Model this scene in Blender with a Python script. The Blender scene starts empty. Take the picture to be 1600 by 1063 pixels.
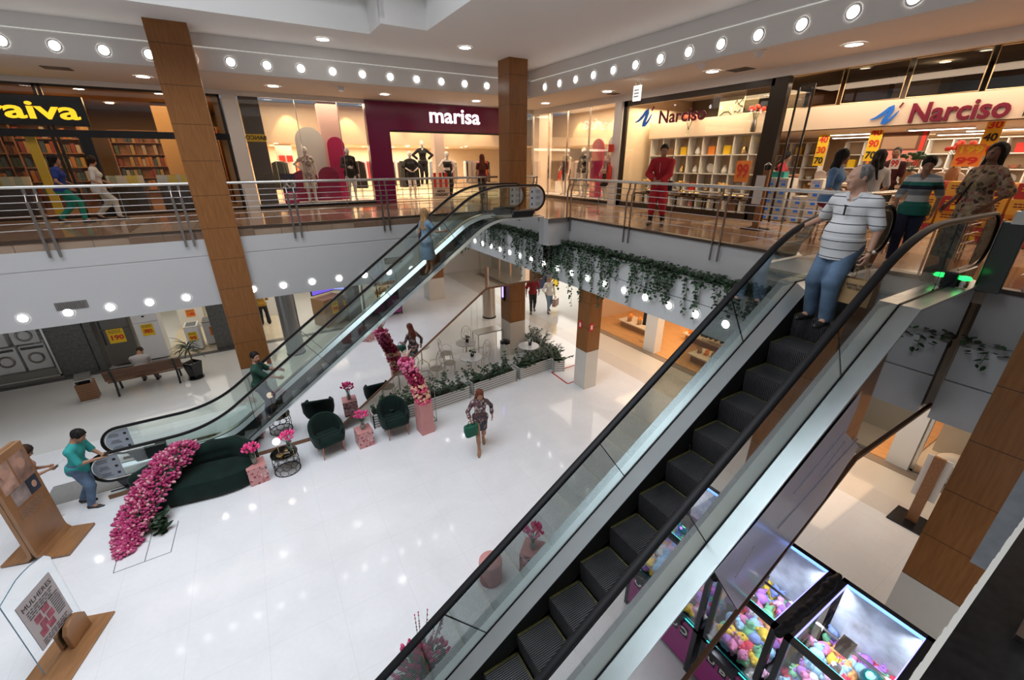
import bpy, bmesh, math, random
import numpy as np
from mathutils import Vector, Matrix
import openvdb
PI = math.pi
sc = bpy.context.scene
col = sc.collection
random.seed(7)
# ---------------- camera, world, exposure, large lights ----------------
CAM_H = 6.3
FPX = 658.58
_yaw, _pit, _rol = map(math.radians, (30.902, 22.991, 0.133))
_f = np.array([math.sin(_yaw)*math.cos(_pit), math.cos(_yaw)*math.cos(_pit), -math.sin(_pit)])
_r = np.array([math.cos(_yaw), -math.sin(_yaw), 0.0])
_d = np.cross(_f, _r)
_r2 = math.cos(_rol)*_r + math.sin(_rol)*_d
_d2 = -math.sin(_rol)*_r + math.cos(_rol)*_d
camd = bpy.data.cameras.new('camera'); cam = bpy.data.objects.new('camera', camd); col.objects.link(cam)
camd.sensor_width = 36; camd.lens = FPX/1600*36; camd.clip_start = .05; camd.clip_end = 200
cam.matrix_world = Matrix(((_r2[0], -_d2[0], -_f[0], 0), (_r2[1], -_d2[1], -_f[1], 0), (_r2[2], -_d2[2], -_f[2], CAM_H), (0, 0, 0, 1)))
sc.camera = cam
sc.view_settings.view_transform = 'Standard'; sc.view_settings.look = 'None'
sc.view_settings.exposure = 0.0; sc.view_settings.gamma = 1; sc.view_settings.use_curve_mapping = False
cy = sc.cycles
cy.max_bounces = 8; cy.diffuse_bounces = 4; cy.glossy_bounces = 4; cy.transmission_bounces = 6; cy.transparent_max_bounces = 24
cy.sample_clamp_indirect = 4.0; cy.caustics_reflective = False; cy.caustics_refractive = False
cy.use_adaptive_sampling = True; cy.adaptive_threshold = 0.02
w = bpy.data.worlds.new('world'); sc.world = w; w.use_nodes = True
w.node_tree.nodes['Background'].inputs[0].default_value = (.80, .86, 1, 1)
w.node_tree.nodes['Background'].inputs[1].default_value = 0.22

def area(name, loc, size, power, colr=(1, 1, 1), rot=(0, 0, 0), sy=None, spread=PI):
    l = bpy.data.lights.new(name, 'AREA'); l.energy = power; l.color = colr; l.size = size; l.spread = spread
    if sy: l.shape = 'RECTANGLE'; l.size_y = sy
    o = bpy.data.objects.new(name, l); o.location = loc; o.rotation_euler = rot; col.objects.link(o); return o
def spot(name, loc, power, colr, ang=80, blend=.6, rot=(0, 0, 0), r=.06):
    l = bpy.data.lights.new(name, 'SPOT'); l.energy = power; l.color = colr; l.spot_size = math.radians(ang); l.spot_blend = blend; l.shadow_soft_size = r
    o = bpy.data.objects.new(name, l); o.location = loc; o.rotation_euler = rot; col.objects.link(o); return o
F = 4.85
WARM = (1, .70, .42); NEUT = (1, .90, .78); COOL = (.90, .95, 1)
area('skylight_daylight', (-2.5, 5.4, 12.3), 10.0, 960, (.86, .92, 1), sy=8.0, spread=2.3)
# ceiling lamps of the shops and corridors
area('bookshop_lamp', (-3, 19.5, 8.1), 5, 260, (1, .66, .34), sy=4)
area('fashion_shop_lamp', (5.5, 21.8, 6.9), 9, 620, (1, .80, .60), sy=4.5)
area('fashion_front_lamp', (5.5, 18.0, 8.2), 9, 230, (1, .76, .52), sy=1.4)
area('fashion_corner_front_lamp', (12.2, 14.5, 8.2), 1.6, 130, (1, .76, .52), sy=4.5)
area('fashion_corner_lamp', (16, 14.8, 6.9), 4, 420, (1, .78, .56), sy=5)
area('homeware_window_lamp', (12.6, 9.2, 7.95), 2, 300, (1, .74, .45), sy=4.6)
area('homeware_lamp', (17, 2.5, 6.9), 8, 520, (1, .80, .58), sy=9)
area('homeware_front_lamp', (11.9, 2, 7.95), 1.0, 170, (1, .74, .52), sy=9)
area('appliance_lamp', (-3.2, 20, 2.95), 7, 110, (1, .93, .80), sy=4)
area('kiosk_lamp', (1.0, 20, 2.95), 3.0, 85, (1, .93, .84), sy=4)
area('gift_shop_lamp', (5.5, 20, 2.95), 3.6, 60, (1, .85, .65), sy=4)
area('clothes_shop_lamp', (13.2, 7.0, 2.95), 3.2, 300, (1, .68, .40), sy=8)
area('passage_lamp', (13, 17.5, 2.95), 6, 300, (1, .97, .92), sy=6)
area('gallery_lamp', (1.0, 15, 8.2), 14, 50, (1, .86, .72), sy=1.2)
area('gallery_side_lamp', (9.9, 6, 8.2), 1.2, 50, (1, .86, .72), sy=13)
area('lower_gallery_lamp', (1, 15.2, 2.98), 13, 70, (1, .93, .85), sy=1.5)
area('lower_side_lamp', (9.6, 6, 2.98), 1.4, 100, (1, .90, .78), sy=12)
area('near_gallery_lamp', (5.5, -1.6, 4.4), 6, 60, (1, .95, .9), sy=2)

# ---------------- projection helpers ----------------
_M = np.array([_r2, _d2, _f])
def ray(x, y): return _M.T @ np.array([x-800, y-531.5, FPX])
def pz(x, y, z=0.0):
    d = ray(x, y); t = (z-CAM_H)/d[2]; return Vector((d[0]*t, d[1]*t, z))
def py_(x, y, Y):
    d = ray(x, y); t = Y/d[1]; return Vector((d[0]*t, Y, CAM_H+d[2]*t))
def px_(x, y, X):
    d = ray(x, y); t = X/d[0]; return Vector((X, d[1]*t, CAM_H+d[2]*t))

# ---------------- materials ----------------
_mats = {}
def lin(c):
    if isinstance(c, str):
        c = [int(c[i:i+2], 16)/255 for i in (0, 2, 4)]
        c = [x/12.92 if x <= .04045 else ((x+.055)/1.055)**2.4 for x in c]
    return (c[0], c[1], c[2], 1)
def mat(name, c, rough=.5, metal=0, emit=0, var=0, scale=6, spec=.5, bump=0, bscale=40, alpha=None, stretch=None):
    if name in _mats: return _mats[name]
    m = bpy.data.materials.new(name); m.use_nodes = True; nt = m.node_tree; b = nt.nodes['Principled BSDF']
    c = lin(c)
    b.inputs['Base Color'].default_value = c; b.inputs['Roughness'].default_value = rough; b.inputs['Metallic'].default_value = metal
    b.inputs['Specular IOR Level'].default_value = spec
    if emit: b.inputs['Emission Color'].default_value = c; b.inputs['Emission Strength'].default_value = emit
    tc = None
    if var or bump:
        tc = nt.nodes.new('ShaderNodeTexCoord'); mp = nt.nodes.new('ShaderNodeMapping'); nt.links.new(tc.outputs['Object'], mp.inputs[0])
        if stretch: mp.inputs['Scale'].default_value = stretch
    if var:
        n = nt.nodes.new('ShaderNodeTexNoise'); n.inputs['Scale'].default_value = scale; n.inputs['Detail'].default_value = 4
        nt.links.new(mp.outputs[0], n.inputs['Vector'])
        r = nt.nodes.new('ShaderNodeValToRGB'); r.color_ramp.elements[0].position = .3; r.color_ramp.elements[1].position = .7
        r.color_ramp.elements[0].color = tuple(max(0, x*(1-var)) for x in c[:3])+(1,)
        r.color_ramp.elements[1].color = tuple(min(1, x*(1+var)) for x in c[:3])+(1,)
        nt.links.new(n.outputs['Fac'], r.inputs[0]); nt.links.new(r.outputs[0], b.inputs['Base Color'])
    if bump:
        n2 = nt.nodes.new('ShaderNodeTexNoise'); n2.inputs['Scale'].default_value = bscale
        nt.links.new(mp.outputs[0], n2.inputs['Vector'])
        bp = nt.nodes.new('ShaderNodeBump'); bp.inputs['Strength'].default_value = bump; bp.inputs['Distance'].default_value = .01
        nt.links.new(n2.outputs['Fac'], bp.inputs['Height']); nt.links.new(bp.outputs[0], b.inputs['Normal'])
    _mats[name] = m; return m
def glass(name, tint=(.93, .97, .95), refl=.12, rough=.01):
    if name in _mats: return _mats[name]
    m = bpy.data.materials.new(name); m.use_nodes = True; nt = m.node_tree; nt.nodes.clear()
    o = nt.nodes.new('ShaderNodeOutputMaterial'); mx = nt.nodes.new('ShaderNodeMixShader'); t = nt.nodes.new('ShaderNodeBsdfTransparent'); g = nt.nodes.new('ShaderNodeBsdfGlossy')
    t.inputs[0].default_value = (*tint, 1); g.inputs['Roughness'].default_value = rough; g.inputs[0].default_value = (1, 1, 1, 1)
    lw = nt.nodes.new('ShaderNodeLayerWeight'); lw.inputs[0].default_value = .25
    mr = nt.nodes.new('ShaderNodeMapRange'); mr.inputs['To Min'].default_value = refl*.35; mr.inputs['To Max'].default_value = min(1, refl*4)
    nt.links.new(lw.outputs['Fresnel'], mr.inputs['Value']); nt.links.new(mr.outputs[0], mx.inputs[0])
    nt.links.new(t.outputs[0], mx.inputs[1]); nt.links.new(g.outputs[0], mx.inputs[2]); nt.links.new(mx.outputs[0], o.inputs[0])
    _mats[name] = m; return m
class NT:
    """small node-graph helper for patterned materials"""
    def __init__(s, name, rough=.5, metal=0, spec=.5, coord='Object'):
        s.m = bpy.data.materials.new(name); s.m.use_nodes = True; s.t = s.m.node_tree; s.b = s.t.nodes['Principled BSDF']
        s.b.inputs['Roughness'].default_value = rough; s.b.inputs['Metallic'].default_value = metal; s.b.inputs['Specular IOR Level'].default_value = spec
        s.tc = s.t.nodes.new('ShaderNodeTexCoord'); s.sep = s.t.nodes.new('ShaderNodeSeparateXYZ'); s.co = s.tc.outputs[coord]
        s.t.links.new(s.co, s.sep.inputs[0]); s.X, s.Y, s.Z = s.sep.outputs; _mats[name] = s.m
    def put(s, val, sock):
        if hasattr(val, 'links') or isinstance(val, bpy.types.NodeSocket): s.t.links.new(val, sock)
        else: sock.default_value = val
    def math(s, op, a, b=0.0, c=0.0):
        n = s.t.nodes.new('ShaderNodeMath'); n.operation = op; s.put(a, n.inputs[0]); s.put(b, n.inputs[1]); s.put(c, n.inputs[2]); return n.outputs[0]
    def distort(s, scale, amt):
        nz = s.t.nodes.new('ShaderNodeTexNoise'); nz.inputs['Scale'].default_value = scale; s.t.links.new(s.co, nz.inputs['Vector'])
        va = s.t.nodes.new('ShaderNodeVectorMath'); va.operation = 'MULTIPLY_ADD'; s.t.links.new(nz.outputs['Color'], va.inputs[0]); va.inputs[1].default_value = (amt,)*3; s.t.links.new(s.co, va.inputs[2]); s.co = va.outputs[0]
    def line(s, v, period, width, off=0.0):      # 1 on thin lines
        q = s.math('FRACT', s.math('DIVIDE', s.math('ADD', v, off), period)); return s.math('LESS_THAN', q, width/period)
    def noise(s, scale, detail=3, stretch=None, dist=0):
        n = s.t.nodes.new('ShaderNodeTexNoise'); n.inputs['Scale'].default_value = scale; n.inputs['Detail'].default_value = detail; n.inputs['Distortion'].default_value = dist
        if stretch:
            mp = s.t.nodes.new('ShaderNodeMapping'); mp.inputs['Scale'].default_value = stretch; s.t.links.new(s.co, mp.inputs[0]); s.t.links.new(mp.outputs[0], n.inputs['Vector'])
        else: s.t.links.new(s.co, n.inputs['Vector'])
        return n.outputs['Fac']
    def voro(s, scale, out='Distance', feat='F1'):
        n = s.t.nodes.new('ShaderNodeTexVoronoi'); n.inputs['Scale'].default_value = scale; n.feature = feat; s.t.links.new(s.co, n.inputs['Vector']); return n.outputs[out]
    def ramp(s, v, stops, const=False):
        n = s.t.nodes.new('ShaderNodeValToRGB'); cr = n.color_ramp
        if const: cr.interpolation = 'CONSTANT'
        while len(cr.elements) < len(stops): cr.elements.new(.5)
        for e, (p, c) in zip(cr.elements, stops): e.position = p; e.color = lin(c)
        s.put(v, n.inputs[0]); return n.outputs[0]
    def mix(s, f, a, b):
        n = s.t.nodes.new('ShaderNodeMix'); n.data_type = 'RGBA'; s.put(f, n.inputs[0])
        s.put(lin(a) if not isinstance(a, bpy.types.NodeSocket) else a, n.inputs[6]); s.put(lin(b) if not isinstance(b, bpy.types.NodeSocket) else b, n.inputs[7]); return n.outputs[2]
    def color(s, c): s.put(c, s.b.inputs['Base Color']); return s.m
    def bump(s, v, st=.5, d=.01):
        n = s.t.nodes.new('ShaderNodeBump'); n.inputs['Strength'].default_value = st; n.inputs['Distance'].default_value = d; s.put(v, n.inputs['Height']); s.t.links.new(n.outputs[0], s.b.inputs['Normal'])

# ---------------- mesh builder ----------------
class MB:
    def __init__(s): s.v = []; s.f = []; s.mi = []
    def add(s, vs, fs, mi=0):
        o = len(s.v); s.v += [tuple(v) for v in vs]; s.f += [tuple(i+o for i in f) for f in fs]; s.mi += [mi]*len(fs); return s
    def box(s, c, d, rz=0, mi=0, M=None):
        vs = []
        for z in (-.5, .5):
            for x, y in ((-.5, -.5), (.5, -.5), (.5, .5), (-.5, .5)):
                v = Vector((x*d[0], y*d[1], z*d[2]))
                if M is not None: v = M @ v
                elif rz: v = Matrix.Rotation(rz, 3, 'Z') @ v
                vs.append(Vector(c)+v)
        return s.add(vs, [(3, 2, 1, 0), (4, 5, 6, 7), (0, 1, 5, 4), (1, 2, 6, 5), (2, 3, 7, 6), (3, 0, 4, 7)], mi)
    def bb(s, x0, x1, y0, y1, z0, z1, mi=0): return s.box(((x0+x1)/2, (y0+y1)/2, (z0+z1)/2), (x1-x0, y1-y0, z1-z0), mi=mi)
    def bar(s, a, b, wd, ht, mi=0):                      # rectangular bar between two points
        a, b = Vector(a), Vector(b); d = b-a; L = d.length; M = d.to_track_quat('X', 'Z').to_matrix()
        return s.box((a+b)/2, (L, wd, ht), M=M, mi=mi)
    def tube(s, pts, r, n=8, mi=0, close=False, caps=True):
        pts = [Vector(p) for p in pts]; N = len(pts); rr = r if isinstance(r, (list, tuple)) else [r]*N
        rings = []; up = None
        for i, p in enumerate(pts):
            t = (pts[(i+1) % N if close else min(i+1, N-1)]-pts[(i-1) % N if close else max(i-1, 0)])
            if t.length < 1e-9: t = Vector((0, 0, 1))
            t.normalize()
            if up is None: up = t.orthogonal().normalized()
            up = (up-t*up.dot(t))
            if up.length < 1e-6: up = t.orthogonal()
            up.normalize(); sd = t.cross(up)
            rings.append([p+rr[i]*(math.cos(2*PI*k/n)*up+math.sin(2*PI*k/n)*sd) for k in range(n)])
        vs = [v for R in rings for v in R]; fs = []
        for i in range(N if close else N-1):
            j = (i+1) % N
            for k in range(n): fs.append((i*n+k, i*n+(k+1) % n, j*n+(k+1) % n, j*n+k))
        if caps and not close: fs += [tuple(range(n-1, -1, -1)), tuple((N-1)*n+k for k in range(n))]
        return s.add(vs, fs, mi)
    def lathe(s, prof, c=(0, 0, 0), n=24, mi=0, sx=1, sy=1, power=2):
        vs = []; fs = []
        for (r, z) in prof:
            for k in range(n):
                a = 2*PI*k/n; ca, sa = math.cos(a), math.sin(a)
                q = (abs(ca)**power+abs(sa)**power)**(-1/power)
                vs.append((c[0]+r*sx*q*ca, c[1]+r*sy*q*sa, c[2]+z))
        for i in range(len(prof)-1):
            for k in range(n): fs.append((i*n+k, i*n+(k+1) % n, (i+1)*n+(k+1) % n, (i+1)*n+k))
        if prof[0][0] > 1e-6: fs.append(tuple(range(n-1, -1, -1)))
        if prof[-1][0] > 1e-6: fs.append(tuple((len(prof)-1)*n+k for k in range(n)))
        return s.add(vs, fs, mi)
    def ell(s, c, r, n=10, m=7, mi=0, M=None):
        vs = []; fs = []
        for i in range(m+1):
            t = PI*i/m
            for k in range(n):
                a = 2*PI*k/n; v = Vector((r[0]*math.sin(t)*math.cos(a), r[1]*math.sin(t)*math.sin(a), r[2]*math.cos(t)))
                if M is not None: v = M @ v
                vs.append(Vector(c)+v)
        for i in range(m):
            for k in range(n): fs.append(((i+1)*n+k, (i+1)*n+(k+1) % n, i*n+(k+1) % n, i*n+k))
        return s.add(vs, fs, mi)
    def prism(s, poly, a, b, axis='z', mi=0):             # poly in the other two axes, extruded from a to b
        def mk(u, v, t): return {'z': (u, v, t), 'y': (u, t, v), 'x': (t, u, v)}[axis]
        n = len(poly); vs = [mk(u, v, a) for u, v in poly]+[mk(u, v, b) for u, v in poly]
        fs = [tuple(range(n-1, -1, -1)), tuple(range(n, 2*n))]+[(i, (i+1) % n, n+(i+1) % n, n+i) for i in range(n)]
        return s.add(vs, fs, mi)
    def band(s, top, bot, y0, y1, mi=0):                  # closed strip between two (x,z) polylines, thick in y
        n = len(top); vs = []
        for y in (y0, y1):
            vs += [(x, y, z) for x, z in top]+[(x, y, z) for x, z in bot]
        fs = []
        for i in range(n-1):
            fs += [(i, i+1, n+i+1, n+i), (2*n+i+1, 2*n+i, 3*n+i, 3*n+i+1), (i+1, i, 2*n+i, 2*n+i+1), (n+i, n+i+1, 3*n+i+1, 3*n+i)]
        fs += [(0, n, 3*n, 2*n), (n-1, 3*n-1, 4*n-1, 2*n-1)]
        return s.add(vs, fs, mi)
    def quad(s, a, b, c, d, mi=0): return s.add([a, b, c, d], [(0, 1, 2, 3)], mi)
    def mesh(s, name, mats, smooth=False):
        me = bpy.data.meshes.new(name); me.from_pydata(s.v, [], s.f)
        for m in (mats if isinstance(mats, (list, tuple)) else [mats]): me.materials.append(m)
        if any(s.mi): me.polygons.foreach_set('material_index', s.mi)
        if smooth:
            me.polygons.foreach_set('use_smooth', [True]*len(me.polygons)); me.set_sharp_from_angle(angle=math.radians(38))
        me.update(); return me
    def build(s, name, mats, parent=None, loc=(0, 0, 0), rz=0, smooth=False, bevel=0):
        o = bpy.data.objects.new(name, s.mesh(name, mats, smooth)); col.objects.link(o); o.location = loc; o.rotation_euler = (0, 0, rz)
        if parent is not None: o.parent = parent
        if bevel:
            bv = o.modifiers.new('b', 'BEVEL'); bv.width = bevel; bv.segments = 2; bv.limit_method = 'ANGLE'
        return o
def tag(o, label=None, cat=None, group=None, kind=None):
    if label: o['label'] = label
    if cat: o['category'] = cat
    if group: o['group'] = group
    if kind: o['kind'] = kind
    return o
def thing(name, label, cat, loc=(0, 0, 0), rz=0, group=None):
    o = bpy.data.objects.new(name, None); col.objects.link(o); o.location = loc; o.rotation_euler = (0, 0, rz); o.empty_display_size = .1
    return tag(o, label, cat, group)
def copy_tree(o, parent=None):
    c = o.copy(); col.objects.link(c)
    if parent is not None: c.parent = parent
    for ch in list(o.children): copy_tree(ch, c)
    return c
def dup(o, loc, rz=0, label=None, group=None, scale=None):
    c = copy_tree(o); c.location = loc; c.rotation_euler = (0, 0, rz)
    if scale: c.scale = scale
    if label: c['label'] = label
    if group: c['group'] = group
    return c
ORD = ['first', 'second', 'third', 'fourth', 'fifth', 'sixth', 'seventh', 'eighth', 'ninth', 'tenth', 'eleventh', 'twelfth', 'thirteenth', 'fourteenth', 'fifteenth', 'sixteenth', 'seventeenth', 'eighteenth', 'nineteenth', 'twentieth', '21st', '22nd', '23rd', '24th', '25th', '26th', '27th', '28th', '29th', '30th']
def struct(name, mb, m, **k): return tag(mb.build(name, m, **k), kind='structure')
def text_mesh(s, size, ext=.01, bold=.0, align='CENTER', shear=0, space=1.0):
    cu = bpy.data.curves.new('t', 'FONT'); cu.body = s; cu.size = size; cu.extrude = ext; cu.offset = bold*size; cu.align_x = align; cu.align_y = 'CENTER'; cu.shear = shear
    cu.space_character = space; cu.resolution_u = 3
    o = bpy.data.objects.new('t', cu); col.objects.link(o); dg = bpy.context.evaluated_depsgraph_get()
    me = bpy.data.meshes.new_from_object(o.evaluated_get(dg)); bpy.data.objects.remove(o); bpy.data.curves.remove(cu); return me
def text(s, size, m, parent, loc, facing=(0, -1, 0), ext=.01, bold=.0, align='CENTER', name='letters', shear=0, space=1.0, up=(0, 0, 1), width=None, flip=False):
    me = text_mesh(s, size, ext, bold, align, shear, space); me.materials.clear(); me.materials.append(m)
    if width and len(me.vertices):
        xs = [v.co.x for v in me.vertices]; k = width/(max(xs)-min(xs)); me.transform(Matrix.Diagonal((k, 1, 1, 1)))
    n = Vector(facing).normalized(); u = Vector(up).normalized(); r = u.cross(n)
    if flip: r = -r
    M = Matrix(((r.x, u.x, n.x, loc[0]), (r.y, u.y, n.y, loc[1]), (r.z, u.z, n.z, loc[2]), (0, 0, 0, 1)))
    me.transform(M); o = bpy.data.objects.new(name, me); col.objects.link(o)
    if parent is not None: o.parent = parent
    return o
def scribble(mb, c, w, h, u, v, rows=5, mi=0, fill=.8, t=.004, n=(0, 0, 0)):   # rows of small bars like printed lines
    c, u, v = Vector(c), Vector(u), Vector(v)
    for r in range(rows):
        y = h*(.5-(r+.5)/rows); x = -w/2
        while x < w/2*fill:
            L = random.uniform(.06, .2)*w; L = min(L, w/2-x)
            a = c+u*x+v*(y-h/rows*.22); b = c+u*(x+L)+v*(y-h/rows*.22); d = v*(h/rows*.42)
            mb.quad(a, b, b+d, a+d, mi); x += L+.03*w
# ---------------- shared materials ----------------
M_wall = mat('white_plaster', (.74, .73, .71), .6, var=.02, scale=.6)
M_face = mat('white_panel', (.53, .52, .515), .32, var=.025, scale=.5)
M_ceil = mat('ceiling_plaster', (.78, .76, .73), .8, var=.02, scale=.4)
M_corr = mat('gallery_ceiling', (.80, .77, .74), .8)
M_steel = mat('brushed_steel', (.62, .61, .59), .24, 1)
M_steel_d = mat('dark_steel', (.30, .27, .25), .3, 1)
M_alu = mat('satin_aluminium', (.66, .71, .73), .30, .8, var=.05, scale=3)
M_mirror = mat('polished_panel', (.82, .82, .82), .025, 1)
M_black = mat('black_rubber', (.006, .006, .007), .5, spec=.22)
M_blk = mat('black_gloss', (.01, .01, .012), .2)
M_lamp = mat('lamp_glow', (1, .97, .93), .5, emit=14)
M_lampw = mat('lamp_glow_warm', (1, .84, .62), .5, emit=18)
M_ring = mat('lamp_ring', (.8, .8, .8), .4)
M_glass = glass('clear_glass')
M_gal = glass('balustrade_glass', (.90, .955, .935), .16)
M_wdark = mat('dark_wood', (.045, .026, .016), .4, var=.3, scale=3, stretch=(1, 1, 8))
M_wood = mat('warm_wood', (.30, .135, .055), .4, var=.25, scale=4, stretch=(1, 8, 8))
M_brass = mat('brass', (.55, .38, .18), .25, 1)
M_copper = mat('rose_copper', (.42, .17, .11), .3, .8)
M_vel = mat('green_velvet', (.0015, .013, .009), .8, var=.35, scale=5, bump=.2, bscale=120, spec=.2)
M_vel.node_tree.nodes['Principled BSDF'].inputs['Sheen Weight'].default_value = .10
M_white = mat('white_paint', (.8, .79, .77), .4)
M_plastic = mat('white_plastic', (.76, .77, .80), .35)
M_yel = mat('yellow_card', (.86, .56, .02), .5)
M_red = mat('red_card', (.62, .03, .02), .5)
M_orange = mat('orange_card', (.85, .27, .04), .5)
M_ink = mat('black_ink', (.02, .02, .02), .6)
M_pink = mat('dusty_pink', (.56, .25, .235), .55, var=.06, scale=4)
M_leaf = mat('leaf_green', (.030, .075, .026), .5, var=.55, scale=9)
M_leafd = mat('leaf_dark', (.018, .042, .02), .5, var=.5, scale=9)
M_soil = mat('soil', (.03, .02, .015), .9)
n = NT('terrazzo_pink', .35); n.distort(6, .06); v = n.voro(17); vc = n.voro(17, 'Color')
sepc = n.t.nodes.new('ShaderNodeSeparateColor'); n.t.links.new(vc, sepc.inputs[0])
chip = n.ramp(sepc.outputs[0], [(0, (.30, .03, .06)), (.25, (.05, .015, .02)), (.4, (.72, .52, .5)), (.6, (.42, .10, .12)), (.8, (.55, .26, .25))], True)
M_terr = n.color(n.mix(n.math('LESS_THAN', v, .47), (.56, .27, .26), chip))
def col_mat(name, off):
    n = NT(name, .35, spec=.25); g = n.noise(3, 5, (9, 9, .8))
    base = n.ramp(g, [(.3, (.215, .085, .026)), (.7, (.280, .118, .038))])
    L = n.line(n.Z, .728, .012, off); cm = n.mix(L, base, (.09, .04, .018)); return n.color(cm)
M_col = col_mat('brown_laminate', .728-1.22+.002)
M_colb = mat('cream_cladding', (.62, .58, .52), .25, var=.04, scale=2)
# floors
def floor_mat(name, a, b, joint, px, py, rough=.07, jw=.006, extra=None):
    n = NT(name, rough, spec=.5); g = n.noise(.9, 6, dist=1.2); g2 = n.noise(14, 3)
    base = n.ramp(n.math('ADD', n.math('MULTIPLY', g, .7), n.math('MULTIPLY', g2, .3)), [(.35, a), (.65, b)])
    if extra: base = extra(n, base)
    L = n.math('MAXIMUM', n.line(n.X, px, jw), n.line(n.Y, py, jw)); c = n.mix(L, base, joint)
    n.put(n.math('ADD', n.math('MULTIPLY', g2, .05), rough), n.b.inputs['Roughness']); return n.color(c)
def ex(n, base):
    # cream border bands of the side aisle and the far aisle
    a = n.math('GREATER_THAN', n.X, 10.0); b = n.math('GREATER_THAN', n.Y, 12.6); m1 = n.math('MAXIMUM', a, b)
    b1 = n.math('MULTIPLY', n.math('GREATER_THAN', n.X, 9.35), n.math('LESS_THAN', n.X, 10.0))
    c = n.mix(n.math('MULTIPLY', a, .75), base, (.66, .60, .50)); c = n.mix(n.math('MULTIPLY', b, .8), c, (.62, .61, .585)); return n.mix(n.math('MULTIPLY', b1, .5), c, (.52, .42, .32))
M_floor = floor_mat('white_marble_tiles', (.74, .74, .75), (.80, .80, .81), (.63, .63, .63), 1.0, 1.0, .05, .004, ex)
def ex2(n, base):
    k = n.t.nodes.new('ShaderNodeTexChecker'); k.inputs['Scale'].default_value = .42; n.t.links.new(n.co, k.inputs[0])
    q = n.voro(.55, 'Color'); s = n.t.nodes.new('ShaderNodeSeparateColor'); n.t.links.new(q, s.inputs[0])
    return n.mix(n.math('MULTIPLY', k.outputs['Fac'], .75), base, (.20, .105, .06))
M_floor2 = floor_mat('gallery_granite', (.36, .25, .17), (.50, .36, .26), (.10, .07, .05), .6, .6, .09, .012, ex2)
M_floor3 = floor_mat('shop_floor_cream', (.68, .58, .42), (.76, .66, .48), (.5, .42, .3), .6, .6, .15)
M_floor4 = mat('orange_wood_floor', (.60, .33, .14), .35, var=.15, scale=2, stretch=(8, 1, 1))
M_granite = mat('grey_granite', (.10, .10, .098), .3, var=.3, scale=12)
M_granblk = mat('black_granite', (.008, .008, .008), .35, var=.5, scale=30, spec=.2)
# ---------------- structure ----------------
XL = -14
struct('floor', MB().quad((XL, -4, 0), (24, -4, 0), (24, 26, 0), (XL, 26, 0)), M_floor)
YE, XE = 12.4, 7.7        # edges of the upper gallery
g = MB(); g.bb(XL, 24, YE, 17.0, 4.62, F); struct('floor.001', g, M_floor2)
g = MB(); g.bb(XE, 24, 3.2, YE, 4.62, F); g.bb(XE, 24, -3, 3.2, 4.62, F); struct('floor.002', g, M_floor2)
g = MB(); g.bb(XL, 24, 17.0, 26, 4.62, F+.02); struct('floor.003', g, M_floor3)
g = MB(); g.bb(.2, XE+.2, -3, .03, 4.62, F); struct('floor.004', g, M_granblk)
g = MB()
for i in range(250):
    x = .2+i*.03; g.bb(x, x+.03, .03, .045+random.uniform(0, .003), F-.03, F+.002)
struct('trim_1', g, mat('chipped_edge', (.62, .60, .55), .8))
g = MB(); g.bb(1.2, XE, -.12, .0, 3.0, 4.62); struct('wall_near', g, M_face)
# left gallery face (runs along X)
g = MB(); g.bb(XL, XE+.15, YE, YE+.15, 4.24, 4.80); g.bb(XL, XE+.15, YE+.012, YE+.16, 4.20, 4.24); g.bb(XL, XE+.15, YE, YE+.15, 3.02, 4.20)
struct('wall_left', g, M_face)
g = MB(); g.bb(XL, 7.6, YE-.02, YE+.1, 4.80, F+.005); struct('trim_2', g, M_wdark)
g = MB(); g.bb(XL, 24, YE+.1, 26, 3.02, 3.06); g.bb(XE+.1, 24, -3, YE+.1, 3.02, 3.06); struct('ceiling', g, M_ceil)
# right gallery face (runs along Y)
g = MB(); g.bb(XE, XE+.12, 2.75, YE, 4.10, 4.80); g.bb(XE-.02, XE+.12, -3, 1.30, 4.10, 4.80)
g.bb(XE-.22, XE-.12, 2.75, 20, 3.02, 4.10) if False else None
g.bb(XE-.15, XE-.08, -3, 1.30, 3.0, 4.13)
struct('wall_right', g, M_face)
g = MB(); g.bb(XE-.04, XE+.1, 2.75, 9.75, 4.80, F+.005); g.bb(XE-.04, XE+.1, -3, 1.3, 4.80, F+.005); struct('trim_3', g, M_wdark)
# platform of the far escalator landing and corner closing
g = MB(); g.bb(6.95, XE+.02, 9.66, YE+.05, 4.12, F-.02); struct('wall_corner', g, M_face)
g = MB(); g.bb(6.95, XE+.02, 9.66, YE, F-.02, F+.004); struct('floor.005', g, M_floor2)
g = MB(); g.bb(6.93, XE+.03, 9.62, 9.66, 4.74, F+.01); struct('trim_4', g, M_steel_d)
# landing slab of near escalator
g = MB(); g.bb(6.9, XE+.1, 1.36, 2.76, 3.35, F-.005); struct('wall_landing', g, M_face)
# upper ceilings
ZC = 8.9
g = MB(); g.bb(XL, 24, 13.2, 16.95, 8.28, 8.34); g.bb(8.6, 24, -6, 13.2, 8.28, 8.34); struct('ceiling.001', g, M_corr)
g = MB(); g.bb(XL, 8.5, 13.1, 13.25, 8.20, 8.60); g.bb(XL, 8.5, 13.115, 13.25, 8.60, 8.66); g.bb(XL, 8.5, 13.05, 13.25, 8.66, 8.90); struct('trim_5', g, M_ceil)
g = MB(); g.bb(8.5, 8.65, -6, 13.25, 8.17, 8.58); g.bb(8.515, 8.65, -6, 13.25, 8.58, 8.64); g.bb(8.45, 8.65, -6, 13.25, 8.64, 8.90); struct('trim_6', g, M_ceil)
g = MB()   # cove line edge, given a weak glow to imitate its shine
g.bb(XL, 8.44, 13.09, 13.10, 8.645, 8.656); g.bb(8.49, 8.50, -6, 13.0, 8.625, 8.636)
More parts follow.
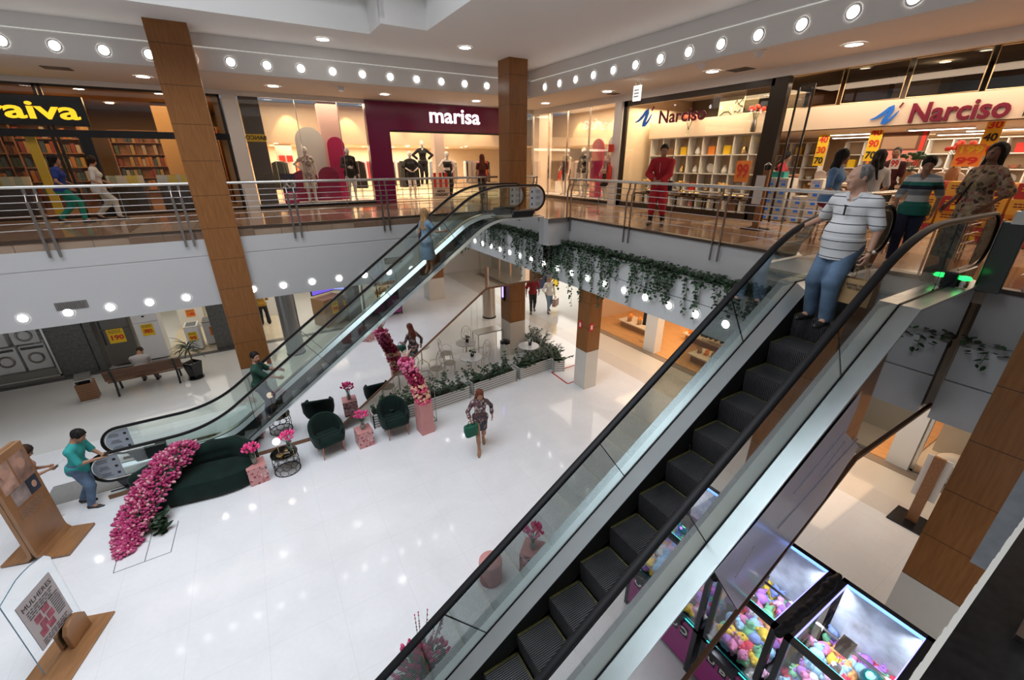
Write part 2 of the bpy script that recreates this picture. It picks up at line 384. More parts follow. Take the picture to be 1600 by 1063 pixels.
struct('trim_7', g, mat('cove_edge', (.95, .95, .9), .3, emit=.35))
g = MB()
g.bb(XL, 8.45, 11.25, 13.05, ZC, ZC+.1); g.bb(3.08, 8.45, 10.35, 11.25, ZC, ZC+.1); g.bb(4.08, 8.45, -6, 10.35, ZC, ZC+.1); g.bb(XL, -9, -6, 11.25, ZC, ZC+.1); g.bb(-9, 4.08, -6, .2, ZC, ZC+.1)
struct('ceiling.002', g, M_ceil)
g = MB()  # coffer sides
g.bb(-9, 3.08, 11.25, 11.35, ZC+.1, 9.55); g.bb(3.08, 3.18, 10.35, 11.35, ZC+.1, 9.55); g.bb(3.08, 4.08, 10.35, 10.45, ZC+.1, 9.55); g.bb(4.08, 4.18, .2, 10.45, ZC+.1, 9.55)
g.bb(-9, 2.98, 11.1, 11.35, 9.55, 12.6); g.bb(2.93, 3.18, 10.2, 11.35, 9.55, 12.6); g.bb(2.93, 4.08, 10.2, 10.45, 9.55, 12.6); g.bb(3.93, 4.18, .2, 10.45, 9.55, 12.6)
g.bb(-9.1, -9, .2, 11.35, ZC+.1, 12.6); g.bb(-9, 4.1, .1, .2, ZC+.1, 12.6)
struct('ceiling.003', g, M_ceil)
g = MB(); g.bb(-9.2, 4.3, 0, 11.5, 12.6, 12.65); struct('ceiling.004', g, mat('skylight_frame', (.05, .05, .05), .6))
g = MB(); g.bb(-1.2, 2.95, 11.0, 11.12, 9.95, 10.6); struct('trim_8', g, M_blk)
# surrounding walls out of the picture
g = MB(); g.bb(XL-.1, XL, -4, 26, 0, 9); struct('wall_side', g, M_wall)
g = MB(); g.bb(XL, 24, -4.1, -4, 0, 9); struct('wall_back', g, M_wall)
g = MB(); g.bb(XL, 24, 25.9, 26, 0, 9); g.bb(23.9, 24, -4, 26, 0, 9); struct('wall_far', g, M_wall)

# ---------------- columns ----------------
def column(x0, x1, y0, y1, ztop, label, seam=1.22, m=M_col, top_only=False):
    t = thing('column', label, 'column', ((x0+x1)/2, (y0+y1)/2, 0)); a, b = (x1-x0)/2, (y1-y0)/2
    MB().bb(-a, a, -b, b, seam, ztop).build('cladding', m, t); MB().bb(-a, a, -b, b, 0, seam-.006).build('base_cladding', M_colb, t)
    return t
cL = column(-1.04, -.32, 12.28, 12.95, 8.9, 'tall brown square column rising beside the man in a green shirt')
cC = column(6.86, 7.46, 11.58, 12.2, 8.9, 'tall brown square column behind the top of the far escalator')
cD = column(7.0, 7.46, 8.42, 8.86, 3.3, 'short brown column below the hanging vines with two small red signs') if False else column(7.5, 7.96, 8.36, 8.84, 3.4, 'short brown column below the hanging vines with two small red signs')
M_col2 = col_mat('brown_laminate_b', .728-1.09+.002)
cR = column(6.7, 7.5, -.02, .76, 8.9, 'broad brown tiled column beside the claw machines', seam=1.09, m=M_col2)
for (fx, fy, nx, ny) in ((-.12, -.24, 0, -1), (-.23, .09, -1, 0)):   # fire signs
    s = MB(); s.box((fx+nx*.01, fy+ny*.01, 1.98), (.16 if ny else .012, .16 if nx else .012, .22)); s.build('sign_plate', M_red, cD)
    s = MB(); s.box((fx+nx*.018, fy+ny*.018, 1.98), (.06 if ny else .012, .06 if nx else .012, .12)); s.build('sign_mark', M_white, cD)
t = thing('wall_lamp', 'violet glowing bar lamp on the brown column behind the cafe', 'lamp', (6.86, 11.95, 2.35))
MB().bb(-.06, 0, -.05, .05, -.42, .42).build('housing', M_blk, t); MB().bb(-.085, -.06, -.03, .03, -.3, .3).build('light_tube', mat('violet_glow', (.22, .16, 1), emit=5), t)
def cylcol(x, y, r, label, m):
    t = thing('column', label, 'column', (x, y, 0)); MB().lathe([(r, 0.05), (r, 3.05)], n=32).build('shaft', m, t, smooth=True); MB().lathe([(r+.02, 0), (r+.02, .05)], n=32).build('base_ring', M_black, t)
cylcol(.43, 15.75, .29, 'grey steel round column seen through the far escalator glass', mat('grey_steel', (.24, .245, .25), .28, .7))
cylcol(8.12, 15.5, .27, 'bronze-tinted steel round column behind the cafe seating', mat('bronze_steel', (.45, .38, .32), .25, .9))

# ---------------- recessed lamps ----------------
def lamp_proto(label, cat, n, r=.085, m=M_lamp, group=None, name='recessed_lamp'):
    n = Vector(n); up = Vector((0, 0, 1)) if abs(n.z) < .5 else Vector((0, 1, 0)); a = up.cross(n).normalized(); b = n.cross(a)
    t = thing(name, label, cat, (0, 0, -50), group=group)
    def disc(r0, r1, o0, o1, nn=20):
        mb = MB(); vs = []; N = nn
        for rr, o in ((r0, o0), (r1, o1)):
            for k in range(N): vs.append(a*rr*math.cos(2*PI*k/N)+b*rr*math.sin(2*PI*k/N)+n*o)
        fs = [(k, (k+1) % N, N+(k+1) % N, N+k) for k in range(N)]
        if r1 < 1e-4: pass
        mb.add(vs, fs); mb.add(vs[:N], [tuple(range(N))]) if r1 < 0 else None
        return mb, vs
    mb, vs = disc(r*1.35, r, .004, .016); mb.build('trim_ring', M_ring, t)
    mb = MB(); mb.add([a*r*math.cos(2*PI*k/20)+b*r*math.sin(2*PI*k/20)+n*.012 for k in range(20)], [tuple(range(20))]); mb.build('bulb', m, t)
    return t
def lamps(label, grp, n, pts, r=.085, m=M_lamp):
    p = lamp_proto(label, 'lamp', n, r, m, grp)
    for i, q in enumerate(pts):
        o = p if i == 0 else dup(p, q)
        o.location = q
        if len(pts) > 4: o['label'] = ORD[i]+' '+label
lamps('round white lamp in the fascia above the left gallery', 'round lamps in the upper left fascia', (0, -1, 0), [(-2.62+.737*i-.737*3, 13.1, 8.41) for i in range(17)])
lamps('round white lamp in the fascia above the right gallery', 'round lamps in the upper right fascia', (-1, 0, 0), [(8.5, 12.2-.74*i, 8.38) for i in range(16)])
lamps('round white lamp in the white face of the left gallery edge', 'round lamps in the lower left face', (0, -1, 0), [(-4.52+.7*i-.7, YE, 3.29) for i in range(16) if not i in (6,)], .082)
lamps('round white lamp in the white face below the hanging vines', 'round lamps among the vines', (-1, 0, 0), [(XE-.22, 15.3-.68*i, 3.385) for i in range(18)], .082)
lamps('round downlight in the left gallery ceiling', 'downlights of the left gallery', (0, 0, -1), [(x, 15.3, 8.278) for x in (-4.6, -1.6, 1.3, 4.45, 7.7)], .14)
lamps('round downlight in the right gallery ceiling', 'downlights of the right gallery', (0, 0, -1), [(10.2, y, 8.278) for y in (14.6, 11.3, 7.66, 4.72, 1.8)], .14)
lamps('round downlight in the white main ceiling', 'downlights of the main ceiling', (0, 0, -1), [(2.25, 12.2, ZC-.002), (5.4, 11.25, ZC-.002)], .14)
# vents
M_vent = mat('vent_grey', (.16, .15, .14), .6)
def vent(loc, n, label, wd=.62, ht=.2):
    t = thing('air_vent', label, 'vent', loc); u = (1, 0) if n[1] or n[2] else (0, 1)
    f = MB(); s = MB()
    if n[2]:
        f.bb(-wd/2, wd/2, -ht/2, ht/2, -.012, 0); 
        for i in range(8): s.bb(-wd/2+.03, wd/2-.03, -ht/2+.02+i*(ht-.04)/8, -ht/2+.03+i*(ht-.04)/8, -.02, -.012)
    else:
        f.bb(-wd/2, wd/2, -.012, 0, -ht/2, ht/2)
        for i in range(14): s.bb(-wd/2+.03+i*(wd-.06)/14, -wd/2+.045+i*(wd-.06)/14, -.025, -.012, -ht/2+.02, ht/2-.02)
    f.build('frame', M_vent, t); s.build('louvre', M_steel_d, t); return t
vent((-3.72, YE, 3.44), (0, -1, 0), 'grey louvred air vent in the white face above the bench', .52, .17)
vent((3.35, YE, 3.62), (0, -1, 0), 'grey louvred air vent seen through the far escalator glass', .52, .17)
vent((-3.1, 15.0, 8.28), (0, 0, -1), 'dark air vent in the gallery ceiling above the bookshop', .5, .4)
vent((10.6, 7.2, 8.28), (0, 0, -1), 'dark air vent in the gallery ceiling near the homeware window', .4, .5)
vent((10.75, 11.6, 8.28), (0, 0, -1), 'dark air vent in the gallery ceiling near the white pillar', .3, .3)
for (x, y, l) in ((3.0, 14.6, 'small smoke detector on the left gallery ceiling'), (9.2, 7.2, 'smoke detector cone on the right gallery ceiling, nearer the corner'), (9.2, 5.9, 'smoke detector cone on the right gallery ceiling, above the security guard side')):
    t = thing('smoke_detector', l, 'detector', (x, y, 8.28)); MB().lathe([(.05, -.12), (.09, -.06), (.1, 0)], n=16).build('cone', M_ring, t, smooth=True); MB().lathe([(.13, -.02), (.13, 0)], n=16).build('base_plate', M_ring, t)
t = thing('hanging_sign', 'small white lit sign hanging from the right gallery ceiling', 'sign', (9.5, 9.35, 8.28))
MB().bb(-.02, .02, -.13, .13, -.5, -.14).build('panel', mat('sign_white', (.9, .9, .85), emit=1.0), t); MB().bb(-.005, .005, -.08, -.07, -.14, 0).bb(-.005, .005, .07, .08, -.14, 0).build('hanger', M_steel, t)
g = MB(); scribble(g, (-.022, 0, -.32), .18, .22, (0, -1, 0), (0, 0, 1), 3); g.build('print', M_ink, t)
# ---------------- escalators ----------------
SL = .7002
def fillet(pts, R, n=10):
    """round the inner corners of an (x,z) polyline"""
    out = [pts[0]]
    for i in range(1, len(pts)-1):
        a, b, c = (Vector(p) for p in (pts[i-1], pts[i], pts[i+1])); u = (a-b).normalized(); v = (c-b).normalized()
        ang = u.angle(v); d = min(R/math.tan(ang/2), (a-b).length*.48, (c-b).length*.48); r = d*math.tan(ang/2)
        p0 = b+u*d; p1 = b+v*d; cen = b+(u+v).normalized()*(r/math.sin(ang/2))
        a0 = math.atan2(p0.y-cen.y, p0.x-cen.x); a1 = math.atan2(p1.y-cen.y, p1.x-cen.x); da = (a1-a0+PI) % (2*PI)-PI
        out += [(cen.x+r*math.cos(a0+da*k/n), cen.y+r*math.sin(a0+da*k/n)) for k in range(n+1)]
    out.append(pts[-1]); return out
def zat(path, x):
    for (x0, z0), (x1, z1) in zip(path, path[1:]):
        if x0 <= x <= x1: return z0+(z1-z0)*(x-x0)/(x1-x0) if x1 > x0 else z0
    return path[0][1] if x < path[0][0] else path[-1][1]
n = NT('ribbed_steel', .45, .6); s1 = n.math('SINE', n.math('MULTIPLY', n.Y, 2*PI/.019)); nz = n.noise(2.5, 5, (1, 1, 1))
lc = n.ramp(nz, [(.3, (.10, .10, .105)), (.7, (.21, .21, .22))]); M_rib = n.color(n.mix(n.math('GREATER_THAN', s1, .1), lc, (.012, .012, .012))); n.bump(s1, .6, .004)
M_yline = mat('yellow_edge', (.09, .08, .02), .8, var=.4, scale=20)
M_skirt = mat('skirt_dark', (.035, .035, .036), .45, .5)
M_notice = mat('notice_grey', (.42, .46, .52), .5); M_notice2 = mat('notice_dark', (.06, .065, .06), .5)
def escalator(sx, y0, label, deckR=2.0, film=False, xbot=0, xtop=0, mirror_end=7.7, wdeck='M'):
    """y0 = near glass plane; far glass at y0+1.04; sx = shift of the incline along X"""
    T = thing('escalator', label, 'escalator', (sx, y0+.52, 0))
    H = .52
    lo, hi = -1.26, 5.67
    deck = fillet([(lo-2.05+xbot, .05), (lo, .05), (hi, F+.05), (mirror_end-sx, F+.05)], 1.6)
    if deckR < 1: deck = [p for p in deck if p[0] < 4.0]+[(hi, F+.05), (mirror_end-sx, F+.05)]
    zr0, zr1 = .95, 5.71
    xr0 = (zr0-1.915)/SL; xr1 = (zr1-1.915)/SL
    xb, xt = -3.15+xbot, 7.05+xtop           # centres of the newel half circles
    R = .33
    rail = fillet([(xb, zr0), (xr0, zr0), (xr1, zr1), (xt, zr1)], 2.2, 14)
    def arc(cx, cz, a0, a1, n=14, r=R): return [(cx+r*math.cos(a0+(a1-a0)*k/n), cz+r*math.sin(a0+(a1-a0)*k/n)) for k in range(n+1)]
    loop = [(xb+.5, zr0-2*R)]+arc(xb, zr0-R, 1.5*PI, .5*PI)[:-1]+rail+arc(xt, zr1-R, .5*PI, -.5*PI)[1:]+[(xt-.5, zr1-2*R)]
    xs = sorted(set([x for x, z in deck]+[x for x, z in rail]+[xb+.1*i for i in range(4)]+[xt-.1*i for i in range(4)]))
    for side in (-1, 1):
        y = side*H
        # handrail: flat oval profile swept along the loop
        mb = MB(); prof = [(-.04, -.012), (-.034, .012), (-.018, .022), (.018, .022), (.034, .012), (.04, -.012), (.03, -.02), (-.03, -.02)]
        N = len(loop); vs = []; fs = []; m = len(prof)
        for i, (x, z) in enumerate(loop):
            a = Vector(loop[max(i-1, 0)]); b = Vector(loop[min(i+1, N-1)]); t = (b-a).normalized(); nx, nz_ = -t.y, t.x
            for (u, v) in prof: vs.append((x+nx*v, y+u, z+nz_*v))
        for i in range(N-1):
            for k in range(m): fs.append((i*m+k, (i+1)*m+k, (i+1)*m+(k+1) % m, i*m+(k+1) % m))
        fs += [tuple(range(m)), tuple((N-1)*m+k for k in range(m-1, -1, -1))]
        mb.add(vs, fs); mb.build('handrail', M_black, T, smooth=True)
        mb = MB(); off = [(x, z) for x, z in loop]
        for i in range(1, N-1):     # steel guide under the rubber
            pass
        prev = None
        pts = []
        for i, (x, z) in enumerate(loop):
            a = Vector(loop[max(i-1, 0)]); b = Vector(loop[min(i+1, N-1)]); t = (b-a).normalized(); pts.append((x+t.y*.032, y, z-t.x*.032))
        mb.tube(pts, .014, 6); mb.build('rail_guide', M_steel_d, T, smooth=True)
        # glass
        top = []; bot = []
        ta = arc(xb, zr0-R, PI, .5*PI, 8, R-.03)+[(x, z-.03) for x, z in rail]+arc(xt, zr1-R, .5*PI, 0, 8, R-.03)
        for x, z in ta:
            if x < xb: zb = zr0-R-math.sqrt(max(0, (R-.03)**2-(x-xb)**2))
            elif x > xt: zb = zr1-R-math.sqrt(max(0, (R-.03)**2-(x-xt)**2))
            else: zb = zat(deck, x)-.01
            if xb <= x < xb+.5: zb = max(zb, zr0-2*R+.03)
            if xt-.5 < x <= xt: zb = max(zb, zr1-2*R+.03)
            top.append((x, z)); bot.append((x, zb))
        MB().band(top, bot, y-.005, y+.005).build('glass_panel', M_gal, T)
        # glass joints
        for q in range(5):
            mb = MB(); x = -.55+1.78*q; zb = zat(deck, x); th = math.atan(SL)
            if 0.2 < x < 5.3: a = (x, y, zb); b = (x-math.sin(th)*.80, y, zb+math.cos(th)*.80)
            else: a = (x, y, zb); b = (x, y, zat(rail, x)-.03)
            mb.bar(a, b, .014, .008); mb.build('glass_joint', M_black, T)
        # seam, decks, skirt, side cladding (steel sheets)
        o = side
        def strip(ya, yb, za, zb, thick, name, m, x0=None):
            p = [(x, z+za) for x, z in deck]; q = [(x, z+zb) for x, z in deck]; n = len(p); vs = []; 
            for (x, z), (x2, z2) in zip(p, q): vs += [(x, ya, z), (x2, yb, z2), (x2, yb, z2-thick), (x, ya, z-thick)]
            fs = []
            for i in range(n-1):
                for k in range(4):
                    fs.append((4*i+k, 4*i+(k+1) % 4, 4*i+4+(k+1) % 4, 4*i+4+k))
            fs += [(0, 1, 2, 3), tuple(4*(n-1)+k for k in (3, 2, 1, 0))]
            mb = MB(); mb.add(vs, fs); return mb.build(name, m, T)
        strip(y+o*.012, y+o*.185, 0, 0, .03, 'outer_deck', M_alu)
        strip(y-.012, y+.012, .012, .012, .05, 'seam_gasket', M_black)
        strip(y-o*.012, y-o*.15, 0, -.085, .02, 'inner_deck', M_alu)
        strip(y-o*.15, y-o*.155, -.085, -.085, .34, 'skirt_panel', M_skirt)
        # side cladding: polished
        yo = y+o*.18
        brz = lambda x: max(0.0, -.65+SL*x)
        topp = [(x, z-.03) for x, z in deck]; X0 = deck[0][0]; X1 = deck[-1][0]
        xs2 = sorted(set([x for x, z in deck]+[.93, 5.45]))
        tp = [(x, zat(deck, x)-.03) for x in xs2]; zb_ = lambda x: 0.0 if x < .93 else (-.65+SL*x if x < 5.40 else 3.14)
        bt = [(x, zb_(x)) for x in xs2]
        MB().band(tp, bt, min(yo, yo-o*.02), max(yo, yo-o*.02)).build('side_panel', M_mirror, T)
        bx = [x for x in xs2 if x >= .92]
        MB().band([(x, zb_(x)+.0) for x in bx], [(x, zb_(x)-.045) for x in bx], yo-.022, yo+.022).build('bottom_trim', mat('bronze_trim', (.20, .10, .055), .35, .5), T)
        if .93 > lo-2: MB().bb(deck[0][0], .9, yo-.012, yo+.012, 0, .09).build('base_trim', mat('bronze_trim', (.2, .1, .05)), T)
        # newel bases and notices
        for (cx, cz, sg, gz) in ((xb, zr0, 1, 0), (xt, zr1, -1, F)):
            mb = MB(); mb.band([(cx+sg*.35-.35, cz-2*R+.03), (cx+sg*.35+.35, cz-2*R+.03)], [(cx+sg*.40-.28, gz), (cx+sg*.40+.28, gz)], y-.07, y+.07); mb.build('newel_base', M_blk, T, bevel=.02)
            a = arc(cx, cz-R, .5*PI, 1.5*PI, 12, R-.06) if sg > 0 else arc(cx, cz-R, -.5*PI, .5*PI, 12, R-.06)
            poly = [(x, z) for x, z in a]
            if sg > 0: poly = [(x, z) for x, z in a]+[(cx+.16, cz-2*R+.06), (cx+.16, cz-.06)]
            else: poly = [(x, z) for x, z in a]+[(cx-.16, cz-.06), (cx-.16, cz-2*R+.06)]
            nb = MB(); nb.prism([(p[0], p[1]) for p in poly], y-.009, y+.009, 'y')
            d = nb.build('notice_decal', M_notice if deckR > 1 else M_notice2, T)
            mb = MB()
            for s_ in (-1, 1):
                for r_ in range(3):
                    zz = cz-R+.16-.16*r_; x_ = cx+sg*.09
                    mb.box((x_, y+s_*.011, zz), (.05, .002, .05))
                    for q in range(3): mb.box((cx-sg*.10, y+s_*.011, zz+.03-.03*q), (random.uniform(.12, .2), .002, .008))
            mb.build('notice_print', M_ink, d)
    # underside
    bx = [.93, 5.40, mirror_end-sx]; zz = [0.02, 3.16, 3.16]
    MB().band([(x, z+.03) for x, z in zip(bx, zz)], list(zip(bx, zz)), -H-.16, H+.16).build('soffit', M_blk, T)
    # steps
    nose = fillet([(lo-.9, 0.005), (-1.0, 0.005), (5.92, F+.002), (6.5, F+.002)], 1.6)
    k0 = -.1; i = -4
    W = H-.158
    while True:
        x = k0+.4*i; i += 1
        if x > 6.2: break
        if x < -1.7: continue
        z = zat(nose, x); zp = zat(nose, x-.4)
        st = MB(); st.bb(x, x+.405, -W, W, z-.03, z, 0)
        # curved riser
        if z-zp > .03:
            for q in range(4):
                za = z-.03-(z-zp-.02)*q/4; zb2 = z-.03-(z-zp-.02)*(q+1)/4; st.bb(x+.008*q, x+.03+.008*q, -W, W, zb2, za, 0)
        st.bb(x+.385, x+.402, -W, W, z, z+.002, 1); st.bb(x, x+.4, -W, -W+.02, z, z+.002, 1); st.bb(x, x+.4, W-.025, W, z, z+.002, 1)
        st.build('step', [M_rib, M_yline], T)
    for (xa, xb_, z, nm) in ((lo-3.15+xbot, -1.65, .012, 'landing_plate'), (6.25, mirror_end-sx+.2, F+.012, 'landing_plate')):
        MB().bb(xa, xb_, -W, W, z-.02, z).build(nm, mat('landing_steel', (.40, .40, .39), .4, .5, var=.1, scale=30), T)
    MB().bb(-1.72, -1.55, -W, W, .008, .03).build('comb_plate', M_yline, T); MB().bb(6.15, 6.3, -W, W, F+.003, F+.02).build('comb_plate', M_yline, T)
    return T
EN = escalator(0.0, 1.534, 'large escalator carrying the man in the striped polo shirt', xtop=.64, mirror_end=7.72, deckR=.1)
EL = escalator(-.30, 10.06, 'escalator behind the green sofa carrying the woman in a denim dress', mirror_end=6.95, xtop=.0)
# protective white film peeling from the near escalator side
fz = lambda x: .93+SL*x-.04
fl = MB(); Yf = 1.349-.006
pts = [(2.89, 2.94), (3.4, 3.24), (4.83, 4.20), (4.86, 4.0), (4.80, 3.72), (5.36, 3.33), (4.9, 2.78), (3.57, 1.93)]
pts = [(x, z) for x, z in pts]
fl.prism([(p[0], p[1]) for p in pts], Yf-.003, Yf, 'y')
M_film = mat('white_film', (.60, .59, .68), .18, spec=.6)
f_ = fl.build('protective_film', M_film, None); tag(f_, 'torn white protective film stuck on the side of the large escalator', 'film')
mb = MB()
for a, b in (((3.9, 2.9), (5.2, 3.5)), ((4.0, 3.3), (4.75, 3.75)), ((3.3, 2.6), (3.5, 2.9)), ((4.85, 3.6), (4.5, 3.3))): mb.bar((a[0], Yf-.008, a[1]), (b[0], Yf-.008, b[1]), .012, .012)
mb.build('crease', M_film, f_)
# green status lamps at the landing
for (x, y, l) in ((7.08, 1.42, 'green glowing signal lamp on the near deck edge of the large escalator'),):
    t = thing('signal_lamp', l, 'lamp', (x, y, F+.06 if y < 1.5 else F+.01)); t.scale = (.8, .8, .9); MB().lathe([(.06, 0), (.065, .06), (.05, .1)], n=16).build('base', M_steel, t, smooth=True)
    MB().lathe([(.075, .1), (.08, .115), (.06, .14), (0, .15)], n=20).build('lens', mat('green_glow', (.02, 1, .15), emit=2.5), t, smooth=True)

# ---------------- railings ----------------
def railing(p0, p1, ztop, posts, label, outn, mids=(), ext=True, rods=6):
    p0 = Vector(p0); p1 = Vector(p1); d = (p1-p0).normalized(); n_ = Vector(outn); T = thing('railing', label, 'railing', (p0.x, p0.y, F)); L = (p1-p0).length
    MB().tube([(0, 0, 1.0), (d*L)+Vector((0, 0, 1.0))], .032, 10).build('top_rail', M_steel, T, smooth=True)
    for k in range(rods):
        z = .85-.132*k; MB().tube([(0, 0, z), d*L+Vector((0, 0, z))], .0085, 6).build('rod', M_steel, T, smooth=True)
    for s in posts:
        for e in (-.08, .08):
            c = d*(s+e); mb = MB(); zb = -.37 if ext else 0
            pts = [c+Vector((0, 0, .98)), c+Vector((0, 0, .86))-n_*.0, c+n_*.06+Vector((0, 0, .72)), c+n_*.06+Vector((0, 0, zb))]
            for a, b in zip(pts, pts[1:]): mb.bar(a, b, .014, .05)
            mb.build('post', M_steel_d, T)
    for s in mids: MB().bb(-.006, .006, -.006, .006, .15, .88).build('spacer', M_steel_d, T, loc=d*s)
    return T
railing((-12, YE-.0, F), (6.9, YE-.0, F), 1, [.03+(8.34-2.3*3)+2.3*k for k in range(7)]+[18.4], 'long steel railing along the left gallery edge', (0, -1, 0), mids=[2.8+2.3*k for k in range(7)])
railing((XE, 9.75, F), (XE, 2.85, F), 1, [.08, 2.32, 4.7, 6.8], 'steel railing along the right gallery edge, in front of the security guard', (-1, 0, 0), mids=[1.2, 3.5, 5.8])
railing((XE+.02, 2.85, F), (XE+1.5, 2.85, F), 1, [.1, 1.4], 'short steel railing beside the large escalator landing, behind the striped polo man', (0, 1, 0), ext=False)
railing((XE+.1, 11.5, F), (XE+.1, 12.4, F), 1, [.1, .8], 'short steel railing behind the far escalator top, beside the brown column', (-1, 0, 0), ext=False)
railing((XE+.02, 1.1, F), (XE+1.7, 1.1, F), 1, [.12, 1.5], 'short steel railing beyond the near side of the large escalator landing', (0, -1, 0), ext=False)
t = thing('barrier_panel', 'dark grey glazed barrier panel beside the large escalator top', 'panel', (XE-.25, 1.27, F))
MB().bb(-.03, .03, -.11, .11, -.02, .80).build('panel', mat('barrier_grey', (.04, .045, .042), .2), t, bevel=.01); MB().bb(-.036, .036, .11, .118, -.02, .82).build('edge_trim', M_steel_d, t); MB().tube([(0, -.02, .90), (.6, -.12, .95)], .04, 10).build('rail_end', M_steel, t, smooth=True)
MB().bb(-.05, .05, -.06, .04, .78, .92).build('clamp', M_steel, t)
# near railing base at the bottom right corner
t = thing('railing_post', 'stainless railing post foot on the black granite edge', 'post', (1.95, -.16, F))
MB().box((0, 0, .012), (.16, .16, .02)).build('foot_plate', M_steel_d, t); MB().tube([(0, 0, 0), (.02, 0, .45)], .025, 12).build('tube', M_steel, t, smooth=True)
MB().tube([(.10, 0, 0), (.12, 0, .45)], .018, 12).build('tube', M_steel, t, smooth=True)
t = thing('concrete_stub', 'grey concrete block hanging beside the broad brown column', 'block', (3.4, .12, 0))
a = px_(1515, 878, 3.6); b = px_(1567, 798, 3.6)
cq = py_(1515, 878, .22); t.location = (cq.x, .12, 0); g = MB(); g.bb(.0, .30, -.08, .10, cq.z, 4.62); g.build('block', mat('raw_concrete', (.22, .23, .235), .8, var=.15, scale=6), t)

# ---------------- vine planters ----------------
def leaf(mb, p, s, yaw, pitch, mi):
    c, sn = math.cos(yaw), math.sin(yaw)
    out = Vector((c, sn, 0)); side = Vector((-sn, c, 0)); dn = out*math.cos(pitch)+Vector((0, 0, math.sin(pitch)))
    nrm = side.cross(dn)
    P = [(0, 0, 0), (.45, .28, .06), (.42, .75, .02), (0, 1.25, -.06), (-.42, .75, .02), (-.45, .28, .06)]
    vs = [p+side*(x*s)+dn*(y*s)+nrm*(z*s) for x, y, z in P]; mb.add(vs, [(0, 1, 2, 3), (0, 3, 4, 5)], mi)
def vine_planter(y0, y1, label, X=XE-.15, dens=1.0, longest=1.25, zt=4.1, zface=3.02, face=True):
    T = thing('planter_trough', label, 'planter', (X, (y0+y1)/2, 0)); h = (y1-y0)/2
    if face:
        mb = MB(); n_ = max(1, round((y1-y0)/.8)); w_ = (y1-y0)/n_
        for i in range(n_):
            a = -h+i*w_; mb.bb(-.06, 0, a+.004, a+w_-.004, 3.62, zt); mb.bb(-.07, 0, a+.001, a+w_-.001, zface, 3.605)
        mb.build('trough_face', mat('planter_white', (.66, .68, .68), .35, var=.05, scale=2), T)
    MB().bb(0, .13, -h, h, zt-.1, zt-.02).build('soil', M_soil, T)
    mb = MB(); rnd = random.Random(int(y0*100)+5); L = y1-y0
    for i in range(int(380*L*dens)):      # mound along the top
        p = Vector((rnd.uniform(-.16, .14), rnd.uniform(-h, h), zt+rnd.uniform(-.08, .17))); leaf(mb, p, rnd.uniform(.045, .085), rnd.uniform(PI*.6, PI*1.4), rnd.uniform(-1.0, .5), rnd.choice((0, 0, 1)))
    ns = int(13*L*dens); stems = MB()
    for i in range(ns):
        yy = rnd.uniform(-h, h); ln = longest*(.22+.78*rnd.random()**1.1)*(.75+.25*math.sin(yy*2.1+y0)); x = -.09-rnd.uniform(0, .05); z = zt; pts = [(x+.05, yy, zt+.03)]; st = .07
        k = int(ln/st); dy = 0
        for q in range(k):
            z -= st; dy += rnd.uniform(-.02, .02); p = Vector((x-rnd.uniform(0, .03), yy+dy, z)); pts.append(tuple(p))
            for _ in range(rnd.choice((1, 2, 2, 2))):
                leaf(mb, p+Vector((rnd.uniform(-.03, .0), rnd.uniform(-.06, .06), 0)), rnd.uniform(.04, .078), rnd.uniform(PI*.6, PI*1.4), rnd.uniform(-1.45, -.5), rnd.choice((0, 0, 1)))
        if len(pts) > 2: stems.tube(pts, .004, 3, caps=False)
    tag(mb.build('vine_leaves', [M_leaf, M_leafd], T), kind='stuff'); tag(stems.build('vine_stems', M_leafd, T), kind='stuff')
    return T
vine_planter(2.78, 5.1, 'white planter with hanging vines, the one next to the large escalator', dens=1.0, longest=1.6)
vine_planter(5.1, 7.4, 'white planter with hanging vines below the security guard', dens=.9, longest=1.5)
vine_planter(7.4, 9.62, 'white planter with hanging vines above the short brown column', dens=1.0, longest=1.8)
vine_planter(9.62, 12.3, 'white planter with hanging vines behind the brown column corner', dens=1.0, longest=1.5)
vine_planter(12.35, 17.2, 'white planter with hanging vines deep in the corner beside the far escalator', dens=.75, longest=1.2)
vine_planter(-.6, 1.3, 'sparse planter on the white wall beside the broad brown tiled column', dens=.13, longest=.6)
